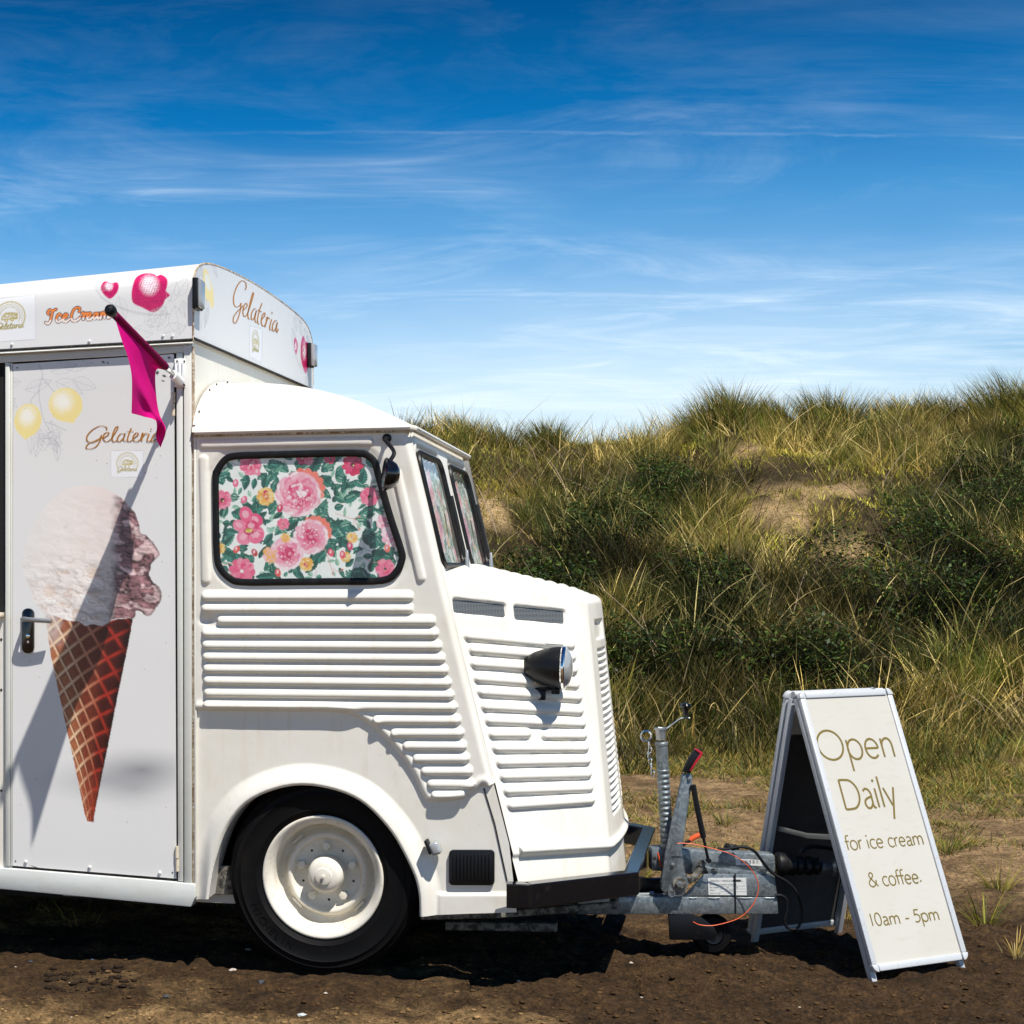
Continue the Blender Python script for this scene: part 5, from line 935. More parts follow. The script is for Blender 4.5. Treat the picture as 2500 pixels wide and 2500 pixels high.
line_c = L_('#ecc9a2') * (1 - sm(t_, 0.15, 0.5))[:, None] + L_('#bd7d5e') * (sm(t_, 0.15, 0.5) * (1 - sm(t_, 0.5, 0.75)))[:, None] + L_('#a52c1e') * sm(t_, 0.5, 0.75)[:, None]
c_ = cell * (0.62 + 0.75 * nz)[:, None]; dk = np.maximum(shade_a, shade_b) * 0.65; c_ = c_ * (1 - dk)[:, None] + L_('#4f1c12') * dk[:, None]; c_ = c_ * (1 - lat)[:, None] + line_c * (0.7 + 0.6 * nz)[:, None] * lat[:, None]
rd = sm(y, 1850, 1960)[:, None] * 0.45; c_ = c_ * (1 - rd) + (L_('#a8452f') * (0.5 + nz)[:, None]) * rd; c_ = c_ * (1 - 0.75 * sm(t_, 0.86, 0.99))[:, None]
al = np.clip(0.5 - d, 0, 1)[:, None]; fade = (1 - 0.85 * (1 - sm(t_ + 0.25 * (nb - 0.5), 0.02, 0.25)) * (1 - sm(y, 1500, 1600)))[:, None]; Pd.C[i] = Pd.C[i] * (1 - al * fade) + np.clip(c_, 0, 1) * al * fade
sds = sd_poly(SCOOP); i = Pd.sel(40, 1175, 405, 1540); x, y = Pd.X[i], Pd.Y[i]; d = sds(x, y) + 3.0 * (fbm(x / 5, y / 5, 3) - 0.5) * sm(x, 250, 320)
n1 = fbm(x / 24, y / 24, 4, 0.55); n2 = fbm(x / 9 + 3, y / 7, 4, 0.6); rx_ = sm(x + 34 * (n1 - 0.5) + 0.05 * (y - 1300), 262, 300); low_ = 0.25 * sm(y, 1180, 1240) + 0.75 * sm(y + 40 * (n1 - 0.5), 1330, 1410)
# lumpy relief of the photographed ice cream, as printed
hgt = fbm(x / 34 + 0.6 * fbm(x / 20, y / 20, 2), y / 21, 4, 0.45); gxn = fbm((x + 3) / 34 + 0.6 * fbm((x + 3) / 20, (y - 3) / 20, 2), (y - 3) / 21, 4, 0.45) - hgt; rel = np.clip(gxn * 7, -1, 1)
wht = L_('#ece3dd')[None] + 0 * x[:, None]; body = wht * (1 - 0.10 * low_ * (1 - n2))[:, None]; body = body * (1 - 0.35 * sm(hgt, 0.58, 0.78) * low_)[:, None] + L_('#d9a877') * (0.35 * sm(hgt, 0.58, 0.78) * low_)[:, None]
body = body * (1 + 0.30 * rel * low_)[:, None]; mid = sm(x, 200, 300) * (1 - rx_) ; body = body * (1 - 0.25 * mid * low_)[:, None]; crack = np.exp(-((hgt - 0.5) / 0.02) ** 2) * low_; body = body * (1 - 0.5 * crack)[:, None] + L_('#c9996e') * (0.42 * crack)[:, None]; pk_ = 0.35 * sm(x, 130, 290) * (1 - low_); body = body * (1 - pk_)[:, None] + L_('#dcc6c2') * pk_[:, None]
nl_ = fbm(x / 26 + 4, y / 17 + 2, 3); mv = L_('#8c6568')[None] * (0.35 + 1.1 * n2 + 0.8 * rel)[:, None]; k_ = sm(nl_, 0.44, 0.60); mv = mv * (1 - k_)[:, None] + (L_('#d6b8b6')[None] * (0.65 + 0.45 * n2 + 0.5 * rel)[:, None]) * k_[:, None]; mv = mv * (1 - 0.55 * np.exp(-((nl_ - 0.47) / 0.025) ** 2))[:, None]
body = body * (1 - rx_)[:, None] + mv * rx_[:, None]; edge = sm(d, -9, 0) * sm(x, 290, 350); body = body * (1 - 0.45 * edge)[:, None]
al = (np.clip(0.5 - d / 1.6, 0, 1) * (0.25 + 0.75 * sm(x + 0.25 * (y - 1200), 60, 240)))[:, None]; Pd.C[i] = Pd.C[i] * (1 - al) + np.clip(body, 0, 0.92) * al
sticker(Pd, [(270, 1100), (350, 1100), (350, 1165), (270, 1165)]); logo(Pd, 311, 1131, 26, 1.9)
dl = side(0.002)(DX.ravel(), DY.ravel(), 0.0015 * (fbm(DX.ravel() / 160, DY.ravel() / 160, 2) - 0.5))
i2 = np.arange(DX.size).reshape(DX.shape)
slab = strip([tuple(q) for q in DQ], 0.0035, 0.006, M['white'], 'side_door', van, bev=0, label='white side door printed with a giant ice cream cone')
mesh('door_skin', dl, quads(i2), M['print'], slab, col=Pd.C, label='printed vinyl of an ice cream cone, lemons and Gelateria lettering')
ribbon([zz1(s_) for s_ in GEL], side(0.0012), 2.5, 'door_lettering', M['gold'], slab, 0.5, dots=[(892 * 0.41408, 600 + 1082 * 0.41408, 2.0)], lift=0.0005, label='brown script lettering Gelateria')
q = rrect(56, 1485, 85, 1595, 14); h_ = MB().prism(side(0.002)(q[:, 0], q[:, 1], 0.012), (0, 0.012, 0), 0.0025).build('handle_plate', M['gloss'], slab)
a = pz(66, 1511, 0); lev = cr([a + A3(0, 0.0, 0), a + A3(0, -0.040, 0), a + A3(0.012, -0.052, 0), a + A3(0.06, -0.053, -0.003), a + A3(0.118, -0.048, -0.006)], 6); MB().tube(lev, 0.0088, 12).build('door_handle', M['steel'], slab, label='steel lever handle')
MB().lathe([(0.008, 0), (0.008, 0.004), (0.004, 0.005), (0.0005, 0.005)], pz(69, 1553, -0.011), (0, -1, 0), 16).lathe([(0.005, 0), (0.005, 0.003), (0.0005, 0.003)], pz(69, 1567, -0.011), (0, -1, 0), 12).build('key_cylinder', M['chrome'], slab)
for x_, y0, y1 in ((423, 985, 1015), (424, 958, 983), (432, 2066, 2095), (433, 2098, 2127)): MB().tube(np.array([pz(x_, y0, -0.004), pz(x_, y1, -0.004)]), 0.0065, 10).build('hinge', M['hinge'], slab)
for x_, y_ in ((63, 2104), (219, 2117), (390, 2131)): MB().lathe([(0.007, 0), (0.006, 0.004), (0.001, 0.006)], pz(x_, y_, 0.001), (0, -1, 0), 12).build('rivet', M['white'], slab)
for x_, y_ in ((38, 2102), (421, 2130), (42, 898), (415, 874)): MB().lathe([(0.003, 0), (0.002, 0.001), (0.0005, 0.001)], pz(x_, y_, 0.001), (0, -1, 0), 8).build('screw', M['gap'], slab)

# flag bracket on the corner post
bq = [(428, 877), (454, 876), (454, 946), (428, 946)]; bk = strip(bq, -0.014, 0.011, M['white'], 'flag_bracket', van, 0.002, label='white plastic flag holder on the corner post')
BR = pz(440, 932, -0.014)
for x_ in (432, 441, 450): strip([(x_ - 1.5, 882), (x_ + 1.5, 882), (x_ + 1.5, 938), (x_ - 1.5, 938)], -0.020, 0.006, M['white'], 'bracket_rib', bk, 0.001)
TIP = VS(np.array(270.0), np.array(758.0), -0.60); pd_ = (TIP - BR) / np.linalg.norm(TIP - BR)
MB().tube(np.array([BR, BR + pd_ * 0.07]), 0.017, 14).build('bracket_socket', M['white'], bk)
for x_, y_ in ((432, 882), (450, 882), (450, 940)): MB().lathe([(0.004, 0), (0.003, 0.002), (0.0005, 0.002)], pz(x_, y_, -0.0145), (0, -1, 0), 8).build('screw', M['gap'], bk)

# --- bumper: black bar wrapping the nose
def bar(pts, hgt, dep, name, m, parent, **kw):
    mb = MB(); p = np.asarray(pts, float); n = len(p); t = np.gradient(p, axis=0); t[:, 2] = 0; t /= np.linalg.norm(t, axis=1)[:, None]; nn = np.stack([t[:, 1], -t[:, 0], 0 * t[:, 0]], 1)
    ring = [(-dep / 2, -hgt / 2 + .004), (-dep / 2 + .004, -hgt / 2), (dep / 2 - .004, -hgt / 2), (dep / 2, -hgt / 2 + .004), (dep / 2, hgt / 2 - .004), (dep / 2 - .004, hgt / 2), (-dep / 2 + .004, hgt / 2), (-dep / 2, hgt / 2 - .004)]
    P = np.stack([p + nn * a + A3(0, 0, b) for a, b in ring], 1); k = len(ring); f = [(i * k + j, i * k + (j + 1) % k, (i + 1) * k + (j + 1) % k, (i + 1) * k + j) for i in range(n - 1) for j in range(k)] + [tuple(range(k)), tuple((n - 1) * k + j for j in range(k))]
    mb.add(P.reshape(-1, 3), f); return mb.build(name, m, parent, sharp=30, **kw)
pB = F0 + A3(0.05, -0.05, 0)
b0 = VS(np.array(1236.0), np.array(2184.0), -0.065); b0b = VS(np.array(1288.0), np.array(2183.0), -0.055); b1 = VP(np.array(1541.0), np.array(2155.0), b0b, nB); zB = b1[2]
pts = [b0 * [1, 1, 0] + A3(0, 0, b0[2]), b0b * [1, 1, 0] + A3(0, 0, b0[2]), b1, b1 * [1, 0, 1] + A3(0.04, VC - b1[1], 0), A3(b0b[0], VC + 0.055, b0[2]), A3(b0[0], VC + 0.065, b0[2])]
dense = [];
for a, b in zip(pts[:-1], pts[1:]):
    for t in (0.0, 0.02, 0.5, 0.98): dense.append(np.asarray(a) * (1 - t) + np.asarray(b) * t)
dense.append(pts[-1]); bar(dense, 0.082, 0.055, 'front_bumper', M['gloss'], van, label='glossy black bumper wrapping the nose')
# dirty chassis edge beneath the valance
q = np.array([VS(np.array(1030.0), np.array(2236.0), 0.06), VS(np.array(1212.0), np.array(2232.0), 0.06), VP(np.array(1497.0), np.array(2210.0), F0 + A3(0, 0.05, 0), nB)]); bar(np.vstack([q, q[-1] * [1, 0, 1] + A3(0, VC - q[-1][1], 0)]), 0.024, 0.03, 'chassis_edge', M['dirty'], van)
q = np.array([VS(np.array(1090.0), np.array(2258.0), 0.28), VS(np.array(1360.0), np.array(2262.0), 0.28)]); bar(q, 0.03, 0.05, 'cross_member', M['dirty'], van)

# --- drawbar and overrun coupling ahead of the nose (part of the van trailer)
YD = 6.13
W2V = lambda w: (np.asarray(w, float) - VO) @ M_V.T
def dp(x, y, dy=0.0): Y_ = YD + dy; return W2V(np.stack([(np.asarray(x, float) - CX) / F * Y_, np.full(np.shape(x), Y_), CAMH - (np.asarray(y, float) - CY) / F * Y_], -1))
EYV = np.array([0, 1.0, 0]) @ M_V.T                                          # world depth direction in van coordinates
EXV = np.array([1.0, 0, 0]) @ M_V.T
def dplate(pts, dy, th, name, m, parent, bev=0.002, **kw):
    q = np.array(pts, float); return MB().prism(dp(q[:, 0], q[:, 1], dy), EYV * th, bev).build(name, m, parent, **kw)
z3 = lambda pts: [(1480 + x * 0.22774, 2000 + y * 0.22774) for x, y in pts]
z6 = lambda pts: [(1450 + x * 0.36232, 1650 + y * 0.36232) for x, y in pts]
dbar = dplate([(1410, 2189), (1898, 2191), (1901, 2232), (1410, 2233)], -0.055, 0.085, 'drawbar', M['galv'], van, 0.004, label='galvanised box-section drawbar')
dplate(z3([(830, 822), (1045, 592), (1110, 585), (1805, 600), (1835, 826)]), -0.050, 0.006, 'gusset_plate', M['galv'], dbar); dplate(z3([(830, 822), (1045, 592), (1110, 585), (1805, 600), (1835, 826)]), 0.024, 0.006, 'gusset_plate', M['galv'], dbar)
for k, (a, b) in enumerate(((890, 970), (1090, 1215), (1430, 1560), (1700, 1830))): MB().tube(dp(*np.array(z3([(a, 842), ((a + b) / 2, 846), (b, 842)])).T, -0.055), 0.003, 6).build('weld_bead', M['galv'], dbar)
body = dplate(z3([(485, 305), (640, 300), (850, 320), (1120, 345), (1790, 372), (1812, 400), (1818, 555), (1780, 598), (1060, 588), (980, 600), (640, 560), (490, 556)]), -0.030, 0.060, 'coupling_housing', M['galv'], van, 0.006, label='galvanised overrun coupling housing')
dplate(z3([(1060, 505), (1130, 520), (1780, 575), (1780, 604), (1100, 602)]), -0.046, 0.016, 'housing_flange', M['galv'], body)
for x, y in ((1165, 552), (1690, 558)): MB().lathe([(0.013, 0), (0.013, 0.010), (0.001, 0.011)], dp(*z3([(x, y)])[0], -0.046), (0, 0, 1), 6).build('flange_bolt', M['steel'], body, sharp=20)
dplate(z3([(1390, 425), (1672, 440), (1670, 502), (1390, 488)]), -0.0315, 0.0015, 'barcode_sticker', M['label'], body, 0)
for k in range(18): x = 1445 + 10.5 * k; dplate(z3([(x, 438), (x + (3 if k % 3 else 6), 438), (x + (3 if k % 3 else 6), 476), (x, 475)]), -0.0322, 0.0005, 'barcode_line', M['ink'], body, 0) if k % 4 != 3 else None
MB().lathe([(0.004, 0), (0.004, 0.010), (0.0005, 0.012)], dp(*z3([(1708, 372)])[0], 0.0), (0, 0, 1), 8).build('grease_nipple', M['chrome'], body)
for x, y in ((520, 420),): MB().lathe([(0.007, 0), (0.006, 0.001), (0.0005, 0.001)], dp(*z3([(x, y)])[0], -0.0305), -EYV, 12).build('bolt_hole', M['gap'], body)
# identification plate
plate = dplate(z3([(1088, 632), (1500, 628), (1507, 815), (1097, 812)]), -0.0525, 0.002, 'type_plate', M['label'], dbar, 0, label='printed type plate')
mb = MB()
def ptxt(s_, x, y, h, k=0): 
    v, f = text_mesh(s_, 1.0); v = v[:, :2]; v = v - [v[:, 0].min(), 0]; sc = h / 0.7; q = np.stack([x + v[:, 0] * sc, y - v[:, 1] * sc], 1); q = np.array(z3(q)); mb.add(dp(q[:, 0], q[:, 1], -0.0531), f)
for s_, x, y, h in (('AGRICOLA Y REMOLQUES', 1112, 668, 15), ('S.L.', 1440, 668, 16), ('No HOMOLOGACION', 1112, 706, 13), ('e9*2007/46', 1305, 706, 14), ('No CHASIS', 1114, 738, 13), ('003', 1290, 738, 13), ('06', 1395, 738, 13), ('M.M.A.', 1114, 768, 13), ('M.M.R.', 1318, 768, 13), ('M.M.T.A. 1o EJE', 1114, 800, 12), ('M.M.T.A. P.V.', 1305, 800, 12)): ptxt(s_, x, y, h)
q = np.array(z3([(1360, 648), (1440, 648), (1440, 670), (1360, 670)])); mb.add(dp(q[:, 0], q[:, 1], -0.0531), [(0, 1, 2, 3)])
for y in (716, 746, 776): q = np.array(z3([(1215, y), (1495, y), (1495, y + 2), (1215, y + 2)])); mb.add(dp(q[:, 0], q[:, 1], -0.0531), [(0, 1, 2, 3)])
mb.build('plate_print', M['ink'], dbar, smooth=False)
dplate([(1793, 2133), (1796.5, 2133), (1797.5, 2231), (1794.5, 2231)], -0.0575, 0.003, 'cable_tie', M['plastic'], dbar, 0)
# handbrake lever: pressed channel, pivot, grip
lever = dplate(z6([(592, 668), (600, 655), (652, 660), (668, 690), (662, 730), (625, 960), (604, 1120), (590, 1195), (600, 1280), (640, 1400), (610, 1478), (490, 1482), (455, 1440), (446, 1390), (470, 1250), (530, 960)]), -0.085, 0.010, 'handbrake_lever', M['galv'], van, 0.003, label='galvanised handbrake lever raised upright')
dplate(z6([(600, 680), (622, 670), (560, 960), (505, 1200), (470, 1400), (452, 1390), (475, 1240), (530, 960)]), -0.094, 0.010, 'lever_flange', M['galv'], lever, 0.003)
MB().lathe([(0.026, 0), (0.026, 0.006), (0.018, 0.008), (0.018, 0.009)], dp(*z6([(575, 1400)])[0], -0.085), -EYV, 24, False, True).build('pivot_washer', M['dirty'], lever); MB().lathe([(0.0125, 0), (0.0125, 0.012), (0.001, 0.013)], dp(*z6([(573, 1400)])[0], -0.093), -EYV, 6).build('pivot_bolt', M['steel'], lever, sharp=20)
MB().lathe([(0.014, 0), (0.014, 0.016), (0.010, 0.016), (0.010, 0.004), (0.0005, 0.004)], dp(*z6([(518, 1462)])[0], -0.085), -EYV, 20).build('pivot_tube', M['steel'], lever)
for x, y in ((642, 693), (530, 1272)): MB().lathe([(0.008, 0), (0.007, 0.005), (0.001, 0.006)], dp(*z6([(x, y)])[0], -0.086), -EYV, 14).build('lever_rivet', M['steel'], lever)
dplate(z6([(600, 648), (640, 560), (690, 492), (725, 498), (732, 525), (690, 590), (650, 660)]), -0.095, 0.022, 'lever_grip', M['plastic'], lever, 0.003); dplate(z6([(690, 490), (733, 516), (728, 540), (690, 590), (655, 645), (645, 640), (683, 575), (716, 524), (684, 500)]), -0.098, 0.028, 'grip_edge', M['red'], lever, 0.001)
dplate(z3([(860, 590), (910, 618), (955, 560), (985, 470), (1040, 435), (1075, 470), (1045, 540), (985, 650), (900, 700), (870, 660)]), -0.075, 0.012, 'ratchet_plate', M['dirty'], lever, 0.003)
MB().tube(dp(*np.array(z6([(668, 735), (690, 860), (738, 1090)])).T, -0.09), 0.0105, 12).build('gas_strut', M['plastic'], lever); MB().tube(dp(*np.array(z6([(738, 1090), (755, 1170), (770, 1238)])).T, -0.09), 0.0055, 8).lathe([(0.009, -0.01), (0.009, 0.01)], dp(*z6([(772, 1245)])[0], -0.085), -EYV, 12, True, True).build('strut_rod', M['plastic'], lever)
# jockey wheel: threaded stem, cap, crank, wheel in its fork
jw = empty('jockey_wheel', (0, 0, 0), parent=van, label='jockey wheel with threaded stem and crank handle')
top = dp(*z6([(455, 445)])[0], -0.02); bot = dp(*z6([(492, 1150)])[0], -0.02); axj = bot - top; Lj = np.linalg.norm(axj); prof = [(0.0225, 0.0), (0.0245, 0.004), (0.0245, 0.012), (0.0225, 0.016), (0.0225, 0.098)]
for k in range(15): t = 0.105 + 0.0205 * k; prof += [(0.0225, t), (0.0245, t + 0.003), (0.0245, t + 0.009), (0.0225, t + 0.012), (0.0215, t + 0.0165)]
prof += [(0.0225, Lj)]; MB().lathe(prof, top, axj, 24, True, True).build('stem', M['galv'], jw, sharp=25)
cp = dp(*z6([(448, 350)])[0], -0.02); MB().lathe([(0.024, 0.0), (0.024, 0.007), (0.019, 0.009), (0.0185, 0.045)], cp, axj, 20, True, True).build('stem_cap', M['steel'], jw)
MB().tube(dp(*np.array(z6([(430, 348), (488, 356), (540, 318), (585, 285), (645, 284)])).T, -0.02), 0.0075, 8, flat=((0, 0, 1), 0.5)).build('crank_arm', M['galv'], jw)
kn = dp(*z6([(618, 285)])[0], -0.02); MB().lathe([(0.012, 0), (0.011, 0.012), (0.012, 0.034), (0.020, 0.040), (0.0215, 0.048), (0.016, 0.055), (0.001, 0.058)], kn, (0, 0, 1), 20).build('crank_knob', M['gloss'], jw)
a = np.linspace(0, 2 * np.pi, 18, endpoint=False); c = dp(*z6([(352, 405)])[0], -0.03)
MB().tube(c + 0.020 * (np.cos(a)[:, None] * EXV + np.sin(a)[:, None] * A3(0, 0, 1)), 0.0035, 8, closed=True).build('pin_ring', M['chrome'], jw)
for k, (x, y) in enumerate(((372, 465), (378, 500), (366, 530), (380, 575), (388, 615), (398, 660))):
    c = dp(*z6([(x, y)])[0], -0.03); e1 = EXV if k % 2 else EYV; q = c + np.stack([0.006 * np.cos(a), 0 * a, 0.012 * np.sin(a)], -1) @ np.stack([e1, EYV, A3(0, 0, 1)]); MB().tube(q, 0.0022, 6, closed=True).build('chain_link', M['chrome'], jw)
wcj = dp(*z3([(1130, 1225)])[0], 0.01); MB().lathe([(0.040, -0.028), (0.066, -0.026), (0.076, -0.014), (0.078, 0), (0.076, 0.014), (0.066, 0.026), (0.040, 0.028)], wcj, EYV, 32).build('jockey_tyre', M['tyre'], jw)
MB().lathe([(0.042, -0.022), (0.034, -0.030), (0.014, -0.026), (0.012, -0.036), (0.001, -0.036)], wcj, EYV, 24).build('jockey_rim', M['satin'], jw)
dplate(z3([(670, 1030), (880, 1010), (1020, 1050), (1150, 1150), (1190, 1220), (1160, 1290), (1060, 1298), (680, 1295)]), -0.055, 0.010, 'fork', M['satin'], jw, 0.003); dplate(z3([(690, 1010), (860, 1010), (860, 1120), (700, 1150)]), -0.05, 0.05, 'fork_head', M['under'], jw, 0.003)
# rubber bellows and coupling head, seen between the sign boards
ax0 = dp(1893, 2110, -0.0); bl = [(0.040, 0.0), (0.047, 0.008), (0.046, 0.03), (0.036, 0.045), (0.040, 0.055), (0.040, 0.07), (0.031, 0.08), (0.037, 0.09), (0.037, 0.10), (0.030, 0.112), (0.036, 0.122), (0.036, 0.135), (0.030, 0.145), (0.033, 0.16), (0.026, 0.172)]
MB().lathe(bl, ax0, EXV - A3(0, 0, 0.05), 24, True, True).build('rubber_bellows', M['rubber'], van); hd = dp(1997, 2118, 0.0)
ch = MB().lathe([(0.022, 0), (0.024, 0.005), (0.024, 0.05), (0.034, 0.06), (0.036, 0.12), (0.028, 0.15), (0.001, 0.16)], hd, EXV, 20, True).build('coupling_head', M['galv'], van); MB().tube(cr(dp(np.array([1955., 1965, 1990, 2050, 2085]), np.array([2082., 2072, 2067, 2076, 2090]), 0.0), 4), 0.008, 8).build('coupling_handle', M['plastic'], ch)
# cables
oc = cr(dp(*np.array(z3([(760, 262), (820, 258), (940, 268), (1080, 300), (1300, 360), (1420, 420), (1520, 500), (1600, 610), (1632, 720), (1610, 840), (1550, 950), (1440, 1050), (1320, 1100), (1150, 1140), (1010, 1134), (930, 1100)])).T, -0.11), 5); MB().tube(oc, 0.0018, 6).build('breakaway_cable', M['orange'], van, label='thin orange breakaway cable looped over the drawbar')
MB().tube(cr(dp(*np.array(z3([(552, 360), (565, 410), (575, 460), (588, 505)])).T, -0.05), 4), 0.0035, 6).build('cable_tail', M['orange'], van)
MB().tube(dp(*np.array(z3([(902, 230), (925, 205), (1000, 168)])).T, 0.03), [0.009, 0.0105, 0.010], 12).build('plug_sleeve', M['orange'], van); MB().tube(dp(*np.array(z3([(820, 285), (860, 250), (905, 228)])).T, 0.03), 0.006, 8).build('plug_lead', M['plastic'], van)
kb = cr(dp(*np.array(z6([(835, 1165), (880, 1168), (930, 1160), (985, 1152), (1040, 1160), (1090, 1190), (1150, 1270), (1210, 1335), (1300, 1388), (1355, 1445), (1392, 1530), (1402, 1620), (1375, 1695), (1320, 1705), (1285, 1660), (1300, 1580), (1296, 1510), (1262, 1480), (1225, 1478)])).T, -0.06), 5); MB().tube(kb, 0.0058, 8).build('power_cable', M['plastic'], van, label='black power cable drooping beside the coupling')
MB().tube(cr(dp(*np.array(z6([(880, 1160), (910, 1145), (950, 1162), (970, 1150)])).T, -0.05), 4), [0.008 + 0.004 * ((k // 2) % 2) for k in range(13)], 8).build('cable_plug', M['plastic'], van)
dplate(z3([(285, 650), (640, 640), (640, 790), (285, 800)]), 0.05, 0.04, 'chassis_tube', M['satin'], van, 0.004)
MB().tube(dp(*np.array(z3([(110, 808), (480, 798)])).T, -0.02), 0.005, 8).lathe([(0.009, -0.008), (0.009, 0.008)], dp(*z3([(488, 795)])[0], -0.02), EXV, 6, True, True).build('brake_rod', M['steel'], van)
# far drawbar arm keeps the coupling on the van's centre line
pa = dp(1700, 2212, 0.03); pbk = A3(pa[0] - 1.0, VW - 0.5, pa[2]); MB().tube(np.array([pa, pbk]), 0.030, 4).build('drawbar_arm', M['galv'], van); pn = dp(1410, 2212, 0.0); MB().tube(np.array([pn, A3(pn[0] - 0.5, pn[1] - 0.15, pn[2])]), 0.030, 4).build('drawbar_arm', M['galv'], van)

# ------------------------------------------------------------------ flag
flag = empty('flag', tuple(VO), -TH, label='magenta flag hanging from a short pole on the van', cat='flag')
MB().tube(np.array([BR + pd_ * 0.03, TIP]), 0.0085, 12).build('flag_pole', M['steel'], flag)
MB().lathe([(0.010, -0.02), (0.017, -0.016), (0.0195, -0.006), (0.0195, 0.006), (0.014, 0.016), (0.001, 0.020)], TIP, pd_, 20, True).build('pole_finial', M['plastic'], flag)
MB().tube(np.array([TIP - pd_ * 0.035, TIP - pd_ * 0.47]), 0.0135, 16).build('flag_sleeve', M['sleeve'], flag); MB().lathe([(0.012, -0.012), (0.013, 0.0), (0.012, 0.01)], TIP - pd_ * 0.485, pd_, 16, True, True).build('pole_collar', M['chrome'], flag)
ctl = np.array([[(281, 776), (314, 806), (348, 836), (365, 851), (382, 866)], [(297, 830), (326, 858), (352, 884), (366, 895), (381, 905)], [(312, 872), (338, 908), (360, 938), (371, 950), (381, 960)], [(321, 915), (345, 952), (366, 985), (378, 998), (389, 1010)], [(322, 962), (345, 990), (372, 1012), (392, 1030), (405, 1050)], [(321, 1009), (350, 1017), (382, 1029), (381, 1068), (392, 1093)]], float)
A_ = TIP - pd_ * 0.035; B_ = TIP - pd_ * 0.47; rows_ = []; cu_ = [0, 0.33, 0.66, 0.83, 1.0]
for r_ in range(6):
    row = []
    for c_ in range(5):
        q_ = A_ + (B_ - A_) * cu_[c_]; wob = [0, 0.03, -0.03, 0.015, 0.0][c_] * r_ / 5 + [0, -0.012, 0.02, -0.02, 0.015, 0.02][r_] * (c_ in (1, 2)) + (0.07 if (r_ == 5 and c_ == 3) else 0.0) - (0.03 if (r_ == 4 and c_ == 4) else 0)
        row.append(q_ + A3(0, 0, -0.012) if r_ == 0 else VS(np.array(ctl[r_, c_, 0]), np.array(ctl[r_, c_, 1]), q_[1] + wob))
    rows_.append(row)
CT = np.array(rows_); CT = np.array([cr(CT[:, c_], 8) for c_ in range(5)]); CT = np.array([cr(CT[:, k], 10) for k in range(CT.shape[1])])
MB().grid(CT).build('flag_cloth', M['magenta'], flag, sharp=180)

# ------------------------------------------------------------------ A-frame sign
PS = R(25.0); SO = np.array([2.107, 5.75, -0.050]); aS = np.array([math.cos(PS), math.sin(PS), 0]); nS = np.array([-math.sin(PS), math.cos(PS), 0])
sign = empty('pavement_sign', tuple(SO), PS, label='white framed A-board sign reading Open Daily for ice cream', cat='sign')
WS, HS, QS = 0.474, 0.986, 0.381; Z0 = 0.025                                 # width, rise, lean of the front board
sl = A3(0, QS, HS); LS = np.linalg.norm(sl); sl /= LS; sn = np.cross(A3(1, 0, 0), sl)          # up the slope, normal
sn = -sn if sn[1] > 0 else sn
def sp(u, v_, h=0.0): u = np.asarray(u, float); return A3(0, 0, Z0) + u[..., None] * A3(1, 0, 0) + np.asarray(v_, float)[..., None] * sl + np.broadcast_to(np.asarray(h, float), u.shape)[..., None] * sn
M_S = np.stack([aS, nS, EZ]); CAM_S = M_S @ (np.array([0, 0, CAMH]) - SO)
def s_uv(x, y):
    d = np.stack([(np.asarray(x, float) - CX) / F, np.ones(np.shape(x)), (CY - np.asarray(y, float)) / F], -1) @ M_S.T; p0 = sp(np.array(0.0), np.array(0.0))
    t = ((p0 - CAM_S) @ sn) / (d @ sn); p = CAM_S + d * t[..., None] - p0; return p[..., 0], p @ sl
def panel(spf, L, legs, nm, facemat, parent, front_face):
    fr = 0.028; th = 0.020; o = []
    def rail(u0, v0, u1, v1, name, wid=fr):
        q = np.array([(u0, v0), (u1, v0), (u1, v1), (u0, v1)]); return MB().prism(spf(q[:, 0], q[:, 1], 0.010), -spf_n * th, 0.005).build(name, M['alu'], parent)
    spf_n = spf(np.array(0.0), np.array(0.0), 1.0) - spf(np.array(0.0), np.array(0.0), 0.0)
    rail(0.002, fr, fr, L - fr, 'frame_rail'); rail(WS - fr, fr, WS - 0.002, L - fr, 'frame_rail'); rail(fr + 0.004, 0.002, WS - fr - 0.004, fr, 'frame_rail'); rail(fr + 0.004, L - fr, WS - fr - 0.004, L - 0.002, 'frame_rail')
    for (u, v_, a0) in ((fr, fr, 180), (WS - fr, fr, 270), (WS - fr, L - fr, 0), (fr, L - fr, 90)):
        q = [(u + (0.005 if a0 in (180, 90) else -0.005), v_ + (0.0 if a0 in (180, 270) else 0.0))]; q = [(u, v_)] + [(u + fr * math.cos(R(a0 + t)), v_ + fr * math.sin(R(a0 + t))) for t in np.linspace(0, 90, 8)]; q = np.array(q)
        MB().prism(spf(q[:, 0], q[:, 1], 0.0118), -spf_n * (th + 0.003), 0.003).build('corner_cap', M['alu'], parent)
    q = np.array([(fr - 0.004, fr - 0.004), (WS - fr + 0.004, fr - 0.004), (WS - fr + 0.004, L - fr + 0.004), (fr - 0.004, L - fr + 0.004)])
    b = MB().prism(spf(q[:, 0], q[:, 1], 0.003), -spf_n * 0.008, 0).build(nm, facemat, parent, smooth=False)
    if legs:
        for u in (0.006, WS - 0.030): q = np.array([(u, -legs), (u + 0.024, -legs), (u + 0.024, L - 0.02), (u, L - 0.02)]); MB().prism(spf(q[:, 0], q[:, 1], -0.0145), -spf_n * 0.022, 0.003).build('leg', M['alu'], parent)
    return b
board = panel(sp, LS, 0.030, 'front_board', M['board'], sign, True)
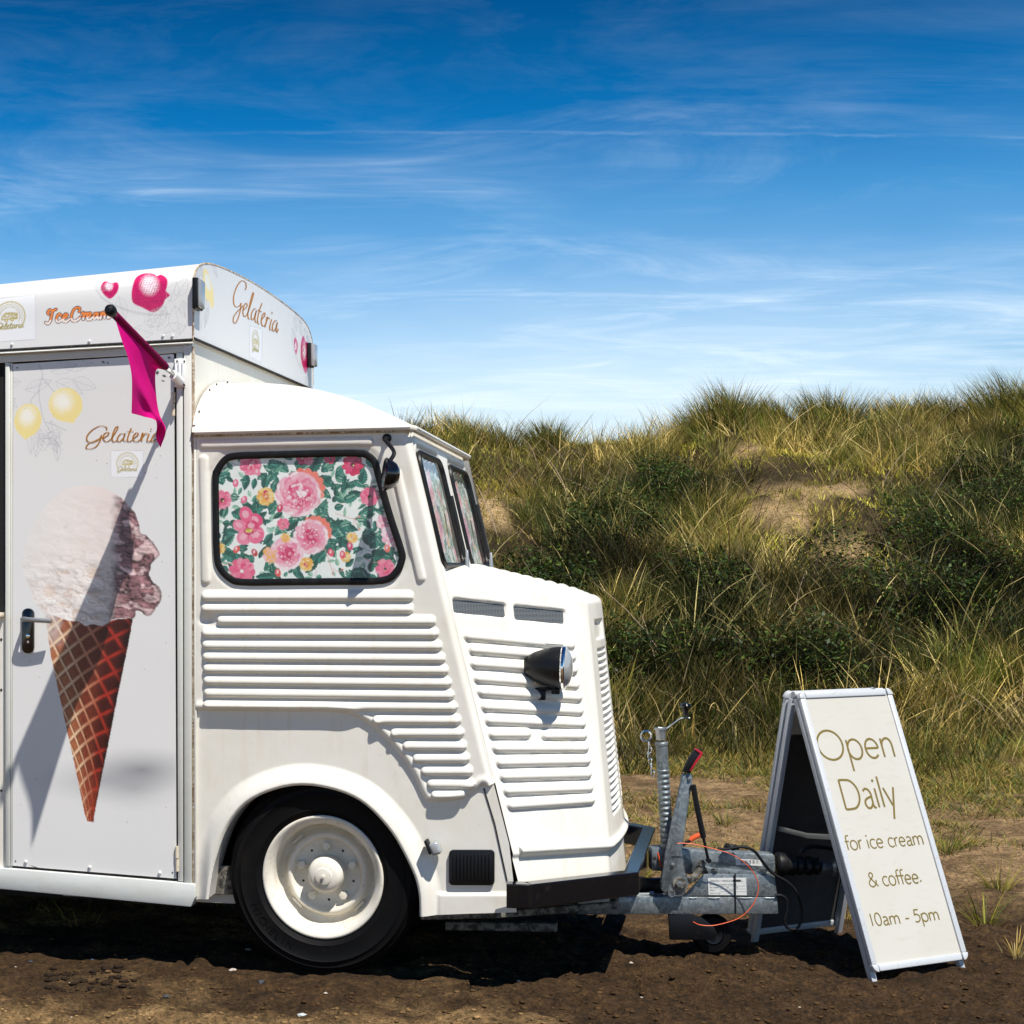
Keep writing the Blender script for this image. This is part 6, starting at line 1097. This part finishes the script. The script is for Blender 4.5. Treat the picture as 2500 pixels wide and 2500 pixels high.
# rear board leans the other way
QR = 0.221; offr = 0.062; tR = sp(np.array(0.0), np.array(LS)) + A3(0, offr, 0.0); HR = tR[2] + 0.005
slr = A3(0, -QR, HR); LR = np.linalg.norm(slr); slr /= LR; snr = np.cross(A3(1, 0, 0), slr); snr = -snr if snr[1] < 0 else snr; bR = A3(0, tR[1] + QR, tR[2] - HR)
def spr(u, v_, h=0.0): u = np.asarray(u, float); return bR + u[..., None] * A3(1, 0, 0) + (np.asarray(v_, float) + 0.0)[..., None] * slr + np.broadcast_to(np.asarray(h, float), u.shape)[..., None] * snr
panel(lambda u, v_, h=0.0: spr(u, np.asarray(v_) + 0.03, h), LR - 0.03, 0.028, 'rear_board', M['slate'], sign, False)
q = np.array([(0.03, 0.03), (WS - 0.03, 0.03), (WS - 0.03, LS - 0.03), (0.03, LS - 0.03)]); MB().prism(sp(q[:, 0], q[:, 1], -0.0065), -sn * 0.002, 0).build('board_backing', M['slate'], sign, smooth=False)
for u in (0.03, WS - 0.03):
    MB().lathe([(0.012, -0.02), (0.012, 0.02)], (sp(np.array(u), np.array(LS - 0.012)) + spr(np.array(u), np.array(LR - 0.012))) / 2, (1, 0, 0), 14, True, True).build('hinge', M['alu'], sign)
    a = sp(np.array(u + (0.005 if u < 0.2 else -0.005)), np.array(LS * 0.47), -0.02); b = spr(np.array(u + (0.005 if u < 0.2 else -0.005)), np.array(LR * 0.47), -0.02); m_ = (a + b) / 2 + A3(0, 0, -0.012)
    MB().tube(np.array([a, m_]), 0.010, 4, flat=((1, 0, 0), 0.15)).build('brace', M['steel'], sign); MB().tube(np.array([m_ + A3(0.004, 0, 0), b + A3(0.004, 0, 0)]), 0.010, 4, flat=((1, 0, 0), 0.15)).build('brace', M['steel'], sign)
def arc(cx, cy, rx, ry, a0, a1, n=16): return [(cx + rx * math.cos(R(a)), cy + ry * math.sin(R(a))) for a in np.linspace(a0, a1, n)]
GL = {'O': (1.08, [arc(.52, .5, .47, .5, 0, 362, 30)]), 'p': (.68, [[(.08, .65), (.08, -.42)], arc(.335, .32, .265, .34, 0, 362, 24)]), 'e': (.64, [[(.07, .33), (.55, .33)], arc(.31, .32, .245, .33, 2, 318, 22)]), 'n': (.62, [[(.08, .65), (.08, 0)], [(.08, .40), (.14, .56), (.28, .65), (.41, .60), (.47, .44), (.47, .2), (.47, 0)]]),
      'D': (.98, [[(.10, 0), (.10, 1.0)], [(.10, .995), (.34, .995), (.60, .95), (.80, .75), (.86, .5), (.80, .25), (.60, .05), (.34, .005), (.10, .005)]]), 'a': (.56, [[(.09, .58), (.20, .65), (.34, .62), (.42, .48), (.42, .3), (.42, .08), (.47, .0), (.52, .03)], [(.42, .38), (.25, .34), (.10, .26), (.07, .12), (.16, .0), (.30, .02), (.42, .16)]]), 'i': (.24, [[(.10, .65), (.10, 0)]]), 'l': (.24, [[(.10, 1.05), (.10, 0)]]), 'y': (.54, [[(.02, .65), (.27, .04)], [(.50, .65), (.16, -.42)]]),
      'f': (.36, [[(.40, 1.02), (.28, 1.05), (.17, .96), (.15, .78), (.15, .4), (.15, 0)], [(.02, .62), (.36, .62)]]), 'o': (.68, [arc(.33, .32, .275, .34, 0, 362, 24)]), 'r': (.38, [[(.08, .65), (.08, 0)], [(.08, .36), (.14, .54), (.24, .64), (.36, .64)]]), 'c': (.54, [arc(.32, .32, .265, .335, 48, 312, 20)]), 'm': (1.0, [[(.08, .65), (.08, 0)], [(.08, .40), (.14, .56), (.27, .65), (.40, .60), (.46, .44), (.46, .2), (.46, 0)], [(.46, .40), (.52, .56), (.65, .65), (.78, .60), (.84, .44), (.84, .2), (.84, 0)]]),
      '&': (.86, [[(.78, .0), (.60, .22), (.40, .46), (.24, .66), (.20, .84), (.30, .98), (.44, .98), (.52, .85), (.46, .70), (.28, .54), (.11, .36), (.07, .18), (.18, .03), (.36, -.01), (.54, .10), (.66, .28), (.70, .46)]]), '.': (.26, []), '1': (.34, [[(.10, 1.0), (.10, 0)]]), '0': (.68, [arc(.32, .5, .25, .5, 0, 362, 26)]), '5': (.62, [[(.52, .985), (.16, .985)], [(.17, .985), (.11, .55)], [(.11, .56), (.24, .62), (.40, .58), (.51, .44), (.52, .26), (.43, .08), (.26, .0), (.06, .04)]]), '-': (.46, [[(.06, .34), (.38, .34)]]), ' ': (.34, [])}
def sign_line(txt, p0, p1, cap_px, wpx_, name):
    z7 = lambda p: (1800 + p[0] * 0.44516, 1620 + p[1] * 0.44516)
    u0, v0 = s_uv(*z7(p0)); u1, v1 = s_uv(*z7(p1)); _, vt = s_uv(*z7((p0[0], p0[1] - cap_px))); cap = (vt - v0); adv = sum(GL[c][0] for c in txt) - 0.1; sx = (u1 - u0) / adv
    st = []; dots = []; x = 0.0; word = ''
    for c in txt + ' ':
        if c == ' ':
            if word: ribbon(st, lambda a, b, h: sp(a, b, 0.003 + h), wpx_, name, M['olive'], board, 0.0, dots, 0.0005, 4, label='olive lettering ' + word)
            st = []; dots = []; word = ''; x += GL[c][0]; continue
        word += c
        for s_ in GL[c][1]: st.append([(u0 + (x + px_) * sx, v0 + (v1 - v0) * (x + px_) / adv + py_ * cap) for px_, py_ in s_])
        if c == 'i': dots.append((u0 + (x + .10) * sx, v0 + .90 * cap, wpx_ * 0.62))
        if c == '.': dots.append((u0 + (x + .08) * sx, v0 + .03 * cap, wpx_ * 0.62))
        x += GL[c][0]
sign_line('Open', (452, 533), (868, 511), 163, 0.0088, 'lettering'); sign_line('Daily', (583, 803), (872, 783), 165, 0.0088, 'lettering'); sign_line('for ice cream', (597, 1024), (1022, 992), 76, 0.0054, 'lettering'); sign_line('& coffee.', (722, 1226), (1010, 1202), 78, 0.0054, 'lettering'); sign_line('10am - 5pm', (735, 1441), (1108, 1406), 70, 0.0054, 'lettering')

# ------------------------------------------------------------------ vegetation
def leafmat(name, transl=0.3, rough=0.6):
    m = mat(name, (0.1, 0.1, 0.1), rough, attr=True, spec=0.3); t = m.node_tree; b = t.nodes['Principled BSDF']; a = [n for n in t.nodes if n.type == 'VERTEX_COLOR'][0]
    tl = N(t, 'ShaderNodeBsdfTranslucent'); t.links.new(a.outputs[0], tl.inputs[0]); mx = N(t, 'ShaderNodeMixShader'); mx.inputs[0].default_value = transl
    t.links.new(b.outputs[0], mx.inputs[1]); t.links.new(tl.outputs[0], mx.inputs[2]); t.links.new(mx.outputs[0], t.nodes['Material Output'].inputs[0]); return m
M['grass'] = leafmat('grass_blades', 0.30); M['leaf'] = leafmat('bramble_leaves', 0.25, 0.45)
STRAW = np.array([0.47, 0.335, 0.085]); PALE_S = np.array([0.62, 0.48, 0.19]); OLIVE = np.array([0.225, 0.200, 0.032]); GREEN = np.array([0.090, 0.135, 0.015]); DARKG = np.array([0.022, 0.036, 0.007]); LIME = np.array([0.36, 0.335, 0.045]); BROWN = np.array([0.115, 0.068, 0.028])
def blades(B, L, W, az, lean, curl, col, seg=3):
    """ribbon blades; B bases (n,3), az direction of lean, lean start tilt, curl extra bend"""
    n = len(B); t = np.linspace(0, 1, seg + 1); dx, dy = np.cos(az), np.sin(az); fa = RNG.random(n) * np.pi
    wx, wy = np.cos(fa), np.sin(fa); pos = np.zeros((n, seg + 1, 3)); p = B.copy(); pos[:, 0] = p
    for k in range(1, seg + 1):
        a = lean + curl * (k - 0.5) / seg; st = L / seg
        p = p + np.stack([dx * np.sin(a) * st, dy * np.sin(a) * st, np.cos(a) * st], -1); pos[:, k] = p
    V = np.zeros((n, 2 * seg + 1, 3)); 
    for k in range(seg):
        w = W * (1 - 0.75 * (k / seg) ** 1.5) / 2; o = np.stack([wx * w, wy * w, 0 * w], -1); V[:, 2 * k] = pos[:, k] - o; V[:, 2 * k + 1] = pos[:, k] + o
    V[:, 2 * seg] = pos[:, seg]
    f = []
    for k in range(seg - 1): f += [(2 * k, 2 * k + 1, 2 * k + 2), (2 * k + 1, 2 * k + 3, 2 * k + 2)]
    f.append((2 * seg - 2, 2 * seg - 1, 2 * seg)); f = np.array(f); Fc = (np.arange(n)[:, None, None] * (2 * seg + 1) + f[None]).reshape(-1, 3)
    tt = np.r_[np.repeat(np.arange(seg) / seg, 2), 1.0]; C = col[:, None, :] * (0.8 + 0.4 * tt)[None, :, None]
    return V.reshape(-1, 3), Fc, C.reshape(-1, 3)
def pick(n, opts, w):
    k = RNG.choice(len(opts), n, p=np.array(w) / sum(w)); c = np.array(opts)[k]; return c * (0.65 + 0.7 * RNG.random(n))[:, None]
def veg_cover(X, Y): return fbm(X * 0.55 + 11, Y * 0.55 + 4, 3)
def project_ok(X, Y, m=260): px = CX + F * X / Y; return (px > 900 - m) & (px < 2500 + m)
# marram clumps over the dune
def scatter(n, y0, y1, vis=0.88):
    Y = y0 + (y1 - y0) * RNG.random(n); px = np.where(RNG.random(n) < vis, 960 + 1680 * RNG.random(n), -900 + 5200 * RNG.random(n)); X = (px - CX) / F * Y; return X, Y
TURF = [(1290, 1125, 250, 52), (1180, 1180, 120, 60), (1790, 1120, 150, 44), (2010, 1165, 200, 40), (1900, 1230, 160, 60), (2080, 1310, 90, 50), (2250, 1180, 130, 34)]
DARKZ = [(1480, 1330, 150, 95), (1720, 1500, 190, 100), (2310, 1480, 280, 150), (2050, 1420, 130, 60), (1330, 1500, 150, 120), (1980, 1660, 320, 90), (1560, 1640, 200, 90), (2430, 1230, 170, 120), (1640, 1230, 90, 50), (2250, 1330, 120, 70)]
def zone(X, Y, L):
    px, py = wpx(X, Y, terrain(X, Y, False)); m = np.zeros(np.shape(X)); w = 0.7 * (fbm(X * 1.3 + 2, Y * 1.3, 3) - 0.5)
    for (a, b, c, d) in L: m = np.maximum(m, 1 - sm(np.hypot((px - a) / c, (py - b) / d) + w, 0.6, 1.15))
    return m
def marram(n_cl, per, name, label, y0, y1, Lr, opts, w, sand_cut=0.25, lean0=0.28, keep=None, Wb=0.0075, sp=0.16, reach=(0.0, 0.7, 1.4, 2.1), gain=1.0, turf=0.2, dk=0.76, seg=3):
    X, Y = scatter(n_cl, y0, y1); s = np.zeros(len(X))
    for r_ in reach: s = np.maximum(s, sandmask(X, Y + r_, terrain(X, Y + r_, False)) * (1 - 0.1 * r_))
    k = s < sand_cut * (0.5 + RNG.random(len(X)))
    tz = np.maximum(zone(X, Y, TURF), zone(X, Y + 0.8, TURF)); k &= RNG.random(len(X)) > tz * (1 - turf)
    if keep is not None: k &= keep(X, Y)
    X, Y = X[k], Y[k]; nb = per; n = len(X) * nb; dz = zone(X, Y, DARKZ)
    size = 0.45 + 1.2 * RNG.random(len(X)) ** 1.6
    cl = np.repeat(np.arange(len(X)), nb); r = sp * np.sqrt(RNG.random(n)) * size[cl]; a = RNG.random(n) * 2 * np.pi
    bx, by = X[cl] + r * np.cos(a), Y[cl] + r * np.sin(a); B = np.stack([bx, by, terrain(bx, by, False) - 0.03], -1)
    L = ((Lr[0] + (Lr[1] - Lr[0]) * RNG.random(len(X))) * (0.75 + 0.35 * size))[cl] * (0.45 + 0.7 * RNG.random(n)); cw = (RNG.random(len(X)) * 2 * np.pi)[cl]
    az = np.where(RNG.random(n) < 0.30, cw + 0.9 * (RNG.random(n) - 0.5), a + 0.9 * (RNG.random(n) - 0.5)); lean = lean0 * RNG.random(n) + 0.55 * r / (sp * 1.5); curl = 0.1 + 0.9 * RNG.random(n) ** 1.8
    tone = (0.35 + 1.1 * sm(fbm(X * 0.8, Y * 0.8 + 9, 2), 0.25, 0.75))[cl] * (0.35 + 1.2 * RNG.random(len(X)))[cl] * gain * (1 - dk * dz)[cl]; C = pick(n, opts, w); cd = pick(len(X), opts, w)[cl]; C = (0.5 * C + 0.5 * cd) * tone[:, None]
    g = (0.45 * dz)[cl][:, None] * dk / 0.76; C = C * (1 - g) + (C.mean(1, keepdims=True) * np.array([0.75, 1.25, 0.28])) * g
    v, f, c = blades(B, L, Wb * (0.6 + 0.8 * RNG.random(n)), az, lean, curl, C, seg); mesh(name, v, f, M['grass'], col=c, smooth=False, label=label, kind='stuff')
marram(1700, 52, 'marram_grass', 'straw coloured marram grass covering the dune', 14.2, 26.0, (0.30, 0.62), [STRAW, OLIVE, GREEN, BROWN], [2.0, 2.8, 2.4, 1.3], gain=0.86)
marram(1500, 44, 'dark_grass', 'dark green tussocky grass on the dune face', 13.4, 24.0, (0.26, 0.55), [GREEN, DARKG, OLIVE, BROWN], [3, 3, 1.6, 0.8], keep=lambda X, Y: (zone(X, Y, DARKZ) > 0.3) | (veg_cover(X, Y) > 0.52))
marram(1150, 11, 'pale_blades', 'pale dry blades standing out of the dune grass', 13.4, 25.5, (0.34, 0.72), [PALE_S * 1.2, STRAW * 1.25], [2, 1], Wb=0.0120, lean0=0.55, dk=0.35, gain=0.95, sp=0.22)
marram(2450, 25, 'short_turf', 'short yellow green turf between the sandy patches', 16.0, 26.0, (0.07, 0.19), [LIME * 1.35, OLIVE * 1.4, STRAW * 1.1], [3.4, 2, 1.4], sand_cut=0.75, sp=0.36, Wb=0.010, reach=(0.0,), turf=1.0, dk=0.3)
marram(900, 30, 'foot_grass', 'mixed long grass along the foot of the dune', 10.4, 15.2, (0.12, 0.40), [OLIVE, GREEN, STRAW, PALE_S, DARKG], [2.2, 2.2, 1.8, 0.8, 2.0], keep=lambda X, Y: RNG.random(len(X)) < sm(Y + 3.2 * (fbm(X * 0.8 + 3, Y * 0.8, 3) - 0.5), 10.8, 14.2))
# separate tussocks that stand up on the skyline
RIDGE = [(1140, 0.8, 'leftmost dark tussock on the skyline just right of the cab roof'), (1225, 0.9, 'low skyline tussock second from the cab roof'), (1330, 0.85, 'small skyline tussock left of the sandy hollow'), (1770, 1.75, 'tallest spiky tussock at the top of the dune'), (1900, 1.0, 'skyline tussock just right of the tallest one'), (2030, 1.35, 'dark pointed skyline tussock above the A-board sign'), (2200, 1.15, 'broad skyline tussock left of the last three'), (2310, 1.1, 'skyline tussock between the broad one and the right corner'), (2455, 1.7, 'tall dark tussock at the right edge of the skyline')]
for px, sc, lb in RIDGE:
    X0 = (px - CX) / F * 24.3; ys = np.linspace(20, 26, 60); zz_ = terrain(np.full(60, X0), ys, False); Yk = ys[np.argmax((zz_ - CAMH) / ys)] - 0.1; X0 = (px - CX) / F * Yk; n = int(620 * sc)
    r = 0.30 * sc * np.sqrt(RNG.random(n)); a = RNG.random(n) * 2 * np.pi; bx, by = r * np.cos(a), r * np.sin(a) * 0.7; zg_ = float(terrain(np.array([X0]), np.array([Yk]), False)[0])
    B = np.stack([bx, by, terrain(X0 + bx, Yk + by, False) - zg_ - 0.04], -1); L = 0.50 * sc ** 0.5 * (0.5 + 0.75 * RNG.random(n)); v, f, c = blades(B, L, 0.008 * (0.7 + 0.6 * RNG.random(n)), np.where(RNG.random(n) < 0.5, R(165) + 0.5 * RNG.random(n), a), 0.12 + 1.2 * r / sc, 0.15 + 0.5 * RNG.random(n), pick(n, [OLIVE, GREEN, DARKG, STRAW, BROWN], [2.2, 2.2, 2.4, 1.6, 1.0]))
    o = mesh('grass_tussock', v, f, M['grass'], col=c, smooth=False, label=lb, cat='grass', group='tussocks along the skyline'); o.location = (X0, Yk, zg_)
# brambles: leaf clusters in the dark hollows
n = 120000; X, Y = scatter(n, 13.6, 22.0, 0.94); bz = zone(X, Y, DARKZ); k = RNG.random(n) < (bz * 1.2 - 0.25) * sm(fbm(X * 1.6 + 31, Y * 1.6 + 8, 3), 0.40, 0.60); X, Y, bz = X[k], Y[k], bz[k]; Z = terrain(X, Y, False); n = len(X)
hh = 0.04 + 0.50 * RNG.random(n) ** 0.7 * (0.4 + 0.6 * sm(fbm(X * 1.6 + 31, Y * 1.6 + 8, 3), 0.45, 0.62)); s_ = 0.014 + 0.026 * RNG.random(n); a = RNG.random(n) * 6.283; ti = 1.4 * (RNG.random(n) - 0.5)
d1 = np.stack([np.cos(a) * np.cos(ti), np.sin(a) * np.cos(ti), np.sin(ti)], -1) * s_[:, None]; d2 = np.stack([-np.sin(a), np.cos(a), 1.2 * (RNG.random(n) - 0.4)], -1) * (s_ * 0.45)[:, None]; c0 = np.stack([X, Y, Z + hh], -1)
V = np.stack([c0 - d1, c0 - d2, c0 + d1, c0 + d2], 1).reshape(-1, 3); Cc = np.repeat(pick(n, [np.array([0.055, 0.095, 0.014]), DARKG * 0.8, np.array([0.10, 0.14, 0.022]), np.array([0.022, 0.045, 0.008])], [1.6, 3, 0.8, 2.4]), 4, 0)
mesh('bramble_leaves', V, np.arange(4 * n).reshape(-1, 4), M['leaf'], col=Cc, smooth=False, label='low dark green brambles on the dune face', kind='stuff')
# dead stems arching out of the grass
n = 900; X, Y = scatter(n, 13.6, 23.0, 0.92); Z = terrain(X, Y, False); v, f, c = blades(np.stack([X, Y, Z], -1), 0.5 + 0.8 * RNG.random(n), 0.008 + 0.008 * RNG.random(n), RNG.random(n) * 6.283, 0.3 + 0.7 * RNG.random(n), 0.4 + 1.0 * RNG.random(n), pick(n, [PALE_S, np.array([0.30, 0.22, 0.15]), BROWN], [2, 2, 1.5]), 5)
mesh('dead_stems', v, f, M['grass'], col=c, smooth=False, label='dry arching stems and twigs in the dune grass', kind='stuff')
# short grass on the sandy flat
X, Y = scatter(11000, 6.6, 15.0, 0.92); dens = fbm(X * 1.1 + 5, Y * 1.1, 3) + 0.03 * (Y - 10.0); far_ok = ~((np.abs(X - 2.35) < 0.42) & (Y < 6.75)); k = (RNG.random(len(X)) < sm(dens, 0.40, 0.60) * sm(Y + 0.8 * (1.6 - X), 5.8, 8.6)) & far_ok; X, Y = X[k], Y[k]
nb = 13; cl = np.repeat(np.arange(len(X)), nb); n = len(cl); r = 0.075 * np.sqrt(RNG.random(n)); a = RNG.random(n) * 6.283; bx, by = X[cl] + r * np.cos(a), Y[cl] + r * np.sin(a)
v, f, c = blades(np.stack([bx, by, terrain(bx, by) - 0.006], -1), ((0.04 + 0.10 * RNG.random(len(X)) ** 1.5) * (0.8 + 0.5 * sm(Y, 8, 13)))[cl] * (0.5 + 0.7 * RNG.random(n)), 0.0045 + 0.003 * RNG.random(n), a, 0.35 + 0.7 * RNG.random(n), 0.3 + 0.6 * RNG.random(n), pick(n, [GREEN, OLIVE, LIME * 0.5, STRAW * 0.85, DARKG * 1.5], [1.8, 2.0, 0.7, 2.4, 1.5]), 2)
mesh('sparse_grass', v, f, M['grass'], col=c, smooth=False, label='sparse short grass growing in the sandy flat', kind='stuff')
# single grass tufts close to the A-board and van
def tuft(px, py, n, L, opts, w, lb):
    Y0 = 1.464 * F / (py - CY); X0 = (px - CX) / F * Y0; zg_ = float(terrain(np.array([X0]), np.array([Y0]))[0]); a = RNG.random(n) * 6.283; r = 0.05 * np.sqrt(RNG.random(n)); B = np.stack([r * np.cos(a), r * np.sin(a), 0 * r - 0.006], -1)
    v, f, c = blades(B, L * (0.4 + 0.7 * RNG.random(n)), 0.0035 + 0.0025 * RNG.random(n), a, 0.25 + 0.5 * RNG.random(n), 0.3 + 0.7 * RNG.random(n), pick(n, opts, w), 4); o = mesh('grass_tuft', v, f, M['grass'], col=c, smooth=False, label=lb, cat='grass', group='tufts on the sandy flat'); o.location = (X0, Y0, zg_)
tuft(2060, 2245, 60, 0.20, [STRAW, OLIVE, PALE_S], [2, 1, 1], 'straw tuft seen between the legs of the A-board'); tuft(2405, 2255, 46, 0.22, [OLIVE, LIME, GREEN], [2, 2, 1], 'green tuft right of the A-board beside its lower edge'); tuft(2440, 2170, 46, 0.24, [OLIVE, LIME, STRAW], [2, 1, 1], 'taller tuft right of the A-board at mid height'); tuft(2310, 2075, 40, 0.22, [GREEN, LIME, OLIVE], [2, 1, 2], 'slender green tuft just right of the for ice cream line')
tuft(1565, 2135, 50, 0.09, [LIME, GREEN, OLIVE], [2, 2, 1], 'bright green tuft under the bumper end by the drawbar'); tuft(1770, 2010, 50, 0.20, [GREEN, OLIVE, LIME], [2, 2, 1], 'green tuft behind the handbrake strut'); tuft(2480, 2330, 30, 0.14, [STRAW, PALE_S], [2, 1], 'dry straw tuft at the lower right edge')
# ------------------------------------------------------------------ stones
def stone(px, py, sz, colr, lb, flat=0.6):
    Y0 = 1.44 * F / (py - CY); X0 = (px - CX) / F * Y0; bm = bmesh.new(); bmesh.ops.create_icosphere(bm, subdivisions=2, radius=sz); rg = random.Random(int(px))
    for w_ in bm.verts: k = 0.75 + 0.5 * rg.random(); w_.co = Vector((w_.co.x * k * 1.2, w_.co.y * k, w_.co.z * k * flat))
    me = bpy.data.meshes.new('stone'); bm.to_mesh(me); bm.free(); me.materials.append(colr); o = bpy.data.objects.new('stone', me); o.location = (X0, Y0, float(terrain(np.array([X0]), np.array([Y0]))[0]) + sz * 0.25); link(o, label=lb, cat='stone', group='stones on the soil')
stw = mat('white_stone', (0.45, 0.40, 0.36), 0.8, noise=[(40, 0.4, 0.7, (0.30, 0.22, 0.17), 0.7, ONE)]); std = mat('dark_stone', (0.03, 0.032, 0.038), 0.7); stb = mat('pale_blue_shell', (0.42, 0.47, 0.47), 0.6)
stone(568, 2374, 0.011, stw, 'pinkish white pebble on the bank below the wheel arch'); stone(738, 2466, 0.013, stb, 'pale bluish flat shell low in the foreground', 0.35); stone(638, 2402, 0.011, std, 'dark pebble in the soil left of the tyre'); stone(75, 2350, 0.009, std, 'grey speckled pebble at the shadow edge far left'); stone(226, 2338, 0.007, stb, 'pale chip in the shade left of the tyre', 0.4); stone(405, 2440, 0.010, std, 'dark pebble below the soil crest'); stone(795, 2432, 0.006, stw, 'small white chip in the foreground soil'); stone(1566, 2412, 0.005, stw, 'tiny white chip below the jockey wheel'); stone(175, 2472, 0.005, stw, 'small white chip near the lower left corner')
# crumbs and clods of soil in relief
n = 3400; px = -150 + 2800 * RNG.random(n); py = 2300 + 215 * RNG.random(n) ** 0.9; px[:160] = 110 + 230 * RNG.random(160) ** 1.3; py[:160] = 2374 + 46 * RNG.random(160)
sz = 0.0020 + 0.008 * RNG.random(n) ** 3.4; sz[:160] *= 1.6; Y = 1.45 * F / (py - CY); X = (px - CX) / F * Y; k = (np.hypot((X - 0.12) / 0.45, (Y - 5.75) / 0.2) > 1); X, Y, sz = X[k], Y[k], sz[k]; n = len(X); dk_ = np.arange(n) < 150
bm = bmesh.new(); bmesh.ops.create_icosphere(bm, subdivisions=1, radius=1.0); bm.verts.index_update(); iv = np.array([w_.co[:] for w_ in bm.verts]); ifc = np.array([[w_.index for w_ in q_.verts] for q_ in bm.faces]); bm.free()
V = iv[None] * (0.6 + 0.7 * RNG.random((n, len(iv), 1))) * sz[:, None, None] * np.array([1.35, 1.0, 0.55]); V = V + np.stack([X, Y, terrain(X, Y) + sz * 0.25], -1)[:, None]
gc = ground_col(X, Y, terrain(X, Y)) * (0.4 + 0.6 * RNG.random(n))[:, None]; gc[dk_] = np.array([0.020, 0.012, 0.007]); gc[RNG.random(n) < 0.007] = np.array([0.5, 0.42, 0.33])
mesh('soil_clods', V.reshape(-1, 3), (np.arange(n)[:, None, None] * len(iv) + ifc[None]).reshape(-1, 3), mat('soil_crumb', (0.1, 0.1, 0.1), 0.95, attr=True, spec=0.15), col=np.repeat(gc, len(iv), 0), smooth=False, label='crumbs and clods of soil scattered over the foreground', kind='stuff')
